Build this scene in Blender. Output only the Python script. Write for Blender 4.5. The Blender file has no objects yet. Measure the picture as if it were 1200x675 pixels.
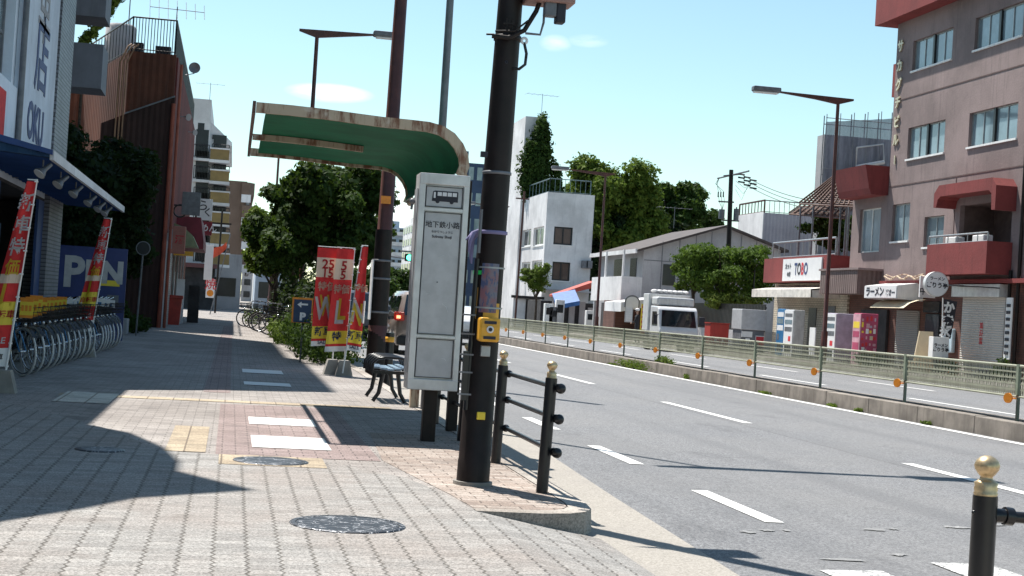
import bpy, bmesh, math, random
import numpy as np
from mathutils import Vector, Matrix, Euler
S = bpy.context.scene
C = S.collection
R = math.radians
random.seed(7)
rng = np.random.default_rng(11)

# ------------------------------------------------------------------ camera
F, ROLLT, VPX, VPY = 1800.0, 0.062, 272.0, 343.0
roll = math.atan(ROLLT); cr, sr = math.cos(roll), math.sin(roll)
CAM = Vector((0, 0, 1.3))
def _unroll(x, y):
    a, b = x - 600, y - 337.5
    return a*cr + b*sr, -a*sr + b*cr
_u0, _v0 = _unroll(VPX, VPY)
pitch = math.atan(_v0/F)
yaw = math.atan2(-_u0, F*math.cos(pitch) + _v0*math.sin(pitch))
fw = Vector((math.sin(yaw)*math.cos(pitch), math.cos(yaw)*math.cos(pitch), math.sin(pitch)))
rt = Vector((math.cos(yaw), -math.sin(yaw), 0))
up = rt.cross(fw)
xc = rt*cr + up*sr; yc = rt*(-sr) + up*cr
cam = bpy.data.cameras.new("camera"); cam.lens = 54; cam.sensor_width = 36
cam.clip_start = 0.1; cam.clip_end = 5000
camo = bpy.data.objects.new("camera", cam); C.objects.link(camo)
m3 = Matrix((xc, yc, -fw)).transposed()
camo.matrix_world = Matrix.Translation(CAM) @ m3.to_4x4()
S.camera = camo
# measuring helpers: a sight line of the photograph met with a real plane of the place
def _ray(x, y):
    u, v = _unroll(x, y); d = fw*F + rt*u - up*v
    return d/d.y
def at(x, y, Y): return CAM + _ray(x, y)*Y
def atx(x, y, X):
    d = _ray(x, y); return CAM + d*(X/d.x)
def atg(x, y, z=0.0):
    d = _ray(x, y); return CAM + d*((z-CAM.z)/d.z)

# ------------------------------------------------------------------ light
SUN_EL = R(62)
sd = Vector((-0.5*math.cos(SUN_EL), 0.866*math.cos(SUN_EL), math.sin(SUN_EL)))   # towards the sun
W = bpy.data.worlds.new("World"); S.world = W; W.use_nodes = True
nt = W.node_tree; nt.nodes.clear()
out = nt.nodes.new('ShaderNodeOutputWorld'); bg = nt.nodes.new('ShaderNodeBackground')
sky = nt.nodes.new('ShaderNodeTexSky'); sky.sky_type = 'NISHITA'; sky.sun_disc = False
sky.sun_elevation = SUN_EL; sky.sun_rotation = math.atan2(sd.x, sd.y)
sky.air_density = 1.0; sky.dust_density = 0.25; sky.ozone_density = 1.6; sky.altitude = 0
bg.inputs['Strength'].default_value = 0.098
# thin clouds low in the sky
tc = nt.nodes.new('ShaderNodeTexCoord'); sep = nt.nodes.new('ShaderNodeSeparateXYZ')
nt.links.new(tc.outputs['Generated'], sep.inputs[0])
mp = nt.nodes.new('ShaderNodeMapping'); mp.inputs['Scale'].default_value = (9, 9, 30)
nt.links.new(tc.outputs['Generated'], mp.inputs[0])
nz = nt.nodes.new('ShaderNodeTexNoise'); nz.inputs['Scale'].default_value = 1.3; nz.inputs['Detail'].default_value = 6
nz.inputs['Roughness'].default_value = 0.6
nt.links.new(mp.outputs[0], nz.inputs['Vector'])
cloudmask = None
def wmath(op, a, b=None, clamp=False):
    n = nt.nodes.new('ShaderNodeMath'); n.operation = op; n.use_clamp = clamp
    for i, v in enumerate((a, b)):
        if v is None: continue
        if isinstance(v, (int, float)): n.inputs[i].default_value = v
        else: nt.links.new(v, n.inputs[i])
    return n.outputs[0]
for (px, py, w, h, k) in ((386, 109, .030, .0065, 1.0), (651, 51, .011, .006, .55), (689, 48, .014, .0045, .45), (462, 262, .03, .03, .9), (425, 300, .05, .02, .6)):
    d = (at(px, py, 1.0) - CAM).normalized()
    azd = math.atan2(d.x, d.y)
    az = wmath('ARCTAN2', sep.outputs[0], sep.outputs[1])
    a = wmath('DIVIDE', wmath('SUBTRACT', az, azd), w)
    b = wmath('DIVIDE', wmath('SUBTRACT', sep.outputs[2], d.z), h)
    r2 = wmath('ADD', wmath('MULTIPLY', a, a), wmath('MULTIPLY', b, b))
    g = wmath('MULTIPLY', wmath('SUBTRACT', 1.0, r2, True), k)
    cloudmask = g if cloudmask is None else wmath('MAXIMUM', cloudmask, g)
nm = wmath('MULTIPLY', wmath('SUBTRACT', nz.outputs['Fac'], 0.34), 3.2, True)
cm = wmath('MULTIPLY', wmath('MULTIPLY', cloudmask, nm), 1.5, True)
mixc = nt.nodes.new('ShaderNodeMix'); mixc.data_type = 'RGBA'
tn = nt.nodes.new('ShaderNodeMix'); tn.data_type = 'RGBA'; tn.blend_type = 'MULTIPLY'; tn.inputs[0].default_value = 1
nt.links.new(sky.outputs[0], tn.inputs[6]); tn.inputs[7].default_value = (.97, 1.05, .92, 1)
nt.links.new(cm, mixc.inputs[0]); nt.links.new(tn.outputs[2], mixc.inputs[6]); mixc.inputs[7].default_value = (9, 9.3, 9.8, 1)
nt.links.new(mixc.outputs[2], bg.inputs['Color']); nt.links.new(bg.outputs[0], out.inputs[0])
sun = bpy.data.lights.new("sun", 'SUN'); sun.energy = 5.0; sun.angle = R(0.45); sun.color = (1.0, 0.95, 0.88)
suno = bpy.data.objects.new("sun", sun); C.objects.link(suno)
suno.rotation_euler = sd.to_track_quat('Z', 'Y').to_euler()
S.view_settings.view_transform = 'Standard'; S.view_settings.look = 'None'
S.view_settings.exposure = 0.80; S.view_settings.gamma = 1.0; S.view_settings.use_curve_mapping = False

# ------------------------------------------------------------------ materials
def s2l(c): return tuple(((v/255)/12.92 if v/255 <= .04045 else ((v/255+.055)/1.055)**2.4) for v in c)
MATS = {}
class NT:
    def __init__(s, name):
        s.m = bpy.data.materials.new(name); s.m.use_nodes = True; s.t = s.m.node_tree
        s.b = s.t.nodes['Principled BSDF']
        s.tc = s.t.nodes.new('ShaderNodeTexCoord').outputs['Object']
        s.geo = s.t.nodes.new('ShaderNodeNewGeometry').outputs['Position']
    def L(s, a, b): s.t.links.new(a, b)
    def n(s, typ, **kw):
        x = s.t.nodes.new(typ)
        for k, v in kw.items():
            if k.startswith('i_'): x.inputs[k[2:].replace('_', ' ')].default_value = v
            else: setattr(x, k, v)
        return x
    def math(s, op, a, b=None, c=None, clamp=False):
        n = s.t.nodes.new('ShaderNodeMath'); n.operation = op; n.use_clamp = clamp
        for i, v in enumerate((a, b, c)):
            if v is None: continue
            if isinstance(v, (int, float)): n.inputs[i].default_value = v
            else: s.L(v, n.inputs[i])
        return n.outputs[0]
    def mix(s, f, a, b, mode='MIX'):
        n = s.t.nodes.new('ShaderNodeMix'); n.data_type = 'RGBA'; n.blend_type = mode
        for i, v in ((0, f), (6, a), (7, b)):
            if isinstance(v, (int, float)): n.inputs[i].default_value = v
            elif isinstance(v, tuple): n.inputs[i].default_value = (*v, 1) if len(v) == 3 else v
            else: s.L(v, n.inputs[i])
        return n.outputs[2]
    def noise(s, scale, detail=4, rough=.6, vec=None, dist=0):
        n = s.n('ShaderNodeTexNoise'); n.inputs['Scale'].default_value = scale; n.inputs['Detail'].default_value = detail
        n.inputs['Roughness'].default_value = rough; n.inputs['Distortion'].default_value = dist
        s.L(vec if vec is not None else s.geo, n.inputs['Vector']); return n.outputs['Fac']
    def ramp(s, f, a, b):   # smoothstep a..b
        n = s.n('ShaderNodeMapRange'); n.interpolation_type = 'SMOOTHSTEP'
        n.inputs['From Min'].default_value = a; n.inputs['From Max'].default_value = b
        s.L(f, n.inputs['Value']); return n.outputs[0]
    def scalev(s, sx, sy, sz):
        n = s.n('ShaderNodeMapping'); n.inputs['Scale'].default_value = (sx, sy, sz); s.L(s.geo, n.inputs[0]); return n.outputs[0]
    def bump(s, h, strength=.3, dist=.01):
        n = s.n('ShaderNodeBump'); n.inputs['Strength'].default_value = strength; n.inputs['Distance'].default_value = dist
        s.L(h, n.inputs['Height']); s.L(n.outputs[0], s.b.inputs['Normal'])
    def col(s, c):
        if isinstance(c, tuple): s.b.inputs['Base Color'].default_value = (*c, 1)
        else: s.L(c, s.b.inputs['Base Color'])
def mat(name, c, rough=.6, metal=0, var=.18, vscale=3.0, streak=0, dirt=None, bump=0, bscale=60, spec=.5, coat=0):
    """painted / plastered surface with its own patchy wear"""
    if name in MATS: return MATS[name]
    k = NT(name); b = k.b
    f = k.noise(vscale, 5)
    d = tuple(v*(1-var) for v in c); l = tuple(min(1, v*(1+var)) for v in c)
    col = k.mix(k.ramp(f, .3, .7), d, l)
    if streak:
        g = k.noise(1, 4, .65, k.scalev(7, 7, .5))
        col = k.mix(k.math('MULTIPLY', k.ramp(g, .5, .75), streak), col, dirt or tuple(v*.35 for v in c))
    k.col(col)
    b.inputs['Roughness'].default_value = rough; b.inputs['Metallic'].default_value = metal
    b.inputs['Specular IOR Level'].default_value = spec; b.inputs['Coat Weight'].default_value = coat
    if bump: k.bump(k.noise(bscale, 3), bump, .01)
    MATS[name] = k.m; return k.m

M = {}
M['dark_metal'] = mat('dark_metal', (.012, .011, .012), .35, 0, .3, 8)
M['black_paint'] = mat('black_paint', (.010, .010, .012), .28, 0, .3, 10)
M['pole_brown'] = mat('pole_brown', (.013, .008, .007), .5, 0, .35, 5, .4, (.035, .022, .016), spec=.3)
M['lamp_brown'] = mat('lamp_brown', (.085, .026, .018), .45, 0, .25, 3, .3, (.03, .012, .01))
M['gold'] = mat('gold', (.58, .43, .25), .36, .75, .2, 30)
M['steel'] = mat('steel', (.33, .34, .35), .4, .6, .15, 6)
M['galv'] = mat('galv', (.16, .165, .18), .5, .3, .2, 5)
M['white_paint'] = mat('white_paint', (.78, .78, .77), .5, 0, .06, 2, .25, (.45, .42, .38))
M['sign_frame'] = mat('sign_frame', (.62, .62, .61), .38, .25, .12, 4, .3, (.3, .27, .24))
M['sign_panel'] = mat('sign_panel', (.46, .46, .47), .35, .1, .10, 6, .12, (.5, .5, .5))
M['yellow'] = mat('yellow', (.72, .36, .03), .4, 0, .12, 20)
M['orange'] = mat('orange', (.75, .25, .02), .4, 0, .1, 9)
M['green_roof'] = mat('green_roof', (.006, .13, .058), .7, 0, .18, 2, .25, (.004, .06, .03), spec=.2)
M['red_fabric'] = mat('red_fabric', (.62, .03, .03), .8, 0, .15, 6)
M['red_paint'] = mat('red_paint', (.26, .035, .03), .55, 0, .18, 1.5, .35, (.12, .03, .025))
M['conc'] = mat('conc', (.30, .285, .26), .85, 0, .2, 3, .35, (.14, .12, .10), .3, 40)
M['median_conc'] = mat('median_conc', (.215, .19, .165), .9, 0, .3, 2.5, .6, (.09, .075, .06), .4, 40)
M['rubber'] = mat('rubber', (.02, .02, .02), .7)
M['white_rubber'] = mat('white_rubber', (.62, .62, .62), .6)
M['chrome'] = mat('chrome', (.55, .56, .58), .25, .9, .1)
M['blue_paint'] = mat('blue_paint', (.02, .06, .20), .45, 0, .15, 2)
M['blue_frame'] = mat('blue_frame', (.03, .16, .35), .3, 0, .1, 4)
M['ink'] = mat('ink', (.02, .02, .03), .6)
M['navy_ink'] = mat('navy_ink', (.03, .05, .16), .6)
M['white_ink'] = mat('white_ink', (.75, .75, .75), .6, 0, .04)
M['red_ink'] = mat('red_ink', (.60, .03, .04), .6, 0, .08)
M['yellow_ink'] = mat('yellow_ink', (.80, .60, .05), .6, 0, .06)
M['cream'] = mat('cream', (.62, .52, .36), .7, 0, .1, 3)
M['bark'] = mat('bark', (.07, .05, .035), .9, 0, .35, 12, .4, (.03, .02, .015), .6, 30)
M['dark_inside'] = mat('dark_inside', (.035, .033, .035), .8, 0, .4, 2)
M['shutter'] = None
def glass_mat(name, c, rough=.06, spec=.8, coat=.6):
    k = NT(name); f = k.noise(.9, 3); k.col(k.mix(k.ramp(f, .35, .65), tuple(v*.7 for v in c), c))
    k.b.inputs['Roughness'].default_value = rough; k.b.inputs['Specular IOR Level'].default_value = spec
    k.b.inputs['Coat Weight'].default_value = coat; k.b.inputs['Coat Roughness'].default_value = .03
    return k.m
M['glass_dark'] = glass_mat('glass_dark', (.03, .035, .04), .15, .35, 0)
M['glass_curtain'] = glass_mat('glass_curtain', (.22, .30, .34), .12, .6)
M['glass_car'] = glass_mat('glass_car', (.012, .02, .025), .03, 1)
M['glass_brown'] = glass_mat('glass_brown', (.10, .065, .05), .2, .4)
M['lens_red'] = mat('lens_red', (.55, .02, .01), .2, 0, .1)

def plaster(name, c, grid=0, bumpS=.4, ribs=0, streak=.35, wet=.25, dirt=None):
    k = NT(name)
    f = k.noise(.35, 6, .65); f2 = k.noise(14, 3); f3 = k.noise(1, 5, .7, k.scalev(5, 5, .35))
    col = k.mix(k.ramp(f, .3, .7), tuple(v*(1-wet) for v in c), tuple(min(1, v*1.12) for v in c))
    col = k.mix(k.math('MULTIPLY', k.ramp(f3, .52, .72), streak), col, dirt or tuple(v*.4 for v in c))
    col = k.mix(.12, col, k.mix(f2, (0, 0, 0), (1, 1, 1)), 'OVERLAY')
    k.col(col); k.b.inputs['Roughness'].default_value = .85
    h = f2
    if ribs:
        sp = k.n('ShaderNodeSeparateXYZ'); k.L(k.geo, sp.inputs[0])
        s = k.math('ADD', sp.outputs[0], sp.outputs[1])
        w = k.math('PINGPONG', s, ribs); h = k.math('DIVIDE', w, ribs)
        k.bump(h, .9, .03)
    else: k.bump(h, bumpS, .02)
    return k.m
M['brown_plaster'] = plaster('brown_plaster', (.262, .20, .192), wet=.3, streak=.45)
M['white_plaster'] = plaster('white_plaster', (.72, .71, .71), streak=.35, dirt=(.3, .3, .3))
M['grey_plaster'] = plaster('grey_plaster', (.42, .41, .42))
M['mauve_plaster'] = plaster('mauve_plaster', (.36, .34, .38), ribs=.12)
M['brown_far'] = plaster('brown_far', (.17, .115, .085))
M['rust_sheet'] = plaster('rust_sheet', (.15, .05, .027), ribs=.11, streak=.7, wet=.5, dirt=(.035, .016, .012))
M['shop_white'] = plaster('shop_white', (.66, .72, .80), streak=.2)
M['red_rust'] = plaster('red_rust', (.16, .03, .024), ribs=.14, streak=.6, wet=.4)
M['rust_dark'] = plaster('rust_dark', (.05, .022, .018), ribs=.09, streak=.6, wet=.5)
M['red_plaster'] = plaster('red_plaster', (.215, .038, .036), streak=.5)
M['brown_rib'] = plaster('brown_rib', (.17, .12, .11), ribs=.1, streak=.5)
M['blue_rib'] = plaster('blue_rib', (.02, .07, .16), ribs=.16, streak=.2)
M['dusty_blue'] = plaster('dusty_blue', (.42, .50, .60), streak=.2)
M['deep_blue'] = plaster('deep_blue', (.045, .075, .14), streak=.15)

def brick_mat(name, c1, c2, mortar, bw, bh, ms=.012, axes='xz', rough=.7, off=.5, varn=.3):
    k = NT(name); sp = k.n('ShaderNodeSeparateXYZ'); k.L(k.geo, sp.inputs[0])
    cb = k.n('ShaderNodeCombineXYZ')
    ix = {'x': 0, 'y': 1, 'z': 2}
    k.L(sp.outputs[ix[axes[0]]], cb.inputs[0]); k.L(sp.outputs[ix[axes[1]]], cb.inputs[1])
    br = k.n('ShaderNodeTexBrick'); br.offset = off; k.L(cb.outputs[0], br.inputs['Vector'])
    br.inputs['Color1'].default_value = (*c1, 1); br.inputs['Color2'].default_value = (*c2, 1); br.inputs['Mortar'].default_value = (*mortar, 1)
    br.inputs['Scale'].default_value = 1; br.inputs['Brick Width'].default_value = bw; br.inputs['Row Height'].default_value = bh
    br.inputs['Mortar Size'].default_value = ms; br.inputs['Mortar Smooth'].default_value = .2
    f = k.noise(.8, 5); f2 = k.noise(60, 2)
    col = k.mix(varn, br.outputs['Color'], k.mix(k.ramp(f, .3, .7), (.2, .2, .2), (.9, .9, .9)), 'OVERLAY')
    col = k.mix(.25, col, k.mix(f2, (.1, .1, .1), (.9, .9, .9)), 'OVERLAY')
    k.col(col); k.b.inputs['Roughness'].default_value = rough
    k.bump(k.math('SUBTRACT', 1, br.outputs['Fac']), .5, .006)
    return k.m
M['grey_tile'] = brick_mat('grey_tile', (.16, .17, .20), (.22, .23, .26), (.07, .07, .08), .22, .075, .012, 'xz', .5)
M['grey_tile_y'] = brick_mat('grey_tile_y', (.16, .17, .20), (.22, .23, .26), (.07, .07, .08), .22, .075, .012, 'yz', .5)
M['cream_brick'] = brick_mat('cream_brick', (.52, .46, .36), (.58, .52, .42), (.3, .26, .2), .3, .1, .015, 'yz', .8)
M['red_brick'] = brick_mat('red_brick', (.13, .055, .04), (.17, .07, .05), (.08, .05, .04), .22, .08, .012, 'yz', .8)

def leaf_mat(name, dark, light, trans=.35):
    k = NT(name); b = k.b
    at_ = k.n('ShaderNodeAttribute'); at_.attribute_name = 'tint'
    f = k.noise(1.1, 3)
    v = k.math('ADD', k.math('MULTIPLY', at_.outputs['Fac'], .6), k.math('MULTIPLY', k.ramp(f, .35, .65), .4))
    col = k.mix(v, dark, light); k.col(col)
    b.inputs['Roughness'].default_value = .7; b.inputs['Specular IOR Level'].default_value = .12
    tr = k.n('ShaderNodeBsdfTranslucent'); k.L(k.mix(.5, col, (.12, .20, .02)), tr.inputs[0])
    mx = k.n('ShaderNodeMixShader'); mx.inputs[0].default_value = trans
    k.L(b.outputs[0], mx.inputs[1]); k.L(tr.outputs[0], mx.inputs[2])
    o = [n for n in k.t.nodes if n.type == 'OUTPUT_MATERIAL'][0]; k.L(mx.outputs[0], o.inputs[0])
    return k.m
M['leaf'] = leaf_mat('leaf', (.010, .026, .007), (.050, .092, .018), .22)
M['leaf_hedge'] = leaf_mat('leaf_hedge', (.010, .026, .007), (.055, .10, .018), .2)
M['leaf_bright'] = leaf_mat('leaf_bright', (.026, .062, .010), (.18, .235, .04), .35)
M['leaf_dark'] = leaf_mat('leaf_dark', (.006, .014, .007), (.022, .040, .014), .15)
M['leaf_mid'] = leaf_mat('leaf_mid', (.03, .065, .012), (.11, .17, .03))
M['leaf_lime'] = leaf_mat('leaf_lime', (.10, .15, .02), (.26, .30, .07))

# ground materials
def zig_pavers():
    k = NT('interlocking_pavers'); sp = k.n('ShaderNodeSeparateXYZ'); k.L(k.geo, sp.inputs[0])
    X, Y = sp.outputs[0], sp.outputs[1]
    # rows run slightly oblique; each row edge is a saw-tooth
    zz = k.math('MULTIPLY', k.math('PINGPONG', Y, .056), .40)
    u = k.math('DIVIDE', k.math('ADD', X, zz), .165)
    fu = k.math('FRACT', u)
    e = k.math('ABSOLUTE', k.math('SUBTRACT', fu, .5))            # .5 at joint
    j1 = k.ramp(e, .445, .485)
    row = k.math('FLOOR', u)
    v = k.math('DIVIDE', k.math('ADD', Y, k.math('MULTIPLY', row, .056)), .112)
    fv = k.math('FRACT', v); e2 = k.math('ABSOLUTE', k.math('SUBTRACT', fv, .5)); j2 = k.ramp(e2, .455, .495)
    cell = k.n('ShaderNodeCombineXYZ'); k.L(row, cell.inputs[0]); k.L(k.math('FLOOR', v), cell.inputs[1])
    wn = k.n('ShaderNodeTexWhiteNoise'); k.L(cell.outputs[0], wn.inputs['Vector'])
    base = k.mix(wn.outputs[0], (.205, .198, .188), (.295, .285, .27))
    big = k.noise(.7, 5, .65); fine = k.noise(75, 5, .85); st = k.noise(3.5, 4); gum = k.noise(11, 1)
    base = k.mix(k.ramp(big, .35, .7), base, k.mix(.55, base, (.24, .20, .175)))
    base = k.mix(.55, base, k.mix(k.ramp(fine, .36, .64), (.02, .02, .02), (.98, .98, .98)), 'OVERLAY')
    base = k.mix(k.math('MULTIPLY', k.ramp(gum, .735, .755), .6), base, (.07, .065, .06))
    base = k.mix(k.math('MULTIPLY', k.ramp(st, .56, .72), .40), base, (.13, .11, .095))
    jn = k.noise(9, 3)
    j1m = k.math('MULTIPLY', j1, k.math('ADD', .22, k.math('MULTIPLY', jn, 1.15)), None, True)
    col = k.mix(j1m, base, (.05, .042, .032)); col = k.mix(k.math('MULTIPLY', j2, .55), col, (.09, .08, .07))
    k.col(col); k.b.inputs['Roughness'].default_value = .85
    h = k.math('SUBTRACT', 1, k.math('MAXIMUM', j1, j2)); k.bump(k.math('ADD', h, k.math('MULTIPLY', fine, .35)), .55, .008)
    return k.m
M['zig'] = zig_pavers()
def block(name, c1, c2, mort, bw, bh, ms=.006, off=.5, rot=0, stain=.3):
    k = NT(name); mpn = k.n('ShaderNodeMapping'); mpn.inputs['Rotation'].default_value = (0, 0, rot); k.L(k.geo, mpn.inputs[0])
    br = k.n('ShaderNodeTexBrick'); br.offset = off; k.L(mpn.outputs[0], br.inputs['Vector'])
    br.inputs['Color1'].default_value = (*c1, 1); br.inputs['Color2'].default_value = (*c2, 1); br.inputs['Mortar'].default_value = (*mort, 1)
    br.inputs['Scale'].default_value = 1; br.inputs['Brick Width'].default_value = bw; br.inputs['Row Height'].default_value = bh
    br.inputs['Mortar Size'].default_value = ms; br.inputs['Mortar Smooth'].default_value = .3
    f = k.noise(.5, 6, .65); fine = k.noise(60, 5, .85); s = k.noise(1.6, 6, .65)
    col = k.mix(stain, br.outputs['Color'], k.mix(k.ramp(f, .3, .7), (.25, .22, .2), (.8, .8, .8)), 'OVERLAY')
    col = k.mix(.45, col, k.mix(k.ramp(fine, .36, .64), (.02, .02, .02), (.98, .98, .98)), 'OVERLAY')
    col = k.mix(k.math('MULTIPLY', k.ramp(s, .52, .68), .5), col, tuple(v*.5 for v in c1))
    k.col(col); k.b.inputs['Roughness'].default_value = .85
    k.bump(k.math('SUBTRACT', 1, br.outputs['Fac']), .5, .006); return k.m
M['pink_block'] = block('pink_block', (.215, .195, .182), (.30, .275, .255), (.13, .115, .105), .20, .10, .006, .5)
M['brown_block'] = block('brown_block', (.235, .185, .155), (.33, .285, .25), (.09, .07, .055), .23, .115, .006, .5, 0, .5)
M['mauve_block'] = block('mauve_block', (.20, .15, .14), (.26, .20, .19), (.08, .06, .055), .22, .11, .006, .5)
M['tactile'] = block('tactile', (.29, .235, .165), (.35, .29, .205), (.13, .10, .07), .30, .30, .008, 0, 0, .5)
M['tactile_white'] = block('tactile_white', (.50, .48, .42), (.56, .53, .47), (.25, .22, .18), .30, .30, .012, 0)
M['stone_kerb'] = block('stone_kerb', (.29, .265, .235), (.35, .32, .285), (.10, .08, .07), 50, .60, .010, 0, 0, .75)
def asphalt():
    k = NT('asphalt'); fine = k.noise(48, 6, .9); fine2 = k.noise(150, 2, .8); big = k.noise(.25, 6, .6)
    lanes = k.noise(1, 4, .6, k.scalev(.9, .05, 1))
    c = k.mix(k.ramp(fine, .41, .59), (.050, .053, .060), (.255, .258, .265))
    c = k.mix(k.math('MULTIPLY', k.ramp(big, .35, .7), .40), c, (.20, .195, .19))
    oil = k.noise(.9, 5, .7, k.scalev(1.2, .35, 1)); c = k.mix(k.math('MULTIPLY', k.ramp(oil, .58, .74), .45), c, (.06, .06, .065))
    sp = k.n('ShaderNodeSeparateXYZ'); k.L(k.geo, sp.inputs[0])
    tw = k.math('PINGPONG', k.math('ADD', sp.outputs[0], .35), .875); c = k.mix(k.math('MULTIPLY', k.ramp(tw, .5, .85), .16), c, (.09, .092, .10))
    seam = k.math('ABSOLUTE', k.math('SUBTRACT', k.math('ADD', sp.outputs[0], k.math('MULTIPLY', k.noise(.8, 3), .12)), 7.45)); c = k.mix(k.math('MULTIPLY', k.math('SUBTRACT', 1, k.ramp(seam, .008, .02)), .6), c, (.05, .05, .05))
    c = k.mix(k.math('MULTIPLY', k.ramp(lanes, .5, .7), .3), c, (.085, .088, .095))
    c = k.mix(k.math('MULTIPLY', k.ramp(fine2, .62, .72), .5), c, (.42, .41, .39))
    vo = k.n('ShaderNodeTexVoronoi'); vo.feature = 'DISTANCE_TO_EDGE'; vo.inputs['Scale'].default_value = .22
    wv = k.n('ShaderNodeVectorMath'); wv.operation = 'ADD'
    nn = k.n('ShaderNodeTexNoise'); nn.inputs['Scale'].default_value = 1.5; k.L(k.geo, nn.inputs['Vector'])
    sc = k.n('ShaderNodeVectorMath'); sc.operation = 'SCALE'; sc.inputs['Scale'].default_value = 1.4; k.L(nn.outputs['Color'], sc.inputs[0])
    k.L(k.geo, wv.inputs[0]); k.L(sc.outputs[0], wv.inputs[1]); k.L(wv.outputs[0], vo.inputs['Vector'])
    crack = k.math('SUBTRACT', 1, k.ramp(vo.outputs['Distance'], .0, .006))
    c = k.mix(k.math('MULTIPLY', crack, .22), c, (.04, .04, .04))
    k.col(c); k.b.inputs['Roughness'].default_value = .8; k.bump(k.math('ADD', fine, k.math('MULTIPLY', fine2, .6)), .7, .008); return k.m
M['asphalt'] = asphalt()
def worn_paint(name, wear):
    k = NT(name); f = k.noise(26, 5, .75); g = k.noise(1.5, 4); f3 = k.noise(120, 2)
    w = k.ramp(k.math('ADD', f, k.math('MULTIPLY', g, .35)), wear, wear+.07)
    c = k.mix(k.math('MULTIPLY', w, .9), (.70, .70, .68), (.15, .15, .15))
    c = k.mix(.15, c, k.mix(f3, (.1, .1, .1), (.9, .9, .9)), 'OVERLAY')
    k.col(c); k.b.inputs['Roughness'].default_value = .7; return k.m
M['line'] = worn_paint('line_paint', .80)
M['line_worn'] = worn_paint('line_paint_worn', .62)
M['line_faint'] = worn_paint('line_paint_faint', .50)
def gutter_mat():
    k = NT('gutter_concrete'); f = k.noise(70, 3, .8); g = k.noise(1.3, 5)
    c = k.mix(k.ramp(f, .3, .7), (.20, .185, .16), (.40, .37, .33)); c = k.mix(k.math('MULTIPLY', k.ramp(g, .45, .7), .5), c, (.25, .23, .21))
    k.col(c); k.b.inputs['Roughness'].default_value = .9; k.bump(f, .6, .006); return k.m
M['gutter'] = gutter_mat()
M['ground'] = mat('ground', (.16, .15, .13), .9, 0, .3, .05)
def shutter_mat(name, c):
    k = NT(name); sp = k.n('ShaderNodeSeparateXYZ'); k.L(k.geo, sp.inputs[0])
    w = k.math('PINGPONG', sp.outputs[2], .04); e = k.ramp(w, 0, .01)
    f = k.noise(1, 4, .6, k.scalev(2, 2, .6))
    cc = k.mix(e, tuple(v*.45 for v in c), c); cc = k.mix(k.math('MULTIPLY', k.ramp(f, .45, .7), .25), cc, tuple(v*.6 for v in c))
    k.col(cc); k.b.inputs['Roughness'].default_value = .5; k.bump(k.math('DIVIDE', w, .04), .8, .02); return k.m
M['shutter'] = shutter_mat('shutter', (.52, .50, .46))
M['shutter_grey'] = shutter_mat('shutter_grey', (.30, .29, .27))
def rust_trim():
    k = NT('rusty_trim'); f = k.noise(1, 5, .7, k.scalev(9, 9, 1.5)); g = k.noise(5, 4)
    c = k.mix(k.ramp(f, .46, .62), (.50, .40, .29), (.20, .09, .05)); c = k.mix(k.math('MULTIPLY', k.ramp(g, .55, .7), .6), c, (.62, .56, .46))
    k.col(c); k.b.inputs['Roughness'].default_value = .75; return k.m
M['rust_trim'] = rust_trim()
def roof_mat():
    k = NT('roof_sheet'); sp = k.n('ShaderNodeSeparateXYZ'); k.L(k.geo, sp.inputs[0]); w = k.math('PINGPONG', sp.outputs[1], .22)
    f = k.noise(1.5, 4); c = k.mix(k.ramp(f, .3, .7), (.040, .030, .028), (.075, .055, .050)); c = k.mix(k.ramp(w, .0, .03), (.03, .02, .02), c)
    k.col(c); k.b.inputs['Roughness'].default_value = .7; return k.m
M['roof'] = roof_mat()
def manhole_mat():
    k = NT('manhole_iron'); vo = k.n('ShaderNodeTexVoronoi'); vo.feature = 'DISTANCE_TO_EDGE'; vo.inputs['Scale'].default_value = 11
    nn = k.n('ShaderNodeTexNoise'); nn.inputs['Scale'].default_value = 8; k.L(k.geo, nn.inputs['Vector'])
    mxv = k.mix(.25, k.geo, nn.outputs['Color']); k.L(mxv, vo.inputs['Vector'])
    e = k.ramp(vo.outputs['Distance'], .02, .06); f = k.noise(40, 3)
    c = k.mix(e, (.30, .31, .33), (.035, .04, .05)); c = k.mix(.3, c, k.mix(f, (.1, .1, .1), (.9, .9, .9)), 'OVERLAY')
    k.col(c); k.b.inputs['Roughness'].default_value = .45; k.b.inputs['Metallic'].default_value = .5
    k.bump(k.math('SUBTRACT', 1, e), .8, .008); return k.m
M['manhole'] = manhole_mat()
def mesh_sheet():
    k = NT('scaffold_mesh'); f = k.noise(1.2, 5, .6, k.scalev(3, 3, .5)); k.col(k.mix(k.ramp(f, .3, .7), (.10, .11, .14), (.24, .25, .30)))
    k.b.inputs['Roughness'].default_value = .8; k.b.inputs['Alpha'].default_value = .82; return k.m
M['mesh_sheet'] = mesh_sheet()

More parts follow.
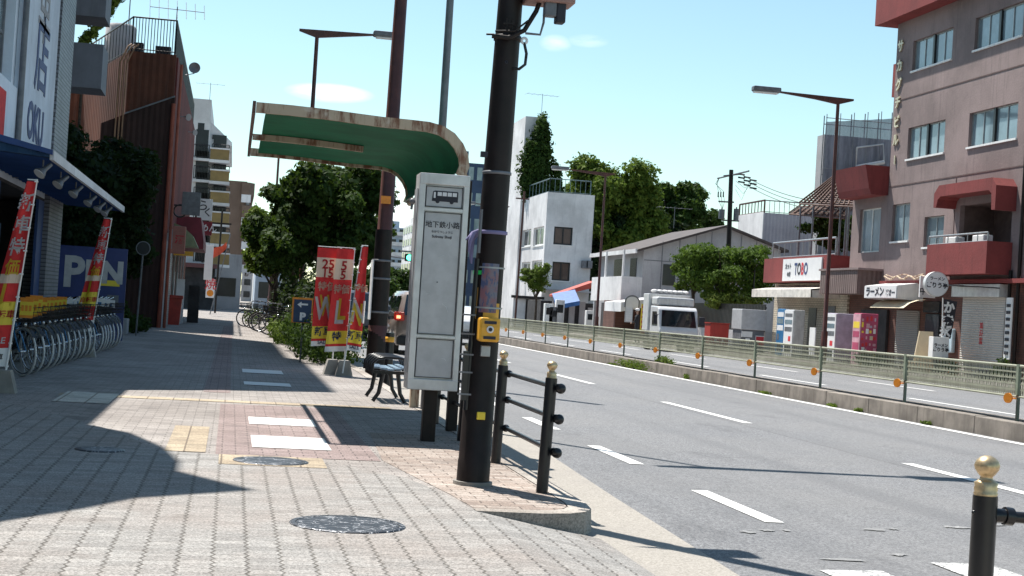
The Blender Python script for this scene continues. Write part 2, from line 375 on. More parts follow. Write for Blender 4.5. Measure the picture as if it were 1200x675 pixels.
# ------------------------------------------------------------------ building helpers
def top_of(o):
    while o.parent: o = o.parent
    return o
LOCALM = {}
class MB:
    def __init__(s): s.v = []; s.f = []; s.mi = []; s.mats = []; s.sm = []
    def _mi(s, m):
        if m is None: m = 0; return 0 if s.mats else 0
        if m not in s.mats: s.mats.append(m)
        return s.mats.index(m)
    def raw(s, vs, fs, m=None, smooth=False):
        b = len(s.v); s.v += [tuple(v) for v in vs]; i = s._mi(m)
        for f in fs: s.f.append([b+k for k in f]); s.mi.append(i); s.sm.append(smooth)
        return s
    def box(s, x0, x1, y0, y1, z0, z1, m=None, rot=None, c=None):
        vs = [Vector((x, y, z)) for z in (z0, z1) for y in (y0, y1) for x in (x0, x1)]
        if rot is not None:
            cc = Vector(c) if c else Vector(((x0+x1)/2, (y0+y1)/2, (z0+z1)/2))
            vs = [cc + rot @ (v-cc) for v in vs]
        return s.raw(vs, [(0, 2, 3, 1), (4, 5, 7, 6), (0, 1, 5, 4), (2, 6, 7, 3), (0, 4, 6, 2), (1, 3, 7, 5)], m)
    def bbox(s, x0, x1, y0, y1, z0, z1, bev=.01, m=None):
        """box with bevelled edges"""
        bm = bmesh.new(); bmesh.ops.create_cube(bm, size=1)
        for v in bm.verts: v.co = Vector(((x0+x1)/2+v.co.x*(x1-x0), (y0+y1)/2+v.co.y*(y1-y0), (z0+z1)/2+v.co.z*(z1-z0)))
        bmesh.ops.bevel(bm, geom=bm.edges[:], offset=bev, segments=2, affect='EDGES', profile=.5)
        bm.verts.index_update()
        s.raw([v.co.copy() for v in bm.verts], [[v.index for v in f.verts] for f in bm.faces], m); bm.free(); return s
    def tube(s, pts, rad, n=10, m=None, cap=True, smooth=True):
        pts = [Vector(p) for p in pts]; rs = rad if isinstance(rad, (list, tuple)) else [rad]*len(pts)
        rings = []; ref = None
        for i, p in enumerate(pts):
            d = (pts[min(i+1, len(pts)-1)] - pts[max(i-1, 0)]).normalized()
            if ref is None:
                a = Vector((0, 0, 1)) if abs(d.z) < .9 else Vector((1, 0, 0)); u = d.cross(a).normalized()
            else:
                u = (ref - d*ref.dot(d)).normalized()
            ref = u; w = d.cross(u)
            rings.append([p + (u*math.cos(t) + w*math.sin(t))*rs[i] for t in [2*math.pi*k/n for k in range(n)]])
        vs = [v for r in rings for v in r]; fs = []
        for i in range(len(pts)-1):
            for k in range(n):
                a = i*n+k; b = i*n+(k+1) % n; fs.append((a, b, b+n, a+n))
        s.raw(vs, fs, m, smooth)
        if cap:
            s.raw(rings[0], [list(range(n))[::-1]], m); s.raw(rings[-1], [list(range(n))], m)
        return s
    def lathe(s, c, prof, n=16, m=None):   # prof: (r, z)
        c = Vector(c); vs = []; fs = []
        for r, z in prof:
            for k in range(n):
                t = 2*math.pi*k/n; vs.append(c + Vector((r*math.cos(t), r*math.sin(t), z)))
        for i in range(len(prof)-1):
            for k in range(n):
                a = i*n+k; b = i*n+(k+1) % n; fs.append((a, b, b+n, a+n))
        return s.raw(vs, fs, m, True)
    def prism(s, poly, axis, a0, a1, m=None):
        """poly = 2-D points; axis 'x': (y,z), 'y': (x,z), 'z': (x,y)"""
        def P(p, a): return (a, p[0], p[1]) if axis == 'x' else ((p[0], a, p[1]) if axis == 'y' else (p[0], p[1], a))
        n = len(poly); vs = [P(p, a0) for p in poly] + [P(p, a1) for p in poly]
        fs = [list(range(n))[::-1], [n+k for k in range(n)]] + [(k, (k+1) % n, n+(k+1) % n, n+k) for k in range(n)]
        return s.raw(vs, fs, m)
    def torus(s, c, R0, r, axis='y', n=28, k=8, m=None):
        c = Vector(c); vs = []; fs = []
        for i in range(n):
            t = 2*math.pi*i/n
            for j in range(k):
                u = 2*math.pi*j/k; q = R0 + r*math.cos(u); w = r*math.sin(u)
                vs.append(c + (Vector((q*math.cos(t), w, q*math.sin(t))) if axis == 'y' else Vector((q*math.cos(t), q*math.sin(t), w))))
        for i in range(n):
            for j in range(k):
                fs.append((i*k+j, ((i+1) % n)*k+j, ((i+1) % n)*k+(j+1) % k, i*k+(j+1) % k))
        return s.raw(vs, fs, m, True)
    def sphere(s, c, r, m=None, n=12, sq=(1, 1, 1)):
        prof = [(r*math.sin(math.pi*i/8), -r*math.cos(math.pi*i/8)) for i in range(9)]
        b = len(s.v); s.lathe((0, 0, 0), prof, n, m)
        for i in range(b, len(s.v)):
            v = s.v[i]; s.v[i] = (c[0]+v[0]*sq[0], c[1]+v[1]*sq[1], c[2]+v[2]*sq[2])
        return s
    def xf(s, mt):
        s.v = [tuple(mt @ Vector(v)) for v in s.v]; return s
    def islands(s):
        par = list(range(len(s.v)))
        def fd(a):
            while par[a] != a: par[a] = par[par[a]]; a = par[a]
            return a
        for f in s.f:
            for q in f[1:]: par[fd(q)] = fd(f[0])
        g = {}
        for i, f in enumerate(s.f): g.setdefault(fd(f[0]), []).append(i)
        return list(g.values())
    def build_each(s, name, m=None, parent=None, local=False):
        """every loose piece becomes an object of its own"""
        o = None
        for g in s.islands():
            ids = sorted({q for i in g for q in s.f[i]}); mp_ = {q: j for j, q in enumerate(ids)}
            c = MB(); c.v = [s.v[q] for q in ids]; c.f = [[mp_[q] for q in s.f[i]] for i in g]; c.mi = [s.mi[i] for i in g]; c.sm = [s.sm[i] for i in g]; c.mats = list(s.mats)
            o = c.build(name, m, parent, local)
        return o
    def build(s, name, m=None, parent=None, local=False):
        me = bpy.data.meshes.new(name)
        vs = s.v
        if parent is not None and not local:
            inv = LOCALM[top_of(parent).name]; vs = [tuple(inv @ Vector(v)) for v in vs]
        me.from_pydata(vs, [], s.f)
        ml = ([m] if m is not None and not s.mats else []) + s.mats
        if m is not None and s.mats and m not in s.mats: pass
        for x in ml: me.materials.append(x)
        me.polygons.foreach_set('material_index', s.mi); me.polygons.foreach_set('use_smooth', s.sm)
        me.update()
        o = bpy.data.objects.new(name, me); C.objects.link(o)
        if parent is not None: o.parent = parent
        return o
def tagit(o, label=None, cat=None, group=None, kind=None):
    if label: o['label'] = label
    if cat: o['category'] = cat
    if group: o['group'] = group
    if kind: o['kind'] = kind
    return o
def thing(name, label, cat, loc=(0, 0, 0), rz=0, group=None):
    o = bpy.data.objects.new(name, None); C.objects.link(o); o.empty_display_size = .1
    o.location = loc; o.rotation_euler = (0, 0, rz)
    LOCALM[o.name] = (Matrix.Translation(Vector(loc)) @ Matrix.Rotation(rz, 4, 'Z')).inverted()
    return tagit(o, label, cat, group)
def struct(mb, name, m): return tagit(mb.build(name, m), kind='structure')
def solo(mb, name, m, label, cat, group=None, origin=None):
    """a thing that is one mesh; origin moved to its base"""
    if origin is not None:
        o0 = Vector(origin); mb.v = [tuple(Vector(v)-o0) for v in mb.v]
    o = mb.build(name, m)
    if origin is not None: o.location = origin
    return tagit(o, label, cat, group)
def kids(o): return [c for c in bpy.data.objects if c.parent == o]
def dup(root, loc, rz=None, label=None, group=None, rot=None, scale=None):
    r = root.copy(); C.objects.link(r); r.location = loc
    if rz is not None: r.rotation_euler = (0, 0, rz)
    if rot is not None: r.rotation_euler = rot
    if scale: r.scale = (scale,)*3
    if label: r['label'] = label
    if group: r['group'] = group
    for ch in kids(root):
        c = ch.copy(); C.objects.link(c); c.parent = r
        for g in kids(ch):
            d = g.copy(); C.objects.link(d); d.parent = c
    return r
def text_mb(mb, body, size, org, xdir, ydir, m, depth=.004, off=0.0, align='CENTER', sx=1, rows=None):
    """lettering as real mesh; org = centre point, xdir reading direction, ydir up"""
    cu = bpy.data.curves.new('t', 'FONT'); cu.body = body; cu.size = size; cu.align_x = align; cu.align_y = 'CENTER'
    cu.extrude = depth/2; cu.offset = off; cu.resolution_u = 3
    ob = bpy.data.objects.new('t', cu); C.objects.link(ob); bpy.context.view_layer.update()
    me = bpy.data.meshes.new_from_object(ob.evaluated_get(bpy.context.evaluated_depsgraph_get()))
    xd = Vector(xdir).normalized(); yd = Vector(ydir).normalized(); nd = xd.cross(yd); o = Vector(org)
    vs = [o + xd*(v.co.x*sx) + yd*v.co.y + nd*(v.co.z+depth/2) for v in me.vertices]
    mb.raw(vs, [list(p.vertices) for p in me.polygons], m)
    bpy.data.objects.remove(ob); bpy.data.curves.remove(cu); bpy.data.meshes.remove(me)
    return mb
CAMX = ((1, 0, 0), (0, 0, 1))          # text on a face that looks down -Y
RWALL = ((0, -1, 0), (0, 0, 1))        # text on a wall that looks -X
LWALL = ((0, 1, 0), (0, 0, 1))         # text on a wall that looks +X

def holed(mb, P, U, V, N, u0, u1, v0, v1, holes, depth=.15, m=None):
    """wall rectangle with real openings; P origin, U,V axes, N outward normal; returns nothing"""
    P, U, V, N = map(Vector, (P, U, V, N))
    us = sorted({u0, u1, *[min(max(h[i], u0), u1) for h in holes for i in (0, 1)]})
    vs = sorted({v0, v1, *[min(max(h[i], v0), v1) for h in holes for i in (2, 3)]})
    pt = lambda u, v, d=0: P + U*u + V*v - N*d
    for i in range(len(us)-1):
        for j in range(len(vs)-1):
            cu, cv = (us[i]+us[i+1])/2, (vs[j]+vs[j+1])/2
            if any(h[0] < cu < h[1] and h[2] < cv < h[3] for h in holes): continue
            mb.raw([pt(us[i], vs[j]), pt(us[i+1], vs[j]), pt(us[i+1], vs[j+1]), pt(us[i], vs[j+1])], [(0, 1, 2, 3)], m)
    for a, b, c, d in holes:
        for (p, q) in (((a, c), (b, c)), ((b, c), (b, d)), ((b, d), (a, d)), ((a, d), (a, c))):
            mb.raw([pt(*p), pt(*q), pt(*q, depth), pt(*p, depth)], [(0, 1, 2, 3)], m)
def window(parent, P, U, V, N, h, panes=2, depth=.12, glass='glass_curtain', frame='steel', sill=True, fw_=.05, cross=0):
    P, U, V, N = map(Vector, (P, U, V, N)); a, b, c, d = h
    def bx(mb, u0, u1, v0, v1, d0, d1):
        pts = [P + U*u + V*v - N*w for w in (d0, d1) for v in (v0, v1) for u in (u0, u1)]
        mb.raw(pts, [(0, 2, 3, 1), (4, 5, 7, 6), (0, 1, 5, 4), (2, 6, 7, 3), (0, 4, 6, 2), (1, 3, 7, 5)])
    f = MB(); e = .004
    bx(f, a+e, b-e, c+e, c+fw_, depth-.05, depth); bx(f, a+e, b-e, d-fw_, d-e, depth-.05, depth)
    for k in range(panes+1):
        u = a+e + (b-a-2*e-fw_)*k/panes; bx(f, u, u+fw_, c+fw_, d-fw_, depth-.052, depth-.002)
    for k in range(cross):
        v = c + (d-c)*(k+1)/(cross+1); bx(f, a+fw_, b-fw_, v-.02, v+.02, depth-.045, depth-.005)
    fo = f.build('window', M[frame], parent)
    g = MB(); bx(g, a+.01, b-.01, c+.01, d-.01, depth-.02, depth-.012); g.build('pane', M[glass], fo)
    if sill:
        s_ = MB(); bx(s_, a-.05, b+.05, c-.07, c-.003, -.06, depth-.06); s_.build('sill', M['white_paint'], fo)
    return fo

def leaves(mb, lobes, n, size, seed=1, shell=.55, flat=.0, m=None, tint=True):
    """leaf-sized quads spread through overlapping ellipsoid lobes"""
    r = np.random.default_rng(seed); tot = sum((l[3]*l[4]*l[5])**(2/3) for l in lobes)
    V = []; T = []
    for (cx, cy, cz, rx, ry, rz_) in lobes:
        k = max(8, int(n*((rx*ry*rz_)**(2/3))/tot))
        d = r.normal(size=(k, 3)); d /= np.linalg.norm(d, axis=1)[:, None]
        # lumpy radius
        ph = r.uniform(0, 6.28, 6)
        lump = 1 + .16*np.sin(5*d[:, 0]+ph[0])*np.sin(6*d[:, 1]+ph[1]) + .14*np.sin(9*d[:, 2]+ph[2]+4*d[:, 0]) + .10*np.sin(13*d[:, 1]+ph[3]+7*d[:, 2])
        rad = (shell + (1-shell)*r.uniform(0, 1, k)**.6)*lump
        c = np.array([cx, cy, cz]) + d*rad[:, None]*np.array([rx, ry, rz_])
        # leaf frame: normal biased outward/up
        nn = d + r.normal(size=(k, 3))*.75 + np.array([0, 0, .35]); nn /= np.linalg.norm(nn, axis=1)[:, None]
        a = np.cross(nn, r.normal(size=(k, 3))); a /= np.linalg.norm(a, axis=1)[:, None]; b = np.cross(nn, a)
        s = size*r.uniform(.45, 1.6, k)[:, None]
        q = np.stack([c-a*s*.5, c-b*s*.30+a*s*.05, c+a*s*.55, c+b*s*.30], 1)
        V.append(q.reshape(-1, 3)); T.append(np.repeat(r.uniform(0, 1, k), 4))
    V = np.concatenate(V); T = np.concatenate(T)
    mb.leafV = V; mb.leafT = T; return mb
def build_leaves(lobes, n, size, name, m, parent=None, seed=1, shell=.55, offset=None):
    mb = MB(); leaves(mb, lobes, n, size, seed, shell); V = mb.leafV
    if parent is not None:
        inv = np.array(LOCALM[top_of(parent).name]); V = V @ inv[:3, :3].T + inv[:3, 3]
    nq = len(V)//4
    me = bpy.data.meshes.new(name); me.vertices.add(len(V)); me.vertices.foreach_set('co', V.astype('f').ravel())
    me.loops.add(len(V)); me.loops.foreach_set('vertex_index', np.arange(len(V), dtype='i'))
    me.polygons.add(nq); me.polygons.foreach_set('loop_start', np.arange(0, len(V), 4, dtype='i'))
    me.update(calc_edges=True)
    at_ = me.attributes.new('tint', 'FLOAT', 'POINT'); at_.data.foreach_set('value', mb.leafT.astype('f'))
    me.materials.append(M[m]); o = bpy.data.objects.new(name, me); C.objects.link(o)
    if parent is not None: o.parent = parent
    return o
def lobes_for(c, rx, ry, rz_, k, seed):
    r = random.Random(seed); L = [(c[0], c[1], c[2], rx*.66, ry*.68, rz_*.70)]
    for i in range(k):
        t = r.uniform(0, 6.28); ph = r.uniform(-.75, 1.0); q = r.uniform(.58, .95)
        h = math.cos(ph)
        L.append((c[0]+math.cos(t)*rx*q*h, c[1]+math.sin(t)*ry*q*h, c[2]+math.sin(ph)*rz_*q, rx*r.uniform(.16, .38), ry*r.uniform(.18, .40), rz_*r.uniform(.13, .30)))
    return L
def tree(label, base, top, crown_c, rx, ry, rz_, trunk_r, k, n, leaf, m, seed, group=None, cat='tree', name='tree'):
    t = thing(name, label, cat, base, 0, group)
    b = Vector(base); cc = Vector(crown_c); tm = MB(); r = random.Random(seed)
    mid = b.lerp(cc, .5) + Vector((r.uniform(-.15, .15), r.uniform(-.15, .15), 0))
    tm.tube([b - Vector((0, 0, .05)), b+Vector((0, 0, .25)), mid, cc], [trunk_r*1.35, trunk_r, trunk_r*.75, trunk_r*.35], 9)
    for i in range(6):
        a = r.uniform(0, 6.28); s0 = b.lerp(cc, r.uniform(.45, .9))
        e = cc + Vector((math.cos(a)*rx*.7, math.sin(a)*ry*.7, r.uniform(-.3, .7)*rz_))
        tm.tube([s0, s0.lerp(e, .5)+Vector((0, 0, .1*rz_)), e], [trunk_r*.45, trunk_r*.28, trunk_r*.08], 6)
    tm.build('trunk', M['bark'], t)
    build_leaves(lobes_for(cc, rx, ry, rz_, k, seed), n, leaf, 'crown', m, t, seed)
    return t
# ================================================================== GROUND, ROADS
def sheet(name, poly, z, m, kind='structure'):
    mb = MB(); mb.raw([(p[0], p[1], z if len(p) < 3 else p[2]) for p in poly], [list(range(len(poly)))]); o = mb.build(name, M[m]); o['kind'] = kind; return o
FAR = 420
sheet('ground', [(-3000, -200), (3000, -200), (3000, 4000), (-3000, 4000)], -.40, 'ground')
sheet('road', [(2.4, -30), (11.4, -30), (11.4, FAR), (2.4, FAR)], -.154, 'asphalt')
sheet('far_road', [(11.9, -30), (21.6, -30), (21.6, FAR), (11.9, FAR)], -.154, 'asphalt')
sheet('gutter', [(2.40, -5), (2.98, -5), (2.98, 8.5), (3.12, 12), (3.42, 18), (3.45, FAR), (2.40, FAR)], -.149, 'gutter')
sheet('pavement', [(-14, 9.75), (1.65, 9.75), (2.12, 9.80), (2.30, 10.08), (2.33, 10.3), (2.33, FAR), (-14, FAR)], 0, 'pink_block')
zg = MB()
pl = [(-14, -6), (1.6, -6), (1.62, 9.72), (1.52, 10.6), (1.36, 11.4), (.9, 12.2), (.04, 12.5), (-.5, 12.6), (-.9, 14.0), (-1.28, 14.9), (-2.35, 17), (-2.7, 17.4), (-14, 17.4)]
zg.raw([(x, y, .004) for x, y in pl], [list(range(len(pl)))])
zg.raw([(1.6, -6, .004), (2.45, -6, -.147), (2.45, 9.72, -.147), (1.62, 9.72, .004)], [(0, 1, 2, 3)])
struct(zg, 'paved_plaza', M['zig'])
kb = MB()
outer = [(1.62, 9.70), (2.06, 9.69), (2.24, 9.74), (2.37, 9.85), (2.45, 10.02), (2.48, 10.3), (2.48, FAR)]
inner = [(1.62, 9.84), (2.03, 9.84), (2.16, 9.88), (2.25, 9.96), (2.31, 10.1), (2.33, 10.3), (2.33, FAR)]
n = len(outer)
kb.raw([(x, y, .006) for x, y in outer] + [(x, y, .006) for x, y in inner] + [(x+(.012 if i > 3 else 0), y-(.012 if i < 4 else 0), -.16) for i, (x, y) in enumerate(outer)],
       [(i, i+1, n+i+1, n+i) for i in range(n-1)] + [(2*n+i, 2*n+i+1, i+1, i) for i in range(n-1)])
struct(kb, 'kerb', M['stone_kerb'])
sheet('brown_paving', [(1.63, 9.86), (2.02, 9.86), (2.15, 9.9), (2.24, 9.98), (2.3, 10.1), (2.325, 10.3), (2.325, 15.2), (1.42, 15.2), (1.30, 12.6), (1.45, 11.4), (1.56, 10.6)], .003, 'brown_block')
sheet('tactile_path', [(-1.9, 18.35), (2.0, 18.6), (2.0, 18.95), (-1.9, 18.70)], .005, 'tactile')
sheet('tactile_path', [(-.45, 12.62), (-.13, 12.62), (-.13, 15.0), (-.45, 15.0)], .005, 'tactile')
sheet('tactile_path', [(-.02, 11.80), (.80, 11.80), (.80, 12.50), (-.02, 12.50)], .007, 'tactile')
sheet('mauve_paving', [(-.05, 12.52), (1.28, 12.52), (1.28, 18.3), (-.05, 18.2)], .003, 'mauve_block')
sheet('dark_paving_strip', [(-.28, 20.2), (.06, 20.2), (.10, 60), (-.24, 60)], .004, 'mauve_block')
sheet('drain_cover', [(-1.85, 17.3), (-1.25, 17.3), (-1.25, 19.0), (-1.85, 19.0)], .006, 'tactile_white')
sheet('shopfront_paving', [(-14, 17.4), (-2.72, 17.4), (-2.72, 44), (-14, 44)], .004, 'gutter')
for (a, b) in ((15.55, 16.42), (13.2, 14.3), (22.2, 23.0), (25.6, 26.8)):
    sheet('painted_plate', [(.25, a), (.92, a), (.92, b), (.25, b)], .008, 'line')
# front corner island carrying the nearest post
isl = MB(); isl.prism([(2.9, 6.15), (3.4, 6.3), (4.2, 6.3), (5.2, 6.0), (5.2, -5), (2.9, -5)], 'z', -.16, -.02)
struct(isl, 'corner_kerb', M['stone_kerb'])
# median
md = MB()
for i, y in enumerate(np.arange(-6, FAR, 2.0)):
    if y > 130: break
    md.bbox(11.35, 11.57, y+.006, y+1.994, -.3, .12+.006*math.sin(i*2.3), .012)
    md.bbox(11.83, 12.05, y+.006, y+1.994, -.3, .12, .012)
md.box(11.35, 11.57, 130, FAR, -.3, .12); md.box(11.83, 12.05, 130, FAR, -.3, .12); md.box(11.565, 11.835, -6, FAR, -.3, .095)
struct(md, 'median_kerb', M['median_conc'])
def dash(x, w, y0, y1, m='line', z=-.148): sheet('lane_line', [(x, y0), (x+w, y0), (x+w, y1), (x, y1)], z, m)
for k in range(22): dash(3.98, .15, 10.85+3.93*k, 12.72+3.93*k)
for k in range(20): dash(7.52, .15, 11.75+9.92*k, 16.25+9.92*k)
dash(11.05, .16, -6, FAR); dash(12.25, .13, -6, FAR); dash(21.25, .13, -6, FAR)
for k in range(26): dash(15.3, .14, 8+10*k, 13+10*k); dash(18.35, .14, 8+10*k, 13+10*k)
for k in range(8): sheet('crossing_stripe', [(3.58+.92*k, 4.2), (4.0+.92*k, 4.4), (4.0+.92*k, 8.82+.42*k), (3.58+.92*k, 8.78+.42*k)], -.1475, 'line_worn')
for (x0, x1, y) in ((3.58, 3.72, 10.30), (3.76, 3.90, 10.42), (3.97, 4.03, 10.45), (4.64, 4.86, 10.66), (4.9, 4.98, 10.74), (5.42, 5.70, 10.98), (5.95, 6.1, 11.2), (3.75, 4.1, 9.2), (4.35, 4.5, 9.5)):
    r_ = random.Random(int(x0*100)); pl = []
    for i in range(12):
        a = 2*math.pi*i/12; pl.append(((x0+x1)/2+math.cos(a)*(x1-x0)/2*r_.uniform(.5, 1.15), y+math.sin(a)*.065*r_.uniform(.3, 1.2)))
    sheet('worn_marking', pl, -.1475, 'line_faint')
# far side pavement
fk = MB(); fk.box(21.6, 21.78, -10, FAR, -.3, .0); struct(fk, 'far_kerb', M['stone_kerb'])
sheet('far_pavement', [(21.78, -10), (60, -10), (60, FAR), (21.78, FAR)], -.003, 'pink_block')

def manhole(c, r, label, frame=.03):
    t = thing('manhole_cover', label, 'manhole cover', (c[0], c[1], .009))
    a = MB(); a.lathe((c[0], c[1], 0), [(r-frame, .012), (r, .012), (r+.006, .006), (r+.006, .002)], 40); a.build('rim', M['manhole'], t)
    b = MB(); b.raw([(c[0]+(r-frame-.004)*math.cos(2*math.pi*i/48), c[1]+(r-frame-.004)*math.sin(2*math.pi*i/48), .011) for i in range(48)], [list(range(48))]); b.build('lid', M['manhole'], t)
manhole((.74, 8.90), .33, 'largest round cast iron manhole cover with a worn relief, nearest on the grey pavers')
manhole((.38, 12.13), .29, 'round manhole cover set in a yellow tactile square on the pavement', .035)
manhole((-.94, 12.45), .19, 'small round manhole cover in the building shadow on the left pavers', .05)

# ================================================================== NEAR STREET FURNITURE
# --- utility pole
t = thing('utility_pole', 'thick dark brown utility pole with a yellow push button box on the pavement corner', 'utility pole', (1.825, 11.17, 0))
def polex(z): return 1.825 + .0165*z
def poler(z): return .118 - .0085*z*.9
m_ = MB(); m_.tube([(polex(z), 11.17, z) for z in (0, .18, .185, 1.2, 2.9, 3.6, 6, 9.2)], [.122, .121, poler(0), poler(1.2), poler(2.9), poler(3.6), .075, .06], 28)
m_.build('pole', M['pole_brown'], t)
m_ = MB(); m_.tube([(polex(0), 11.17, 0), (polex(0), 11.17, .03)], .145, 28); m_.build('base_collar', M['conc'], t)
def on_pole(x, z): return x + polex(z)
m_ = MB(); m_.bbox(on_pole(-.028, .52), on_pole(.032, .52), 11.03, 11.055, .49, .545, .004); m_.build('yellow_plate', M['yellow_ink'], t)
# push-button box
bx_ = MB(); bx_.bbox(on_pole(-.075, 1.13), on_pole(.075, 1.13), 10.93, 11.07, 1.06, 1.235, .018); rot = Matrix.Rotation(R(4), 4, 'Y')
bo = bx_.build('button_box', M['yellow'], t)
m_ = MB()
for z in (1.085, 1.195): m_.bbox(on_pole(-.045, z), on_pole(.045, z), 10.922, 10.932, z-.006, z+.016, .003)
m_.build('slot', M['ink'], bo)
m_ = MB(); m_.xf(Matrix.Identity(4)); m_.tube([(on_pole(0, 1.15), 10.932, 1.15), (on_pole(0, 1.15), 10.915, 1.15)], .026, 20); m_.build('button_ring', M['white_ink'], bo)
m_ = MB(); m_.tube([(on_pole(0, 1.15), 10.932, 1.15), (on_pole(0, 1.15), 10.908, 1.15)], .014, 16); m_.build('button', M['ink'], bo)
m_ = MB(); m_.bbox(on_pole(-.04, .98), on_pole(.03, .98), 11.02, 11.06, .95, 1.03, .005); m_.build('bracket', M['steel'], t)
# rolled poster on the pole
k = NT('faded_poster'); f = k.noise(1, 4, .7, k.scalev(40, 40, 14)); f2 = k.noise(9, 3)
k.col(k.mix(k.ramp(f, .50, .56), k.mix(k.ramp(f2, .4, .6), (.14, .14, .19), (.22, .10, .12)), (.06, .08, .17))); k.b.inputs['Roughness'].default_value = .3
pm = k.m
def pole_wrap(z0, z1, a0, a1, dr, name, m, lean=0):
    mb = MB(); N_ = 12; vs = []
    for z in (z0, z1):
        for i in range(N_+1):
            a = R(a0 + (a1-a0)*i/N_); r = poler(z)+dr; vs.append((polex(z)+r*math.cos(a), 11.17+r*math.sin(a), z))
    mb.raw(vs, [(i, i+1, N_+2+i, N_+1+i) for i in range(N_)], None, True)
    mb.v += [(polex(0)*0+v[0]*1.0, v[1], v[2]) for v in []]
    return mb.build(name, m, t)
pole_wrap(1.27, 1.63, 232, 300, .006, 'poster', pm)
for z in (1.305, 1.60): pole_wrap(z-.006, z+.006, 180, 360, .009, 'poster_strap', M['steel'])
pole_wrap(1.23, 1.34, 250, 318, .003, 'yellow_sheet', M['yellow'])
pole_wrap(1.22, 1.45, 190, 222, .004, 'yellow_sticker', mat('brown_sticker', (.30, .16, .04), .6))
pole_wrap(1.545, 1.575, 176, 232, .010, 'green_tape', mat('green_tape', (.02, .55, .10), .4))
m_ = MB(); m_.lathe((polex(2.3), 11.17, 2.30), [(poler(2.3)+.002, -.012), (poler(2.3)+.008, -.01), (poler(2.3)+.008, .01), (poler(2.3)+.002, .012)], 28); m_.build('band', M['galv'], t)
pur = mat('purple_cloth', (.20, .18, .32), .9)
m_ = MB(); m_.lathe((polex(1.86), 11.17, 1.86), [(poler(1.9)+.003, -.014), (poler(1.9)+.010, -.009), (poler(1.9)+.010, .009), (poler(1.9)+.003, .014)], 28)
m_.tube([(1.75, 11.10, 1.87), (1.70, 11.08, 1.84), (1.68, 11.07, 1.78), (1.675, 11.07, 1.70)], [.012, .02, .016, .006], 8)
m_.tube([(1.75, 11.10, 1.86), (1.70, 11.12, 1.80), (1.70, 11.1, 1.66), (1.705, 11.1, 1.62)], [.016, .022, .012, .006], 8)
m_.tube([(1.76, 11.10, 1.85), (1.69, 11.09, 1.83), (1.65, 11.09, 1.79)], [.014, .016, .005], 8)
m_.build('purple_ribbon', pur, t)
m_ = MB(); m_.tube([(1.735, 11.12, .55), (1.745, 11.12, 1.2), (1.752, 11.12, 1.66)], .022, 10); m_.box(1.69, 1.73, 11.10, 11.14, .62, .98); m_.build('conduit', M['black_paint'], t)
m_ = MB()
for z in (.66, .82, .95, 1.1, 1.24): m_.box(1.66, 1.76, 11.085, 11.095, z, z+.012)
m_.tube([(1.745, 11.06, 1.70), (1.745, 11.06, 1.78), (1.75, 11.06, 2.02)], [.014, .014, .01], 10)
m_.build_each('cable_clip', M['galv'], t)
m_ = MB(); m_.box(1.715, 1.765, 11.03, 11.07, 2.40, 2.44); m_.build('clamp', M['ink'], t)
# upper bracket with transformer shelf
m_ = MB(); zc = 3.30
m_.lathe((polex(zc), 11.17, zc), [(poler(zc)+.001, -.02), (poler(zc)+.010, -.018), (poler(zc)+.010, .018), (poler(zc)+.001, .02)], 24)
m_.tube([(1.74, 11.03, 3.285), (1.86, 11.02, 3.28), (1.98, 11.05, 3.35), (2.06, 11.05, 3.50), (2.09, 11.05, 3.60)], .018, 8)
m_.tube([(1.76, 11.02, 3.32), (1.9, 11.0, 3.33), (2.0, 11.03, 3.42)], .008, 6)
m_.tube([(1.70, 11.04, 3.295), (1.75, 11.02, 3.295)], .008, 6)
for x in (1.84, 1.88): m_.tube([(x, 11.01, 3.34), (x, 11.01, 3.42)], .006, 6); m_.box(x-.02, x+.02, 11.0, 11.02, 3.375, 3.385)
m_.build('arm_bracket', M['pole_brown'], t)
m_ = MB(); m_.bbox(1.97, 2.33, 10.95, 11.20, 3.56, 3.74, .01); m_.build('equipment_shelf', mat('rust_pink', (.30, .17, .14), .6), t)
m_ = MB(); m_.bbox(2.11, 2.20, 10.98, 11.06, 3.46, 3.57, .01); m_.build('junction_box', M['galv'], t)
m_ = MB(); m_.bbox(2.20, 2.27, 10.98, 11.08, 3.42, 3.57, .01); m_.build('lantern', M['ink'], t)
m_ = MB(); m_.tube([(1.99, 11.05, 3.33), (2.10, 11.05, 3.33), (2.12, 11.05, 3.42), (2.12, 11.05, 3.50)], .009, 8); m_.build('bent_pipe', M['galv'], t)
m_ = MB(); m_.torus((1.985, 11.05, 3.275), .020, .010, 'y', 16, 8); m_.build('insulator_ring', M['white_paint'], t)
m_ = MB(); m_.tube([(1.985, 11.05, 3.26), (2.005, 11.04, 3.18), (2.0, 11.04, 3.10), (1.96, 11.06, 3.065), (1.915, 11.10, 3.075)], .011, 8); m_.build('cable_loop', M['rubber'], t)
m_ = MB(); m_.torus((polex(3.1)-.01, 11.17-poler(3.1)+.001, 3.11), .009, .004, 'y', 12, 6); m_.build('bolt_hole', M['ink'], t)

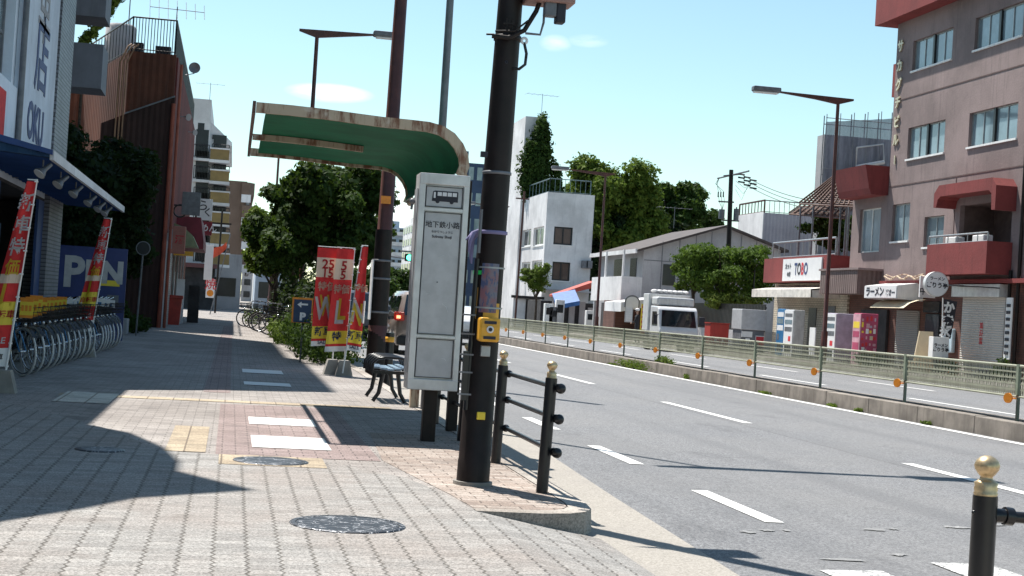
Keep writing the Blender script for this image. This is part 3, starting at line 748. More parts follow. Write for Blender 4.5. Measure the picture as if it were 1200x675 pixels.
# --- guard railing
def finial(mb, x, y, z, s=1.0):
    prof = [(.040, 0), (.044, .012), (.040, .016), (.043, .030), (.040, .036), (.043, .050), (.034, .056), (.024, .064), (.022, .072), (.030, .080), (.043, .098), (.046, .112), (.040, .130), (.026, .142), (.012, .148), (.0, .149)]
    mb.lathe((x, y, z), [(r*s, h*s) for r, h in prof], 18)
t = thing('guard_railing', 'black three rail guard railing with gold post caps along the kerb', 'railing', (2.28, 10.82, 0))
RY = [10.82, 12.79, 14.77, 16.75]
for i, y in enumerate(RY):
    lx = .02 if i == 0 else .015
    m_ = MB(); m_.tube([(2.275, y, 0), (2.275+lx, y, .83)], .043, 20); p_ = m_.build('post', M['black_paint'], t)
    m_ = MB(); finial(m_, 2.275+lx, y, .825, .86); m_.build('post_cap', M['gold'], p_)
for z in (.30, .54, .76):
    m_ = MB(); m_.tube([(2.345, RY[0]-.06, z-.0), (2.345, RY[-1]+.05, z)], .018, 12)
    for y in RY: m_.tube([(2.285, y, z), (2.345, y, z)], .020, 10); m_.sphere((2.345, y, z), .032)
    r_ = m_.build('rail', M['black_paint'], t)
    m_ = MB(); m_.sphere((2.352, RY[0]-.075, z), .038); m_.build('ball_end', M['black_paint'], r_)
# nearest post, lower right corner
t = thing('railing_post', 'close black railing post with a gold ball cap at the bottom right corner', 'railing post', (3.12, 5.9, -.02))
m_ = MB(); m_.tube([(3.11, 5.9, -.02), (3.112, 5.9, .655)], .051, 28); m_.build('post', M['black_paint'], t)
m_ = MB(); finial(m_, 3.112, 5.9, .652, 1.14); m_.build('post_cap', M['gold'], t)
m_ = MB(); m_.tube([(3.15, 5.9, .575), (3.20, 5.9, .575)], .030, 16); m_.tube([(3.20, 5.9, .575), (3.235, 5.9, .572)], .038, 16); m_.tube([(3.235, 5.9, .572), (4.4, 5.6, .55)], .024, 14)
m_.build('rail', M['black_paint'], t)
m_ = MB(); m_.sphere((3.062, 5.895, .585), .010); m_.build('screw', M['black_paint'], t)
m_ = MB(); m_.tube([(3.15, 5.9, .18), (4.4, 5.6, .16)], .024, 14); m_.build('rail', M['black_paint'], t)

# --- bus stop sign
t = thing('bus_stop_sign', 'tall grey boxed bus stop sign with a bus picture standing on a dark post', 'bus stop sign', (1.93, 14.58, 0))
X0, X1, Y0, Y1 = 1.675, 2.155, 14.42, 14.74
mt_lean = Matrix.Translation((1.92, 14.58, 0)) @ Matrix.Rotation(R(.0), 4, 'Y') @ Matrix.Translation((-1.92, -14.58, 0))
m_ = MB(); m_.bbox(1.855, 1.985, 14.52, 14.64, 0, .52, .008); m_.build('post', M['pole_brown'], t)
m_ = MB(); m_.bbox(X0, X1, Y0, Y1, .495, .60, .008); m_.bbox(X0, X1, Y0, Y1, 2.44, 2.545, .008)
for a, b in ((X0, X0+.06), (X1-.055, X1)): m_.bbox(a, b, Y0+.004, Y1-.004, .59, 2.45, .006)
m_.box(X0+.05, X1-.05, Y0+.03, Y1-.03, .59, 2.45)
m_.box(X0+.055, X1-.05, Y0+.006, Y0+.04, 2.19, 2.22); m_.box(X0+.055, X1-.05, Y0+.006, Y0+.04, .99, 1.015)
m_.build('cabinet', M['sign_frame'], t)
for i, (a, b) in enumerate(((2.225, 2.43), (1.02, 2.185), (.61, .985))):
    m_ = MB(); m_.box(X0+.068, X1-.062, Y0+.018, Y0+.032, a+.008, b-.008); pp = m_.build('panel', M['sign_panel'], t)
    g_ = MB()
    for (p, q, r_, s_) in ((X0+.066, X0+.072, a+.004, b-.004), (X1-.068, X1-.062, a+.004, b-.004)): g_.box(p, q, Y0+.010, Y0+.030, r_, s_)
    g_.box(X0+.066, X1-.062, Y0+.010, Y0+.030, a+.004, a+.010); g_.box(X0+.066, X1-.062, Y0+.010, Y0+.030, b-.010, b-.004)
    g_.build('gasket', M['ink'], pp)
yy = Y0+.016
m_ = MB()   # bus pictogram
bx0, bx1, bz = 1.80, 2.05, 2.285
m_.prism([(bx0, bz), (bx1, bz), (bx1, bz+.09), (bx1-.005, bz+.10), (bx0+.025, bz+.10), (bx0+.008, bz+.09)], 'y', yy, yy+.003, M['ink'])
for cx in (bx0+.055, bx1-.06): m_.tube([(cx, yy-.001, bz), (cx, yy+.002, bz)], .02, 16, M['ink'])
for i in range(4): m_.box(bx0+.052+i*.048, bx0+.092+i*.048, yy-.003, yy-.0005, bz+.052, bz+.088, M['white_ink'])
m_.box(bx0+.016, bx0+.034, yy-.003, yy-.0005, bz+.03, bz+.085, M['white_ink'])
m_.build('bus_picture', None, t)
m_ = MB(); text_mb(m_, '地下鉄小路', .066, (1.918, yy, 2.06), *CAMX, M['ink'], .002, .0007)
text_mb(m_, 'ちかてつしょうじ', .026, (1.918, yy, 1.995), *CAMX, M['ink'], .002, .0003)
text_mb(m_, 'Subway Shoji', .036, (1.918, yy, 1.950), *CAMX, M['ink'], .002, .0006)
m_.build('lettering', None, t)
m_ = MB(); m_.tube([(1.90, Y0+.02, 1.52), (1.90, Y0+.012, 1.52)], .006, 10); m_.build('keyhole', M['ink'], t)
m_ = MB()
for (x0, z0, x1, z1) in ((1.96, 1.32, 2.02, 1.24), (1.90, 1.76, 1.96, 1.77), (1.80, 1.40, 1.83, 1.405), (1.98, .80, 2.03, .78)): m_.tube([(x0, Y0+.017, z0), ((x0+x1)/2+.012, Y0+.017, (z0+z1)/2+.008), (x1, Y0+.017, z1)], [.0012, .0022, .001], 4)
m_.build_each('scuff', M['white_ink'], t)
m_ = MB(); m_.bbox(X0-.012, X0-.002, Y0+.05, Y1-.05, .65, 2.4, .003); m_.build('side_panel', M['sign_panel'], t)
m_ = MB(); m_.sphere((1.635, 14.6, 2.28), .028); m_.tube([(1.635, 14.6, 2.26), (1.63, 14.6, 2.2)], .012, 8); m_.build('side_lamp', M['galv'], t)

# --- shelter
t = thing('bus_shelter', 'bus shelter with a curved green roof and rusty cream edge trim', 'bus shelter', (2.3, 17.0, 0))
YA, YB = 15.25, 20.15
prof = [(lambda q: (q.x, q.z))(at(px, py, YA)) for px, py in ((300, 129), (340, 132.5), (380, 137), (420, 142.5), (450, 146.5), (480, 149.5), (502, 152), (516, 156), (527, 163), (535, 173), (540, 184), (541, 194), (537, 204))]
def roofsurf(y0, y1, dz, th, name, m, par, pr=prof):
    mb = MB(); n_ = len(pr)
    nn = []
    for i in range(n_):
        a = Vector(pr[max(0, i-1)]); b = Vector(pr[min(n_-1, i+1)]); d = (b-a).normalized(); nn.append(Vector((-d.y, d.x)))
    up_ = [(p[0]+q.x*(dz+th), p[1]+q.y*(dz+th)) for p, q in zip(pr, nn)]; lo = [(p[0]+q.x*dz, p[1]+q.y*dz) for p, q in zip(pr, nn)]
    vs = [(x, y, z) for y in (y0, y1) for (x, z) in up_+lo]; k = 2*n_
    fs = []
    for i in range(n_-1):
        fs += [(i, i+1, k+i+1, k+i), (n_+i, k+n_+i, k+n_+i+1, n_+i+1), (i, n_+i, n_+i+1, i+1), (k+i, k+i+1, k+n_+i+1, k+n_+i)]
    fs += [(0, k, k+n_, n_), (n_-1, 2*n_-1, k+2*n_-1, k+n_-1)]
    mb.raw(vs, fs, None, False); return mb.build(name, m, par)
# two shallow vaulted bays, the underside bulging between the ribs
def bay(y0, y1):
    mb = MB(); N1 = 10; n_ = len(prof); vs = []
    for j in range(N1+1):
        s = j/N1; y = y0+(y1-y0)*s
        for i, (x, z) in enumerate(prof):
            b = .03*math.sin(math.pi*s)*max(0, 1-i/(n_-1.0))**.6
            vs.append((x+(.10 if i == 0 else 0), y, z+.02+b))
    fs = [(j*n_+i, j*n_+i+1, (j+1)*n_+i+1, (j+1)*n_+i) for j in range(N1) for i in range(n_-1)]
    mb.raw(vs, fs, None, True); return mb.build('roof_panel', M['green_roof'], t)
bay(YA+.05, 17.7); bay(17.7, YB-.05)
roofsurf(YA, YA+.06, -.02, .10, 'edge_trim', M['rust_trim'], t)
roofsurf(17.66, 17.74, -.05, .065, 'rib', M['rust_trim'], t, prof[:5])
roofsurf(YB-.06, YB, -.02, .10, 'edge_trim', M['rust_trim'], t)
mb = MB(); mb.box(prof[0][0]-.035, prof[0][0]-.003, YA, YB, prof[0][1]-.03, prof[0][1]+.09); mb.build('fascia', mat('fascia_brown', (.10, .05, .035), .6, 0, .3, 6, .5), t)
for y in (15.9, 19.25):
    mb = MB(); mb.bbox(2.28, 2.39, y-.06, y+.06, 0, 2.62, .008); mb.build('post', M['rust_trim'] if y > 18 else M['pole_brown'], t)
mb = MB(); mb.tube([(2.22, YA+.08, 2.62), (2.22, YB-.03, 2.62)], .04, 10); mb.build('beam', M['rust_trim'], t)

# --- street lamps
def street_lamp(x, y, h, arm, label, group='tall street lamps', m='lamp_brown', r=.085, near=False, z0=0.0, stub=.6, rb=None):
    t = thing('street_lamp', label, 'street lamp', (x, y, z0), 0, group)
    mb = MB(); mb.tube([(x, y, z0), (x, y, z0+1.2), (x, y, z0+1.25), (x, y, z0+h)], [rb or r*1.5, rb or r*1.45, rb or r, r*.75], 12); mb.build('pole', M[m], t)
    s = 1 if arm > 0 else -1; zt = z0+h
    mb = MB(); mb.prism([(x-s*stub, zt+.05), (x-s*stub, zt-.02), (x, zt-.20), (x+s*.9, zt-.08), (x+arm*.70, zt+.05), (x+arm*.70, zt+.10)], 'y', y-.06, y+.06); mb.build('arm', M[m], t)
    mb = MB(); e = x+arm*.68; mb.bbox(min(e, x+arm), max(e, x+arm), y-.17, y+.17, zt+.02, zt+.22, .05); hd = mb.build('lamp_head', M['galv'], t)
    mb = MB(); mb.bbox(min(e+s*.1, x+arm-s*.05), max(e+s*.1, x+arm-s*.05), y-.12, y+.12, zt-.03, zt+.03, .02); mb.build('lens', M['white_paint'], hd)
    return t
street_lamp(2.43, 18.9, 8.9, 3.0, 'slender grey lamp post rising behind the bus stop sign out of the picture', m='galv', r=.05, rb=.055)
street_lamp(2.25, 51.8, 10.2, 2.75, 'brown street lamp whose arm points right above the shelter roof')
street_lamp(2.2, 92, 10.2, 2.75, 'distant brown street lamp seen just left of the shelter above the tree')
street_lamp(22.0, 54.8, 10.0, -3.4, 'brown street lamp in front of the brown building across the road, arm pointing left')
street_lamp(22.0, 91.5, 10.0, -3.4, 'brown street lamp beside the white gabled house, arm pointing left')
street_lamp(22.0, 128, 10.0, -3.4, 'distant brown street lamp in front of the white block with ivy')
# bracket on the near lamp
# --- tall brown sign pole
t = thing('sign_pole', 'thick reddish brown pole passing behind the green shelter roof', 'pole', (2.82, 29.8, -.15))
mb = MB(); mb.tube([(2.82, 29.8, -.15), (2.82, 29.8, .84), (2.82, 29.8, .86), (2.9, 29.8, 11.5)], [.19, .185, .155, .10], 20); mb.build('pole', M['lamp_brown'], t)
mb = MB(); mb.tube([(2.817, 29.8, -.15), (2.825, 29.8, 2.7)], [.195, .163], 20); mb.build('sleeve', M['pole_brown'], t)
mb = MB(); mb.box(2.62, 2.64, 29.5, 29.9, .95, 2.1); mb.build('side_plate', M['white_plaster'], t)
mb = MB(); mb.box(2.71, 2.90, 29.63, 29.65, 3.2, 3.35); mb.build('orange_label', M['orange'], t)
for z in (1.1, 1.75, 2.1):
    mb = MB(); mb.lathe((2.82, 29.8, z), [(.18, -.02), (.195, -.02), (.195, .02), (.18, .02)], 18); mb.build('band', M['galv'], t)
t = thing('bollard', 'short black bollard with a yellow band behind the bench', 'bollard', (2.72, 26.4, -.15))
mb = MB(); mb.tube([(2.72, 26.4, -.15), (2.72, 26.4, .78)], .075, 14); mb.build('post', M['black_paint'], t)
mb = MB(); mb.lathe((2.72, 26.4, .62), [(.077, 0), (.079, .0), (.079, .09), (.077, .09)], 14); mb.build('band', M['yellow'], t)

# --- bench
t = thing('bench', 'black metal bench with arched armrests and a pale blue seat under the shelter', 'bench', (2.06, 20.6, 0))
seatm = mat('bench_seat', (.20, .28, .38), .25, .1, .2, 12)
for i in range(5):
    x = 1.86+.095*i
    mb = MB(); mb.bbox(x, x+.078, 19.85, 21.0, .415+.012*abs(i-2), .44+.012*abs(i-2), .004); mb.build('seat_slat', seatm, t)
mb = MB(); mb.box(1.85, 2.33, 19.9, 19.95, .37, .41); mb.box(1.85, 2.33, 20.9, 20.95, .37, .41); mb.box(2.06, 2.10, 19.95, 20.9, .36, .40); mb.build('frame', M['black_paint'], t)
for i in range(5):
    y = 19.83+.30*i
    mb = MB(); mb.tube([(1.84, y, .38), (1.845, y, .50), (1.90, y, .565), (2.0, y, .585), (2.18, y, .585), (2.28, y, .565), (2.335, y, .50), (2.34, y, .38)], .018, 8); mb.build('armrest', M['black_paint'], t)
for y in (19.95, 20.95):
    for s in (-1, 1):
        mb = MB(); mb.tube([(2.09+s*.10, y, .37), (2.09+s*.14, y, .12), (2.09+s*.21, y, .01)], [.03, .026, .026], 8); mb.build('leg', M['black_paint'], t)

# ================================================================== MEDIAN FENCE
refl = M['orange']
FY = [21.35+3.93*k for k in range(-2, 26)]
sage = mat('sage_green', (.22, .255, .19), .55, .1, .15, 3)
sage_d = mat('sage_green_mesh', (.30, .31, .235), .6, .1, .15, 3)
post_m = mat('post_green', (.10, .125, .10), .5, .2, .2, 4)
t = thing('median_fence', 'long sage green mesh fence with orange reflectors on the median', 'fence', (11.7, FY[0], .1))
for i, y in enumerate(FY):
    mb = MB(); mb.box(11.68, 11.72, y-.022, y+.022, .09, .50, post_m); mb.mats.append(sage); mb.box(11.66, 11.72, y-.035, y+.035, .50, .955, sage); p_ = mb.build('post', None, t)
    mb = MB(); mb.tube([(11.615, y+.13, .44), (11.59, y+.12, .44)], .078, 14); mb.box(11.64, 11.67, y-.005, y+.13, .43, .45); mb.build('reflector', refl, p_)
    if i < len(FY)-1:
        y1 = FY[i+1]; mb = MB()
        mb.tube([(11.69, y+.03, .93), (11.69, y1-.03, .93)], .024, 6); mb.tube([(11.69, y+.03, .47), (11.69, y1-.03, .47)], .018, 6)
        N_ = 66 if y < 62 else 30
        for q in range(N_):
            yy_ = y+.06+(y1-y-.12)*q/(N_-1); w = .012 if y < 33 else (.017 if y < 62 else .045)
            sh = .012*(1 if q % 2 else -1)
            mb.raw([(11.68, yy_-w, .48), (11.68, yy_+w, .48), (11.70+sh*0, yy_+w+sh, .92), (11.70, yy_-w+sh, .92)], [(0, 1, 2, 3)])
            mb.raw([(11.70, yy_-w, .48), (11.70, yy_+w, .48), (11.70, yy_+w, .92), (11.70, yy_-w, .92)], [(0, 1, 2, 3)])
        for z in (.57, .66, .75, .84): mb.box(11.684, 11.694, y+.05, y1-.05, z-.012, z+.012)
        mb.build('mesh_panel', sage_d, t)
weeds = [(11.30, 40.5, .26, 3.6), (11.33, 36.9, .12, .4), (11.31, 27.4, .05, .25), (11.30, 26.2, .05, .2), (11.30, 23.4, .05, .25), (11.3, 19.7, .06, .3), (11.7, 39.5, .22, 2.0), (11.31, 31, .04, .6), (11.31, 44, .05, 1.2)]
for i, (x, y, h, l) in enumerate(weeds):
    o = build_leaves([(x, y+l*.5, -.14+h*.4+(.24 if x > 11.5 else 0), .10, l*.55, h*.6)], int(90+900*l*h), .05, 'weeds', 'leaf_bright', None, 40+i, .1); o['kind'] = 'stuff'
# ================================================================== FLAGS
def nobori(base, top, wt, wb, zlo, name_label, group, cols, words, side=-1, yaw=0.0, blk=True, seed=0, bx_=None):
    """advertising flag: leaning pole in a concrete block, cloth hanging to one side; built round its base, facing the camera"""
    bx, by = base[0], base[1]; tz = top[1]; tx = top[0]
    t = thing('advertising_flag', name_label, 'flag', (bx, by, 0), 0, group)
    rotm = Matrix.Translation((bx, by, 0)) @ Matrix.Rotation(yaw, 4, 'Z') @ Matrix.Translation((-bx, -by, 0))
    mb = MB(); mb.tube([(bx, by, .05), (bx+(tx-bx), by, tz)], .013, 8); mb.xf(rotm); mb.build('pole', M['white_paint'], t)
    if blk:
        mb = MB(); mb.prism([(bx-.15, 0), (bx+.15, 0), (bx+.08, .26), (bx-.08, .26)], 'y', by-.12, by+.12); mb.xf(rotm); mb.build('base_block', M['conc'], t)
    pole_at = lambda z: bx+(tx-bx)*(z-.05)/(tz-.05)
    r = random.Random(seed)
    def P(u, s, dy=0):     # u 0 at pole .. 1 outer, s 0 top .. 1 bottom
        z = tz-.03-(tz-.03-zlo)*s; w = wt+(wb-wt)*s
        fold = .030*math.sin(u*7+s*3+seed)*(.3+.7*s) + .02*math.sin(s*9+seed*2)*u
        return (pole_at(z)+side*w*u, by-.02+fold-dy, z-.03*u*s)
    NU, NS = 8, 40
    cl = MB(); c_i = []
    for i in range(NS):
        s = (i+.5)/NS; col_ = next(m for lim, m in cols if s <= lim)
        for j in range(NU):
            cl.raw([P(j/NU, i/NS), P((j+1)/NU, i/NS), P((j+1)/NU, (i+1)/NS), P(j/NU, (i+1)/NS)], [(0, 1, 2, 3)], M[col_], True)
    cl.xf(rotm); cloth = cl.build('cloth', None, t)
    # printing follows the cloth
    for (txt, s, size, u, m_, sx) in words:
        w0 = MB(); text_mb(w0, txt, 1.0, (0, 0, 0), (1, 0, 0), (0, 0, 1), M[m_], .0001, .02)
        H = tz-.03-zlo
        out_ = []
        for (x, y, z) in w0.v:
            uu = u + x*size*sx/max(.05, (wt+(wb-wt)*s))*(1 if side > 0 else -1); ss = s - z*size/H
            out_.append(P(uu, ss, .006 if side < 0 else .006))
        w0.v = out_; w0.xf(rotm); w0.build('printing', None, cloth)
    mb = MB()
    for s in np.linspace(.0, 1, 9): p = P(0, s, 0); mb.box(p[0]-.02, p[0]+.02, p[1]-.008, p[1]+.03, p[2]-.008, p[2]+.008)
    p = P(1, 0); q = P(0, 0); mb.tube([(q[0], by, q[2]+.02), (p[0], by-.01, p[2]+.02)], .008, 6); mb.xf(rotm); mb.build_each('clip', M['white_paint'], t)
    return t
sch = [(.05, 'red_fabric'), (.10, 'red_fabric'), (.30, 'cream_ink'), (.52, 'red_fabric'), (.56, 'red_fabric'), (.80, 'red_fabric'), (.92, 'yellow_ink'), (.95, 'red_fabric'), (1.1, 'white_ink')]
M['cream_ink'] = mat('cream_ink', (.72, .55, .42), .7, 0, .08)
W1 = [('25', .17, .22, .5, 'red_ink', 1.0), ('15', .26, .20, .5, 'red_ink', 1), ('特価', .40, .17, .5, 'cream_ink', .9), ('W', .63, .55, .5, 'white_ink', .62), ('W', .60, .5, .42, 'yellow_ink', .5), ('新車', .86, .17, .5, 'navy_ink', .9), ('SALE', .965, .08, .5, 'navy_ink', 1)]
W2 = [('5', .17, .22, .5, 'red_ink', 1), ('5', .26, .2, .5, 'red_ink', 1), ('特価', .40, .17, .5, 'cream_ink', .8), ('L', .63, .55, .5, 'white_ink', .6), ('L', .60, .5, .40, 'yellow_ink', .6), ('特', .86, .17, .5, 'navy_ink', 1)]
W3 = [('特価', .40, .15, .5, 'cream_ink', .8), ('N', .63, .52, .55, 'white_ink', .6), ('N', .66, .52, .40, 'yellow_ink', .5), ('新車', .86, .16, .5, 'navy_ink', .9), ('SALE', .965, .08, .5, 'navy_ink', 1)]
gF = 'red sale flags beside the hedge'
nobori((1.77, 26.6), (1.80, 2.2), .40, .40, .50, 'left red flag with cream 25 and 15 figures beside the hedge', gF, sch, W1, -1, .05, True, 1)
nobori((1.96, 26.45), (2.02, 2.2), .30, .36, .42, 'middle red flag with a cream 5 between the two other hedge flags', gF, sch, W2, -1, .05, True, 2)
nobori((1.93, 26.2), (2.13, 2.25), .10, .25, .45, 'right red flag on the most tilted pole beside the hedge', gF, [(.52, 'red_fabric'), (.80, 'red_fabric'), (.92, 'yellow_ink'), (.95, 'red_fabric'), (1.1, 'white_ink')], W3, 1, .05, False, 3)
gS = 'red sale flags in front of the bicycle shop'
schL = [(.30, 'red_fabric'), (.50, 'red_fabric'), (.55, 'cream_ink'), (.66, 'red_fabric'), (.78, 'yellow_ink'), (.90, 'red_fabric'), (1.1, 'white_ink')]
WL = [('新', .12, .22, .5, 'white_ink', .8), ('車', .24, .22, .5, 'white_ink', .8), ('特', .36, .22, .5, 'white_ink', .8), ('価', .47, .20, .5, 'yellow_ink', .8), ('L', .62, .36, .5, 'yellow_ink', .8), ('自転車', .72, .10, .5, 'red_ink', 1), ('SALE', .86, .10, .5, 'white_ink', 1), ('自転車', .95, .08, .5, 'ink', 1)]
nobori((-2.50, 18.3), (-2.28, 2.46), .10, .36, .30, 'red sale flag at the left picture edge in front of the nearest bicycles', gS, schL, WL, -1, 0, True, 5)
nobori((-2.46, 28.3), (-2.20, 2.50), .13, .36, .46, 'red sale flag in front of the blue OPEN board, farther of the two shop flags', gS, schL, WL, -1, 0, True, 6)

# ================================================================== BICYCLES
tire_w = M['white_rubber']
def wheel_mb(cx, R0, tm):
    a = MB(); a.torus((cx, 0, R0), R0-.016, .016, 'y', 30, 6); return a
def make_bike(label, group, frame_m, tire_m, basket=True, name='bicycle'):
    t = thing(name, label, 'bicycle', (0, 0, 0), 0, group)
    Rw = .335
    for cx in (-.52, .52):
        w = wheel_mb(cx, Rw, 0).build('wheel', M[tire_m], t, True)
        a = MB(); a.torus((cx, 0, Rw), Rw-.040, .009, 'y', 28, 5, M['chrome'])
        for k_ in range(14):
            an = 2*math.pi*k_/14; a.tube([(cx, 0, Rw), (cx+math.cos(an)*(Rw-.04), 0, Rw+math.sin(an)*(Rw-.04))], .0022, 3, M['chrome'], False)
        a.tube([(cx, -.04, Rw), (cx, .04, Rw)], .02, 8, M['chrome']); a.build('rim', None, w, True)
        b = MB(); n_ = 14; vs = []
        for i in range(n_+1):
            an = R(20 + 150*i/n_) if cx < 0 else R(35+125*i/n_)
            for y in (-.025, .025): vs.append((cx+math.cos(an)*(Rw+.022), y, Rw+math.sin(an)*(Rw+.022)))
        b.raw(vs, [(2*i, 2*i+1, 2*i+3, 2*i+2) for i in range(n_)], None, True); b.build('mudguard', M['black_paint'] if cx > 0 else M['chrome'], t, True)
    b = MB()
    P_ = dict(bb=(-.08, 0, .30), st=(-.22, 0, .70), hd=(.30, 0, .78), hb=(.34, 0, .62), ra=(-.52, 0, .335), fa=(.52, 0, .335))
    b.tube([P_['bb'], (.08, 0, .36), P_['hb']], .020, 8); b.tube([P_['bb'], P_['st']], .016, 8)
    b.tube([(-.15, 0, .50), (.1, 0, .50), P_['hd']], .015, 8)
    b.tube([P_['hb'], P_['hd'], (.285, 0, .86)], .018, 8)
    for s in (-.05, .05):
        b.tube([P_['bb'], (-.3, s, .32), (-.52, s, .335)], .010, 6); b.tube([P_['st'], (-.35, s, .55), (-.52, s, .335)], .008, 6)
        b.tube([(.345, s*.6, .62), (.40, s, .55), (.52, s, .335)], .011, 6)
    b.build('frame', M[frame_m], t, True)
    b = MB(); b.tube([(-.22, 0, .68), (-.25, 0, .80)], .012, 6)
    b.sphere((-.27, 0, .835), .06, None, 10, (2.0, 1.5, .75)); b.build('saddle', M['rubber'], t, True)
    b = MB(); b.tube([(.285, 0, .85), (.27, 0, .98)], .012, 6); b.tube([(.02, -.27, 1.02), (.16, -.26, 1.04), (.26, -.10, 1.0), (.27, 0, .98), (.26, .10, 1.0), (.16, .26, 1.04), (.02, .27, 1.02)], .011, 6)
    h = b.build('handlebar', M['chrome'], t, True)
    b = MB()
    for s in (-.27, .27): b.tube([(.0, s, 1.02), (.11, s*.98, 1.035)], .017, 8)
    b.build('grip', M['rubber'], h, True)
    b = MB(); b.prism([(-.55, .29), (-.08, .26), (0, .30), (-.02, .35), (-.5, .38)], 'y', -.065, -.050); b.build('chain_guard', M['black_paint'], t, True)
    b = MB(); b.tube([(-.08, -.10, .30), (-.02, -.10, .20)], .01, 6); b.box(-.06, .02, -.17, -.10, .185, .205); b.build('pedal', M['rubber'], t, True)
    b = MB(); b.box(-.66, -.32, -.07, .07, .70, .715); b.tube([(-.60, .06, .70), (-.52, .06, .36)], .007, 5); b.tube([(-.60, -.06, .70), (-.52, -.06, .36)], .007, 5); b.build('rack', M['chrome'], t, True)
    b = MB(); b.tube([(-.52, -.07, .335), (-.62, -.10, .02)], .009, 6); b.tube([(-.62, -.14, .015), (-.62, .10, .015)], .009, 6); b.build('kickstand', M['chrome'], t, True)
    if basket:
        b = MB(); x0, x1 = .34, .66
        for i in range(4):
            z = .74+.065*i; g_ = .012*i
            b.tube([(x0-g_, -.15-g_, z), (x1+g_, -.15-g_, z), (x1+g_, .15+g_, z), (x0-g_, .15+g_, z), (x0-g_, -.15-g_, z)], .0045, 4)
        for i in range(9):
            x = x0+(x1-x0)*i/8
            for s in (-1, 1): b.tube([(x, s*.15, .74), (x+(x-.5)*.1, s*.187, .935)], .003, 3)
        for i in range(7):
            y = -.15+.05*i
            for x, e in ((x0, -.036), (x1, .036)): b.tube([(x, y, .74), (x+e, y*1.2, .935)], .003, 3)
            b.tube([(x0, y, .74), (x1, y, .74)], .003, 3)
        b.build('basket', M['black_paint'], t, True)
    b = MB(); b.sphere((.56, 0, .70), .03); b.build('headlight', M['chrome'], t, True)
    return t
gB = 'bicycles lined up in front of the bicycle shop'
proto = make_bike('nearest shop bicycle with a bright blue frame and pale tyres', gB, 'blue_frame', 'white_rubber')
proto2 = make_bike('black framed shop bicycle second from the near end of the row', gB, 'black_paint', 'white_rubber')
ordn = ['nearest', 'second', 'third', 'fourth', 'fifth', 'sixth', 'seventh', 'eighth', 'ninth', 'tenth', 'eleventh', 'twelfth', 'thirteenth', 'fourteenth', 'fifteenth', 'sixteenth', 'seventeenth', 'eighteenth']
Ys = [21.5, 22.3, 23.0, 23.7, 24.35, 25.0, 25.65, 26.3, 26.95, 27.6, 28.25, 29.4, 30.0, 30.6, 31.2, 31.8, 32.4, 33.0]
hd = R(-50)
cards = None
for i, y in enumerate(Ys):
    fx = -2.70 + .026*(y-21.5); wob = random.uniform(-.06, .06); a = hd + wob
    loc = (fx - math.cos(a)*.52, y - math.sin(a)*.52, 0)
    if i == 0: o = proto; o.location = loc; o.rotation_euler = (R(3), 0, a); continue
    if i == 1: o = proto2; o.location = loc; o.rotation_euler = (R(3), 0, a); continue
    pos = 'yellow price cards above it' if i < 9 else 'blue white card above it'
    lab = f'pale tyred shop bicycle, {ordn[i]} of the row counted from the near end'
    if i == len(Ys)-1: lab = 'farthest shop bicycle of the row, in front of the blue OPEN board'
    o = dup(proto2 if i % 3 else proto, loc, None, lab, gB, (R(random.uniform(1, 5)), 0, a))
bpy.context.view_layer.update()
# price cards hung over the baskets
gC = 'yellow price cards hung on the shop bicycles'; gW = 'white and blue cards hung on the far shop bicycles'
def card(x, y, z, w, h, kind, label, group):
    t = thing('price_card', label, 'price card', (x, y, z), 0, group)
    mb = MB(); mb.box(x-w/2, x+w/2, y-.004, y+.004, z, z+h); mb.build('card', M['yellow_ink' if kind else 'white_ink'], t)
    mb = MB()
    if kind:
        mb.box(x-w/2, x+w/2, y-.0075, y-.005, z+h*.80, z+h); mb.box(x-w/2, x+w/2, y-.0075, y-.005, z, z+h*.13)
        for q in range(3): mb.box(x-w*.4+q*w*.29, x-w*.4+q*w*.29+w*.2, y-.0075, y-.005, z+h*.34, z+h*.62)
    else:
        mb.box(x-w/2, x+w*.1, y-.0075, y-.005, z+h*.1, z+h*.5)
    mb.build('printing', M['orange'] if kind else M['blue_frame'], t)
ci = 0
for (px, py, Y) in ((31, 362, 22.3), (37, 361, 22.6), (42, 359, 23.0), (48, 357, 23.6), (52, 355, 24.2), (57, 355, 24.8), (62, 354.5, 25.4), (67, 354, 26.0), (72, 353.5, 26.6)):
    p = at(px, py, Y); near = ci < 3
    Y -= 1.05; p = at(px, py, Y); card(p.x, Y, p.z-.12, .17, .27 if near else .20, 1, ('lower near ' if near else '') + f'yellow and orange price card on the shop bicycles, {ordn[ci]} from the left', gC); ci += 1
ci = 0
for (px, py, Y) in ((80, 357, 28), (85, 355, 28.6), (91, 354, 29.2), (97, 353, 29.8), (118, 355, 31), (124, 356, 31.6), (130, 357, 32.2)):
    Y -= .9; p = at(px, py, Y); card(p.x, Y, p.z-.06, .15, .15, 0, f'white and blue card on the shop bicycles, {ordn[ci]} from the left', gW); ci += 1

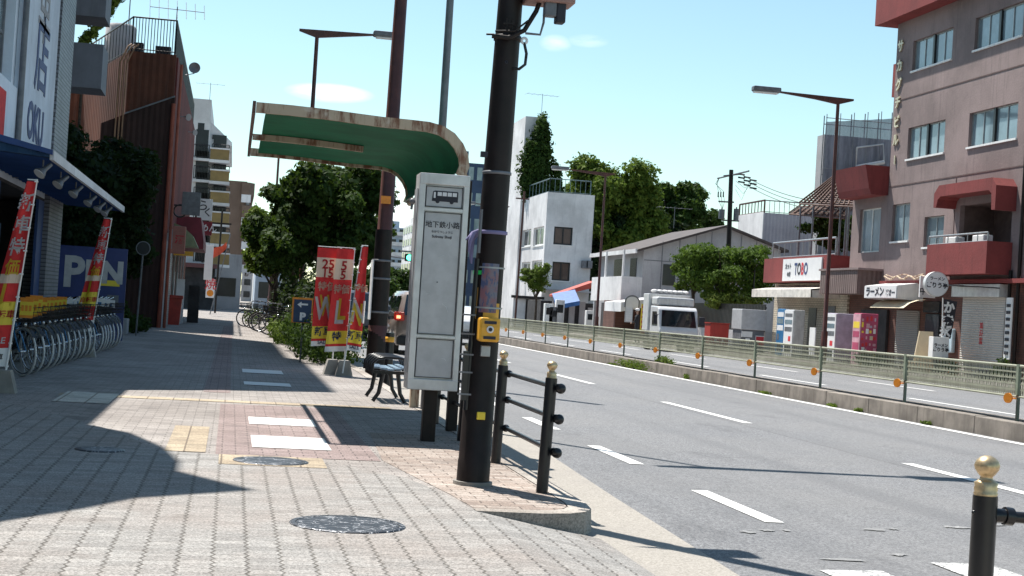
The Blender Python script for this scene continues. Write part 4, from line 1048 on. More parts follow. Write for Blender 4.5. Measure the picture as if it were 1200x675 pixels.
# parked bikes by the hedge
gP = 'bicycles parked under the street trees'
pb = make_bike('parked black bicycle with a front basket, farthest left under the trees', gP, 'black_paint', 'rubber')
spots = [(1.05, 61, R(170)), (1.25, 59.2, R(165)), (1.45, 55.0, R(172)), (1.50, 53.5, R(160)), (1.75, 50.5, R(175)), (1.62, 46.0, R(118)), (1.85, 44.5, R(125))]
plabs = [None, 'parked black bicycle second from the far end under the trees', 'parked black bicycle third from the far end under the trees', 'parked black bicycle in the middle of the row under the trees', 'parked black bicycle behind the two nearest ones by the hedge', 'second nearest parked bicycle, wheel showing beside the hedge', 'nearest parked bicycle, half buried in the hedge']
for i, (x, y, a) in enumerate(spots):
    if i == 0: pb.location = (x, y, 0); pb.rotation_euler = (0, 0, a)
    else: dup(pb, (x, y, 0), None, plabs[i], gP, (R(3), 0, a))

# ================================================================== MIDDLE: HEDGE, TREES, SIGNS
def shrub(label, lobes, n, size, m, seed, cat='hedge', name='hedge', base=None):
    b = base or (lobes[0][0], lobes[0][1], 0)
    t = thing(name, label, cat, b)
    mb = MB(); r = random.Random(seed)
    for l in lobes:
        for q in range(1):
            mb.tube([(l[0]+r.uniform(-.1, .1), l[1]+r.uniform(-.2, .2), 0), (l[0]+r.uniform(-.3, .3)*l[3], l[1]+r.uniform(-.3, .3)*l[4], l[2])], [.02, .008], 5)
    mb.build_each('stem', M['bark'], t); build_leaves(lobes, n, size, 'foliage', m, t, seed, .45)
    return t
L_ = []
r = random.Random(5)
for i in range(16):
    y = 30.6+.9*i; L_.append((2.0+.06*math.sin(i), y, .42+.06*r.random(), .66, .75, .50+.1*r.random()))
shrub('dense clipped green hedge beside the red flags and the parking sign', L_, 24000, .07, 'leaf_hedge', 71)
L_ = [(1.45, 47.5, .35, .35, .8, .35), (1.5, 42, .30, .35, 1.2, .32), (1.42, 44.5, .3, .3, .9, .3)]
shrub('bright low hedge strip along the pavement by the parked bicycles', L_, 3500, .07, 'leaf_bright', 72)
shrub('small bright bush standing far down the pavement', [(.95, 68, .3, .45, .6, .42)], 900, .08, 'leaf_bright', 73, 'bush', 'bush')
gT = 'street trees along the near kerb'
tree('largest dark green street tree, behind the shelter and the red flags', (2.45, 38, 0), 0, (2.2, 38, 3.35), 1.45, 2.4, 1.65, .13, 20, 34000, .13, 'leaf', 21, gT)
tree('second street tree with bright left edge, behind the parked bicycles', (1.9, 50, 0), 0, (1.75, 50, 3.3), 1.35, 2.4, 1.9, .12, 16, 20000, .15, 'leaf', 22, gT)
tree('bright green low street tree leaning over the far pavement', (1.7, 62, 0), 0, (1.5, 62, 3.3), 1.45, 2.3, 1.55, .12, 16, 15000, .16, 'leaf_bright', 23, gT)
tree('farthest of the kerb street trees, seen through the gap above the bicycles', (1.9, 78, 0), 0, (1.9, 78, 3.8), 1.6, 2.6, 2.0, .13, 12, 9000, .2, 'leaf', 24, gT)
for (x, y, tall, lab) in ((1.82, 33.6, 2.1, 'slim dark post left of the parking sign'), (2.35, 35.2, 2.0, 'slim dark post right of the parking sign')):
    mb = MB(); mb.tube([(x, y, 0), (x+.02, y, tall)], .045, 10); mb.tube([(x-.1, y, tall*.6), (x+.12, y, tall*.6)], .02, 6); solo(mb, 'tree_stake', M['bark'], lab, 'tree stake', None, (x, y, 0))
# parking sign
t = thing('parking_sign', 'blue parking sign with a white arrow and P in an orange frame above the hedge', 'sign', (1.45, 30.9, 0))
mb = MB(); mb.tube([(1.42, 30.95, 0), (1.42, 30.95, 1.2)], .02, 8); mb.build('post', M['galv'], t)
a, b = at(345, 350, 30.9), at(364, 379, 30.9)
mb = MB(); mb.box(a.x-.035, b.x+.02, 30.9, 30.94, b.z, a.z+.03); mb.build('frame', M['orange'], t)
mb = MB(); mb.box(a.x, b.x, 30.885, 30.899, b.z+.01, a.z-.01); bd = mb.build('board', M['deep_blue'], t)
mb = MB(); cx = (a.x+b.x)/2
text_mb(mb, 'P', .20, (cx+.005, 30.883, b.z+.12), *CAMX, M['white_ink'], .002, .012, sx=1.1)
zc = a.z-.11
mb.prism([(cx-.11, zc), (cx-.03, zc+.06), (cx-.03, zc+.025), (cx+.10, zc+.025), (cx+.10, zc-.01), (cx-.03, zc-.01), (cx-.03, zc-.06)], 'y', 30.880, 30.884, M['white_ink'])
mb.build('lettering', None, bd)

# ================================================================== LEFT: BICYCLE SHOP BUILDING
FX = -3.6
t = thing('bicycle_shop', 'blue and white bicycle shop building with a blue awning at the left edge', 'shop building', (FX, 26, 0))
P0, U0, V0, N0 = (FX, 0, 0), (0, 1, 0), (0, 0, 1), (1, 0, 0)
mb = MB(); holes = [(17.6, 25.0, 4.35, 7.4)]
holed(mb, P0, U0, V0, N0, 14, 30.2, 2.85, 9.0, holes, .25)
mb.build('wall', M['shop_white'], t)
window(t, P0, U0, V0, N0, holes[0], 6, .2, 'glass_curtain', 'galv', False, .10, 3)
mb = MB(); mb.box(FX-.3, FX+.10, 30.2, 32.5, 0, 12.5); mb.build('tile_column', M['grey_tile_y'], t)
for y in (30.2,):
    mb = MB(); mb.box(FX-.25, FX+.095, y-.006, y-.002, 2.9, 12.4); mb.build('tile_face', M['grey_tile'], t)
# setback upper storeys (the roof line that shades the pavement)
mb = MB(); mb.prism([(14.0, 9.0), (14.0, 9.05), (24.0, 9.06), (24.0, 9.08), (27.0, 13.6), (30.4, 19.3), (41.0, 19.3), (41.0, 9.0)], 'x', -12, FX-.02); mb.build('upper_storeys', M['grey_plaster'], t)
mb = MB(); mb.box(-12, -4.9, 31.0, 41, 0, 9.0); mb.build('rear_wing', M['grey_plaster'], t)
# shop interior
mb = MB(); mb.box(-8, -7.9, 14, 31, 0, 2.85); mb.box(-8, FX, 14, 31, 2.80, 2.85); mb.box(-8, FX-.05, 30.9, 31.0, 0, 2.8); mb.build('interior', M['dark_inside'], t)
mb = MB(); mb.box(FX-.05, FX, 29.4, 31.0, 0, 2.8); mb.box(FX-.06, FX-.0, 24.5, 24.65, 0, 2.8); mb.build_each('blue_panel', M['blue_paint'], t)
mb = MB(); mb.box(-5.5, -4.2, 29.0, 29.1, .3, 2.3); mb.box(-5.2, -4.5, 27.0, 27.1, 1.9, 2.4); mb.build_each('shelf', mat('shop_shelf', (.08, .14, .25), .6), t)
mb = MB(); mb.box(-4.6, -4.5, 30.0, 30.05, 1.9, 2.5); mb.box(-4.95, -4.82, 30.0, 30.05, 1.0, 2.4)
mb.build_each('notice', M['white_plaster'], t)
# big white sign
mb = MB(); mb.box(FX+.005, FX+.06, 25.3, 30.15, 3.05, 8.8); sg = mb.build('sign_board', M['shop_white'], t)
mb = MB(); q = atx(49, 72, FX+.06); text_mb(mb, '店', 1.45, (FX+.064, q.y, q.z), *LWALL, M['navy_ink'], .008, .02, sx=1.25)
q = atx(41, 148, FX+.06); text_mb(mb, 'OKU', .85, (FX+.064, q.y, q.z), *LWALL, M['navy_ink'], .008, .03, sx=1.15)
q = atx(53, 8, FX+.06); text_mb(mb, '車', 1.7, (FX+.064, q.y, q.z), *LWALL, M['grey_plaster'], .008, .0, sx=1.0)
mb.build('lettering', None, sg)
mb = MB(); mb.box(FX+.005, FX+.07, 20, 25.25, 3.0, 4.3); mb.build('lower_board', M['shop_white'], t)
mb = MB(); mb.bbox(FX+.07, FX+.09, 20.6, 24.0, 3.3, 4.1, .008); mb.build('red_emblem', M['red_fabric'], t)
mb = MB(); mb.tube([(FX+.12, 25.27, 2.9), (FX+.12, 25.27, 9)], .05, 8); mb.build('downpipe', M['galv'], t)
# awning
t = thing('awning', 'dark blue ribbed awning with spotlights over the shop bicycles', 'awning', (-3, 26, 2.8))
YN, YF, XO = 18.2, 33.2, -2.38
mb = MB(); n_ = 60
mb.prism([(FX+.02, 3.22), (XO, 2.93), (XO, 2.87), (FX+.02, 2.95)], 'y', 20.2, YF)
mb.build('canopy', M['blue_rib'], t)
mb = MB()
for i in range(33):
    y = 20.4+i*.39; mb.raw([(FX+.1, y-.03, 2.945), (FX+.1, y+.03, 2.945), (XO+.02, y+.03, 2.866), (XO+.02, y-.03, 2.866), (FX+.1, y, 2.90), (XO+.02, y, 2.84)], [(0, 4, 5, 3), (4, 1, 2, 5)])
mb.build('rib', M['blue_paint'], t)
mb = MB(); mb.box(XO, XO+.05, 20.2, YF, 2.84, 2.96); mb.build('edge_trim', M['white_plaster'], t)
mb = MB(); mb.prism([(FX+.03, 3.24), (XO+.04, 2.96), (XO+.04, 2.90), (FX+.03, 3.13)], 'y', 20.13, 20.198); mb.build('front_valance', M['blue_paint'], t)
for i, (px, py) in enumerate(((52, 200), (72, 219.5), (89.5, 232), (106, 245), (117, 253.5), (125, 258))):
    p = atx(px, py, XO-.08); y = p.y
    mb = MB(); mb.tube([(p.x-.02, y, 2.86), (p.x-.02, y, 2.76)], .012, 6); mb.tube([(p.x+.07, y+.05, 2.80), (p.x-.0, y-.02, 2.72)], [.028, .034], 10)
    mb.tube([(p.x+.0, y-.02, 2.72), (p.x-.05, y-.06, 2.665)], [.036, .085], 14); sp_ = mb.build('spotlight', M['galv'], t)
    mb = MB(); mb.tube([(p.x-.052, y-.062, 2.663), (p.x-.056, y-.066, 2.657)], .078, 14); mb.build('lamp_face', M['white_ink'], sp_)
# OPEN board
t = thing('open_board', 'large dark blue board with pale letters reading OPEN behind the bicycles', 'sign board', (-3.4, 36, 0))
a, b = at(150, 292, 36), at(62, 400, 36)
mb = MB(); mb.box(-5.6, a.x, 36, 36.08, .05, 2.14); bo = mb.build('board', mat('sign_blue', (.028, .045, .16), .4, 0, .2, 1.5), t)
mb = MB()
zt = at(88, 318, 36).z
for ch, px in (('P', 86), ('E', 108), ('N', 132)):
    p = at(px, 319, 36); text_mb(mb, ch, .95 if ch == 'P' else .66, (p.x, 35.996, zt-(.04 if ch == 'P' else 0)), *CAMX, M['sign_panel'], .006, .035, sx=.95)
mb.build('lettering', None, bo)
mb = MB(); p = at(118, 329, 36); q = at(140, 336, 36); mb.box(p.x, q.x, 35.99, 35.997, q.z, p.z+.02); mb.build('yellow_bar', M['yellow_ink'], bo)
mb = MB(); p = at(132, 351, 36); mb.box(p.x-.12, p.x+.13, 35.99, 35.996, p.z-.1, p.z+.1); mb.build('small_panel', M['galv'], bo)
# shade-casting neighbour beside the camera (same street wall)
t = thing('corner_building', 'grey block on the left just outside the picture, its shadow on the pavers', 'building', (-5, 12, 0))
mb = MB(); mb.prism([(-8, 0), (-8, 3), (4.0, 5.5), (12.1, 7.75), (13.4, 9.2), (14.4, 10.2), (16.28, 12.95), (16.26, 10.95), (16.86, 10.9), (17.65, 10.3), (18.2, 9.0), (18.05, 7.2), (18.1, 0)], 'x', -9, -3.2); mb.build('wall', M['grey_plaster'], t)

t = thing('shade_block', 'tall grey block added out of sight behind the bicycle shop to shade the pavement', 'building', (-9, 48, 0))
mb = MB(); mb.box(-14, -6.2, 41.2, 55.5, 0, 28); mb.build('wall', M['grey_plaster'], t)  # added unseen block, tall enough to throw shade across the pavement and dark tree
# balconies of the block behind the shop
t = thing('balcony_block', 'grey block with boxy balconies behind the tiled column', 'building', (-5.2, 36, 0))
xr = at(120, 75, 35.0).x
mb = MB(); mb.box(-9, -4.85, 35.0, 41.0, 0, 8.6); mb.build('wall', M['grey_plaster'], t)
for i, (ya, yb, nm) in enumerate(((104, 52, 'balcony'), (20, -40, 'balcony'))):
    z0, z1 = at(118, ya, 35).z, at(118, yb, 35).z
    x1 = xr if i == 0 else at(124, 10, 35).x
    mb = MB(); mb.box(-5.5, x1, 35.0, 36.3, z0, z0+.10); mb.box(-5.5, x1, 35.0, 35.08, z0+.1, z1); mb.box(x1-.08, x1, 35.08, 36.3, z0+.1, z1); mb.build(nm, mat('slate_grey', (.15, .16, .19), .7, 0, .12, 2, .3) , t)

# dark tree between
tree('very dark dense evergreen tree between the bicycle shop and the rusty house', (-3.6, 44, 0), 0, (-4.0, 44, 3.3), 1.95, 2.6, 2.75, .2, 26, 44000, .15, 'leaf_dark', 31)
shrub('low scrubby plants in front of the dark evergreen tree', [(-2.75, 44.6, .25, .4, .7, .28), (-2.6, 46.2, .2, .35, .6, .25), (-3.1, 43.6, .5, .4, .6, .4)], 2200, .09, 'leaf', 32, 'plants', 'plants')
mb = MB(); mb.bbox(-3.6, -2.72, 42.5, 43.3, 0, .42, .02); solo(mb, 'planter', M['grey_plaster'], 'pale grey block planter at the foot of the dark tree', 'planter', None, (-3.1, 43, 0))
t = thing('traffic_mirror', 'round traffic mirror on a thin post beside the blue OPEN board', 'mirror', (-2.75, 42.0, 0))
p = at(168, 291, 42)
mb = MB(); mb.tube([(p.x-.05, 42, 0), (p.x, 42, p.z)], .025, 8); mb.build('post', M['galv'], t)
mb = MB(); mb.tube([(p.x, 41.98, p.z), (p.x, 41.93, p.z)], .19, 24); mr = mb.build('mirror', M['galv'], t)
mb = MB(); mb.tube([(p.x, 41.93, p.z), (p.x, 41.925, p.z)], .165, 24); mb.build('mirror_glass', M['glass_dark'], mr)

# ================================================================== RUSTY HOUSE
BY = 52.0
t = thing('rusty_house', 'rusty brown corrugated iron house with a roof terrace railing', 'house', (-3, BY, 0))
zc = at(205, 62, BY).z; xr = at(207, 60, BY).x; xl = at(152, 62, BY).x
zl = at(152, 62, BY).z
mb = MB(); poly = [(xl, BY), (xr, BY), (-2.30, 76), (-10, 76), (-10, 60), (at(96, 110, 60).x, 60)]
mb.prism(poly, 'z', 0, (zc+zl)/2); mb.build('wall', M['rust_sheet'], t)
mb = MB(); mb.prism([(xr+.0, 3.2), (xr+.0, zc-.1), (xr+.06, zc-.1), (xr+.06, 3.2)], 'y', BY+.3, 75.8); mb.build('street_wall', M['red_rust'], t)
# dark stair housing with a sloping top
a, b, c, d = at(146, 134, BY-.1), at(205, 114, BY-.1), at(194, 235, BY-.1), at(146, 235, BY-.1)
mb = MB(); mb.prism([(a.x, a.z), (b.x, b.z), (c.x+.02, 0), (d.x-.9, 0), (d.x-.9, a.z-.35)], 'y', BY-.12, BY-.01); mb.build('stair_housing', M['rust_dark'], t)
mb = MB(); mb.prism([(a.x, a.z), (b.x, b.z), (b.x, b.z+.05), (a.x, a.z+.05)], 'y', BY-.16, BY-.01); mb.build('slope_flashing', M['galv'], t)
for dx_ in (0, .14): 
    mb = MB(); p = at(203+dx_*10, 120, BY-.18); mb.tube([(p.x+dx_, BY-.2, 0), (p.x+dx_+.02, BY-.2, zc-.4 if dx_ else 7.4)], .05 if dx_ else .07, 8); mb.build('downpipe', mat('red_pipe', (.30, .07, .04), .6, 0, .2, 3, .5), t)
for px in (140, 144, 148):
    p = at(px, 70, BY-.2); mb = MB(); mb.tube([(p.x, BY-.2, 5.6), (p.x+.02, BY-.2, zc-.5), (p.x+.25, BY-.2, zc+.05), (p.x+.35, BY-.1, zc+.15)], .03, 6); mb.build('conduit', mat('tan_pipe', (.30, .17, .10), .6, 0, .2, 3, .5), t)
for (px, py) in ((218, 137), (226, 155)):
    p = atx(px, py, xr+.25); mb = MB(); mb.tube([(p.x, p.y, p.z), (p.x+.1, p.y-.12, p.z-.02)], [.05, .13], 12); mb.tube([(p.x-.2, p.y, p.z), (p.x, p.y, p.z)], .02, 6); mb.build('small_dish', M['grey_plaster'], t)
p = atx(228, 80, xr+.35); mb = MB(); mb.lathe((0, 0, 0), [(0, 0), (.12, .015), (.22, .06)], 18); mb.xf(Matrix.Translation(p) @ Matrix.Rotation(R(80), 4, 'X')); mb.tube([(p.x-.35, p.y, p.z-.3), (p.x, p.y, p.z-.2), (p.x, p.y, p.z)], .02, 6); mb.build('satellite_dish', M['galv'], t)
# terrace railing
def rail_run(parent, p, q, h, nb, m, rr=.018, name='terrace_railing'):
    mb = MB(); p = Vector(p); q = Vector(q); u = Vector((0, 0, h))
    mb.tube([p+u, q+u], rr*1.6, 6); mb.tube([p+u*.08, q+u*.08], rr, 6)
    for i in range(nb+1): s = p.lerp(q, i/nb); mb.tube([s, s+u], rr*(1.5 if i in (0, nb) else .8), 5)
    return mb.build(name, m, parent)
hz = at(160, 22, BY).z - zl; zt = (zc+zl)/2
rail_run(t, (xl+.05, BY+.05, zt), (xr-.05, BY+.05, zt), hz, 14, M['dark_metal'])
rail_run(t, (xr-.05, BY+.05, zt), (xr-.05, 75, zt), hz, 90, M['dark_metal'])
rail_run(t, (xl+.05, BY+.05, zt), (at(98, 90, 60).x, 60, zt), hz, 16, M['dark_metal'])
mb = MB(); mb.box(xl+.8, xl+1.3, BY+.2, BY+.6, zt, zt+.28); mb.box(xl+.1, xl+.4, BY+.3, BY+.6, zt, zt+.35); mb.build_each('roof_box', M['ink'], t)
p = at(142, 36, 57); mb = MB(); mb.tube([(p.x, 57, zt), (p.x, 57, zt+1.55), (p.x, 57, zt+1.65)], [.55, .55, .45], 20); solo(mb, 'water_tank', M['grey_plaster'], 'cylindrical grey water tank on the rusty house terrace', 'water tank', None, (p.x, 57, zt))
def antenna(top, mast, w, label, n=6, ang=0.0, vertical=False, group='rooftop television antennas'):
    t = thing('antenna', label, 'antenna', (top[0], top[1], top[2]-mast), 0, group)
    mb = MB(); mb.tube([(top[0], top[1], top[2]-mast), top], .022, 6); mb.build('mast', M['galv'], t)
    d = Vector((math.cos(ang), math.sin(ang), 0)); e = Vector((-d.y, d.x, 0)); c = Vector(top)-Vector((0, 0, .1))
    mb = MB(); mb.tube([c-d*w*.5, c+d*w*.5], .014, 5)
    for i in range(n):
        q = c + d*w*(i/(n-1)-.5); s = w*.16*(1+.6*(1-i/(n-1)))
        mb.tube([q-e*s+Vector((0, 0, 0 if not vertical else -s)), q+e*s+Vector((0, 0, 0 if not vertical else s))], .010, 4)
    mb.build('element', M['galv'], t)
    return t
p = at(208, 8, 56); antenna(p, p.z-zt, 1.9, 'television antenna at the right corner of the rusty house terrace', 7, .1, True)
p = at(152, 10, 58); antenna(Vector((p.x, 58, p.z+1)), p.z+1-zt, 1.3, 'antenna mast behind the water tank on the rusty house', 4, .5)
# plant climbing to the roof
t = thing('vine', 'leafy vine climbing diagonally between the balconies and the water tank', 'vine', (-4.8, 50, 6))
a, b = at(99, 50, 50), at(141, -6, 50)
mb = MB(); mb.tube([(a.x, 50, 5.5), tuple(a), tuple(b)], .05, 6); mb.build('stem', M['bark'], t)
build_leaves([(a.x+(b.x-a.x)*s+random.uniform(-.05, .05), 50, a.z+(b.z-a.z)*s, .16, .2, .24) for s in np.linspace(0, 1, 9)], 1300, .13, 'foliage', 'leaf_lime', t, 77, .2)

# ================================================================== SHOPS DOWN THE PAVEMENT
t = thing('street_shop', 'low shop row with a red canopy and shutters under the rusty house', 'shop', (-2.3, 60, 0))
mb = MB(); mb.box(-6, -2.25, BY+.5, 57.5, 0, 2.9); mb.build('wall', M['grey_plaster'], t)
mb = MB(); mb.box(-2.25, -2.20, 53.2, 56.5, 0, 2.5); mb.build('shutter', M['shutter_grey'], t)
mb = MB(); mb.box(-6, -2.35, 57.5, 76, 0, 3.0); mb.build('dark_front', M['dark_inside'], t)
mb = MB()
for y in (58, 61, 64.5, 68, 71.5): mb.box(-2.36, -2.24, y, y+.12, 0, 2.8)
mb.build_each('door_frame', M['steel'], t)
mb = MB()
for y in (58.6, 62, 65.4): mb.box(-2.34, -2.3, y, y+1.3, .3, 2.0)
mb.build_each('poster', M['white_plaster'], t)
p = at(192, 264, 53.5); q = at(218, 298, 53.5)
t = thing('hanging_sign', 'dull pink hanging sign board above the red bin', 'sign', (p.x, 53.5, q.z))
mb = MB(); mb.bbox(p.x, q.x-.05, 53.4, 53.65, q.z, p.z, .02); bo = mb.build('board', mat('pink_sign', (.42, .17, .13), .6, 0, .1, 6), t)
mb = MB(); mb.box(p.x+.08, p.x+.32, 53.385, 53.395, q.z+.15, p.z-.12); mb.build('sign_face', M['grey_plaster'], bo)
mb = MB(); text_mb(mb, '酒', .3, (p.x+.55, 53.39, (p.z+q.z)/2), *CAMX, M['red_ink'], .004, .008); mb.build('lettering', None, bo)
t = thing('canopy', 'maroon and green rounded canopy over the shops past the pink sign', 'canopy', (-2.2, 58, 3))
a = at(214, 278, 56); b = at(241, 322, 56)
mb = MB(); mb.prism([(-2.3, 4.1), (-1.35, 4.1), (-1.2, 3.2), (-1.2, 2.9), (-2.3, 2.9)], 'y', 60.0, 66); mb.build('maroon_box', mat('maroon', (.17, .015, .03), .6), t)
mb = MB(); mb.prism([(-2.3, 3.75), (-1.9, 3.6), (-1.55, 3.3), (-1.35, 2.9), (-2.3, 2.9)], 'y', 57.8, 60); mb.build('green_hood', mat('pale_green', (.24, .28, .16), .6), t)
mb = MB(); mb.box(-2.2, -1.5, 57.9, 58.0, 2.55, 2.72); mb.build('yellow_strip', M['yellow'], t)
def facecard(px0, py0, px1, py1, Y, name, m, label, cat='sign', th=.08, words=None, group=None):
    a = at(px0, py0, Y); b = at(px1, py1, Y); t = thing(name, label, cat, ((a.x+b.x)/2, Y, min(a.z, b.z)), 0, group)
    z0, z1 = sorted((at((px0+px1)/2, py0, Y).z, at((px0+px1)/2, py1, Y).z))
    mb = MB(); mb.bbox(a.x, b.x, Y, Y+th, z0, z1, .01); bo = mb.build('board', M[m] if isinstance(m, str) else m, t)
    if words:
        mb = MB()
        for (w, sz, fx, fz, mm) in words: text_mb(mb, w, sz, (a.x+(b.x-a.x)*fx, Y-.004, z0+(z1-z0)*fz), *CAMX, M[mm], .004, .006)
        mb.build('lettering', None, bo)
    return t, a, b
t, a, b = facecard(214, 225, 234, 252, 56, 'light_box', 'galv', 'plain pale grey light box sticking out from the rusty house', 'light box', .25)
mb = MB(); mb.tube([(a.x-.3, 56.1, b.z+.3), (a.x, 56.1, b.z+.3)], .03, 6); mb.torus((a.x-.05, 56.1, b.z+.1), .22, .03, 'y', 18, 6); mb.build('bracket', M['dark_metal'], t)
facecard(232, 233, 248, 258, 74, 'shop_sign', 'white_ink', 'white shop sign with dark calligraphy above its maroon panel', 'sign', .2, [('ら', .55, .35, .65, 'ink'), ('く', .45, .7, .35, 'ink')])
facecard(219, 259, 248, 275, 74, 'shop_sign', mat('maroon2', (.22, .015, .03), .6), 'maroon shop sign with white kana below the white sign', 'sign', .2, [('らーめん', .38, .55, .5, 'white_ink')])
facecard(241, 287, 248, 328, 84, 'vertical_sign', 'white_ink', 'narrow white vertical sign beside the orange flag', 'sign', .2)
facecard(242, 327, 251, 349, 92, 'standing_sign', 'white_ink', 'white standing sign with an orange base mark on the far pavement', 'sign', .2, [('焼', .7, .5, .7, 'red_ink'), ('●', .5, .5, .22, 'orange')])
# flag
t = thing('flag', 'plain orange red flag blowing on a pole far down the pavement', 'flag', (-.9, 88, 0))
a = at(250, 290, 88); mb = MB(); mb.tube([(a.x+.05, 88, 0), (a.x+.9, 88, 4.6)], .03, 6); mb.build('pole', M['galv'], t)
mb = MB(); pts = []
for i in range(9):
    s = i/8; x = a.x-.25+.95*s; z = a.z-.35+.75*s+.1*math.sin(s*6); pts += [(x, 88+.1*math.sin(s*9), z), (x+.06, 88+.1*math.sin(s*9), z-.42-.1*math.sin(s*5))]
mb.raw(pts, [(2*i, 2*i+1, 2*i+3, 2*i+2) for i in range(8)], None, True); mb.build('cloth', mat('flag_orange', (.65, .09, .04), .8), t)
# red bin, blackboards
t = thing('bin', 'red plastic bin standing at the shop wall on the pavement', 'bin', (-2.05, 57.5, 0))
mb = MB(); mb.prism([(-2.28, 0), (-1.84, 0), (-1.78, .95), (-2.34, .95)], 'y', 57.3, 57.9); mb.build('body', mat('bin_red', (.40, .03, .02), .4), t)
mb = MB(); mb.bbox(-2.37, -1.75, 57.25, 57.95, .95, 1.08, .02); mb.build('lid', mat('bin_red2', (.33, .03, .02), .4), t)
mb = MB(); mb.box(-1.72, -1.28, 63, 63.06, 0, 1.5); mb.box(-1.72, -1.28, 63.3, 63.36, 0, 1.3); t = solo(mb, 'menu_board', M['dark_inside'], 'dark standing menu board past the red bin', 'menu board', None, (-1.5, 63, 0))
mb = MB(); mb.box(-2.1, -1.8, 60, 60.06, 0, 1.7); mb.box(-2.1, -1.8, 60.3, 60.35, 0, 1.5); solo(mb, 'notice_board', M['white_plaster'], 'pale notice board directly behind the red bin', 'notice board', None, (-2, 60, 0))
# power pole far left
mb = MB(); mb.tube([(-.95, 95, 0), (-.9, 95, 6.2)], .06, 8); mb.box(-1.6, -.3, 94.9, 95.1, 5.4, 5.5); solo(mb, 'utility_pole', M['pole_brown'], 'thin far utility pole in front of the balcony tower', 'utility pole', None, (-.95, 95, 0))

# ================================================================== FAR LEFT TOWERS
TY = 110
t = thing('balcony_tower', 'white apartment tower with mustard balconies beyond the rusty house', 'apartment building', (-3, TY, 0))
a = at(228, 115, TY); b = at(248, 118, TY); zt = at(238, 116, TY).z
mb = MB(); mb.box(-9, b.x, TY, 135, 0, zt); mb.build('wall', M['white_plaster'], t)
mb = MB(); c1 = at(250, 146, TY+1); c2 = at(272, 167, TY+1); c3 = at(270, 170, TY+1)
mb.prism([(b.x, c1.z+.2), (c2.x, c2.z), (c2.x, c2.z-.25), (c2.x-.9, c2.z-.25), (c2.x-.95, 0), (b.x, 0)], 'y', TY+1, 130); mb.build('side_wing', M['white_plaster'], t)
mb = MB(); p = at(236, 150, TY); mb.box(p.x-.25, p.x+.2, TY-.02, TY+.1, p.z-.35, p.z+.35); mb.build('window', M['glass_dark'], t)
mb = MB(); p = at(252, 159, TY); mb.box(p.x-.2, p.x+.3, TY+.9, TY+1.05, p.z-.15, p.z+.15); mb.build('window', M['glass_dark'], t)
zs = [at(255, py, TY).z for py in (178, 196, 211, 232, 253, 275, 297)]
for i, py in enumerate((190, 215, 240, 264, 288, 312)):
    z = at(255, py, TY).z; xl_ = at(226, py, TY).x; xm = at(246, py, TY).x; xr_ = at(268, py, TY).x
    mb = MB(); mb.box(xm, xr_, TY-.6, TY+.6, z+.12, z+.85); mb.build('balcony', mat('mustard', (.25, .17, .06), .6, 0, .15, 2), t)
    mb = MB(); mb.box(xm-.05, xr_+.05, TY-.65, TY+.6, z-.08, z+.12); mb.box(xm-.05, xr_+.05, TY-.65, TY+.6, z+.85, z+.95); mb.box(xl_, xm-.06, TY-.5, TY, z-.02, z+.16); mb.build('slab', M['white_plaster'], t)
    mb = MB(); mb.box(xm+.15, xr_-.25, TY+.88, TY+.99, z+.9, z+2.0); mb.box(xl_+.1, xm-.2, TY-.03, TY+.02, z+.3, z+2.2); mb.build('window', M['glass_dark'], t)
    rail_run(t, (xl_+.02, TY-.45, z+.2), (xm-.1, TY-.45, z+.2), .9, 10, M['dark_metal'], .02, 'balcony_rail')
    rail_run(t, (xm+.1, TY-.55, z+.95), (xr_-.02, TY-.55, z+.95), .25, 5, M['dark_metal'], .02, 'balcony_rail')
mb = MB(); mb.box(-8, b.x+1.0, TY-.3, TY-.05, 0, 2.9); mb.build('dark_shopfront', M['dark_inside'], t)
mb = MB(); mb.box(-8, b.x+1.2, TY-1.2, TY-.06, 2.9, 3.2); mb.build('shop_canopy', mat('maroon3', (.12, .04, .04), .6), t)
p = at(247, 97, TY+5); antenna(p, p.z-zt, 2.0, 'television antenna on the white balcony tower', 5, .0)
BYY = 150
t = thing('brown_apartments', 'plain brown apartment block with rounded balconies past the mustard balconies', 'apartment building', (2, BYY, 0))
a = at(264, 211, BYY); b = at(290, 213, BYY)
mb = MB(); mb.box(a.x-3, b.x, BYY, 175, 0, a.z); mb.build('wall', M['brown_far'], t)
for i, py in enumerate((213, 240, 268, 295)):
    z = at(290, py+18, BYY).z; z1 = at(290, py, BYY).z; x0 = at(284, py, BYY).x; x1 = at(299, py, BYY).x
    mb = MB(); mb.prism([(x0, BYY-.5), (x1-.5, BYY-.5), (x1, BYY+.4), (x1, 170), (x0, 170)], 'z', z+.2, z1-.1); mb.build('balcony', M['brown_far'], t)
    mb = MB(); mb.box(x0, x0+.9, BYY-.52, BYY-.45, z-.55, z+.2); mb.box(x0+.5, x1-.4, BYY+1, 169, z-.7, z+.2); mb.build('opening', M['white_plaster'], t)
for i, (x, y, w, h, m_, lab) in enumerate(((6, 230, 6, 13, 'white_plaster', 'white building top peeping out right of the brown apartments'), (-.6, 118, 2.4, 4.2, 'grey_plaster', 'low grey shop at the end of the left shop row'), (3.0, 135, 2.2, 3.6, 'dusty_blue', 'low bluish shop at the far end of the pavement'))):
    t = thing('far_building', lab, 'building', (x, y, 0)); mb = MB(); mb.box(x-w/2, x+w/2, y, y+12, 0, h); mb.build('wall', M[m_], t)
    mb = MB()
    for k_ in range(max(1, int(h/3))): mb.box(x-w*.35, x+w*.35, y-.05, y+.02, 1.0+3*k_, 2.4+3*k_)
    mb.build('window', M['glass_dark'], t)
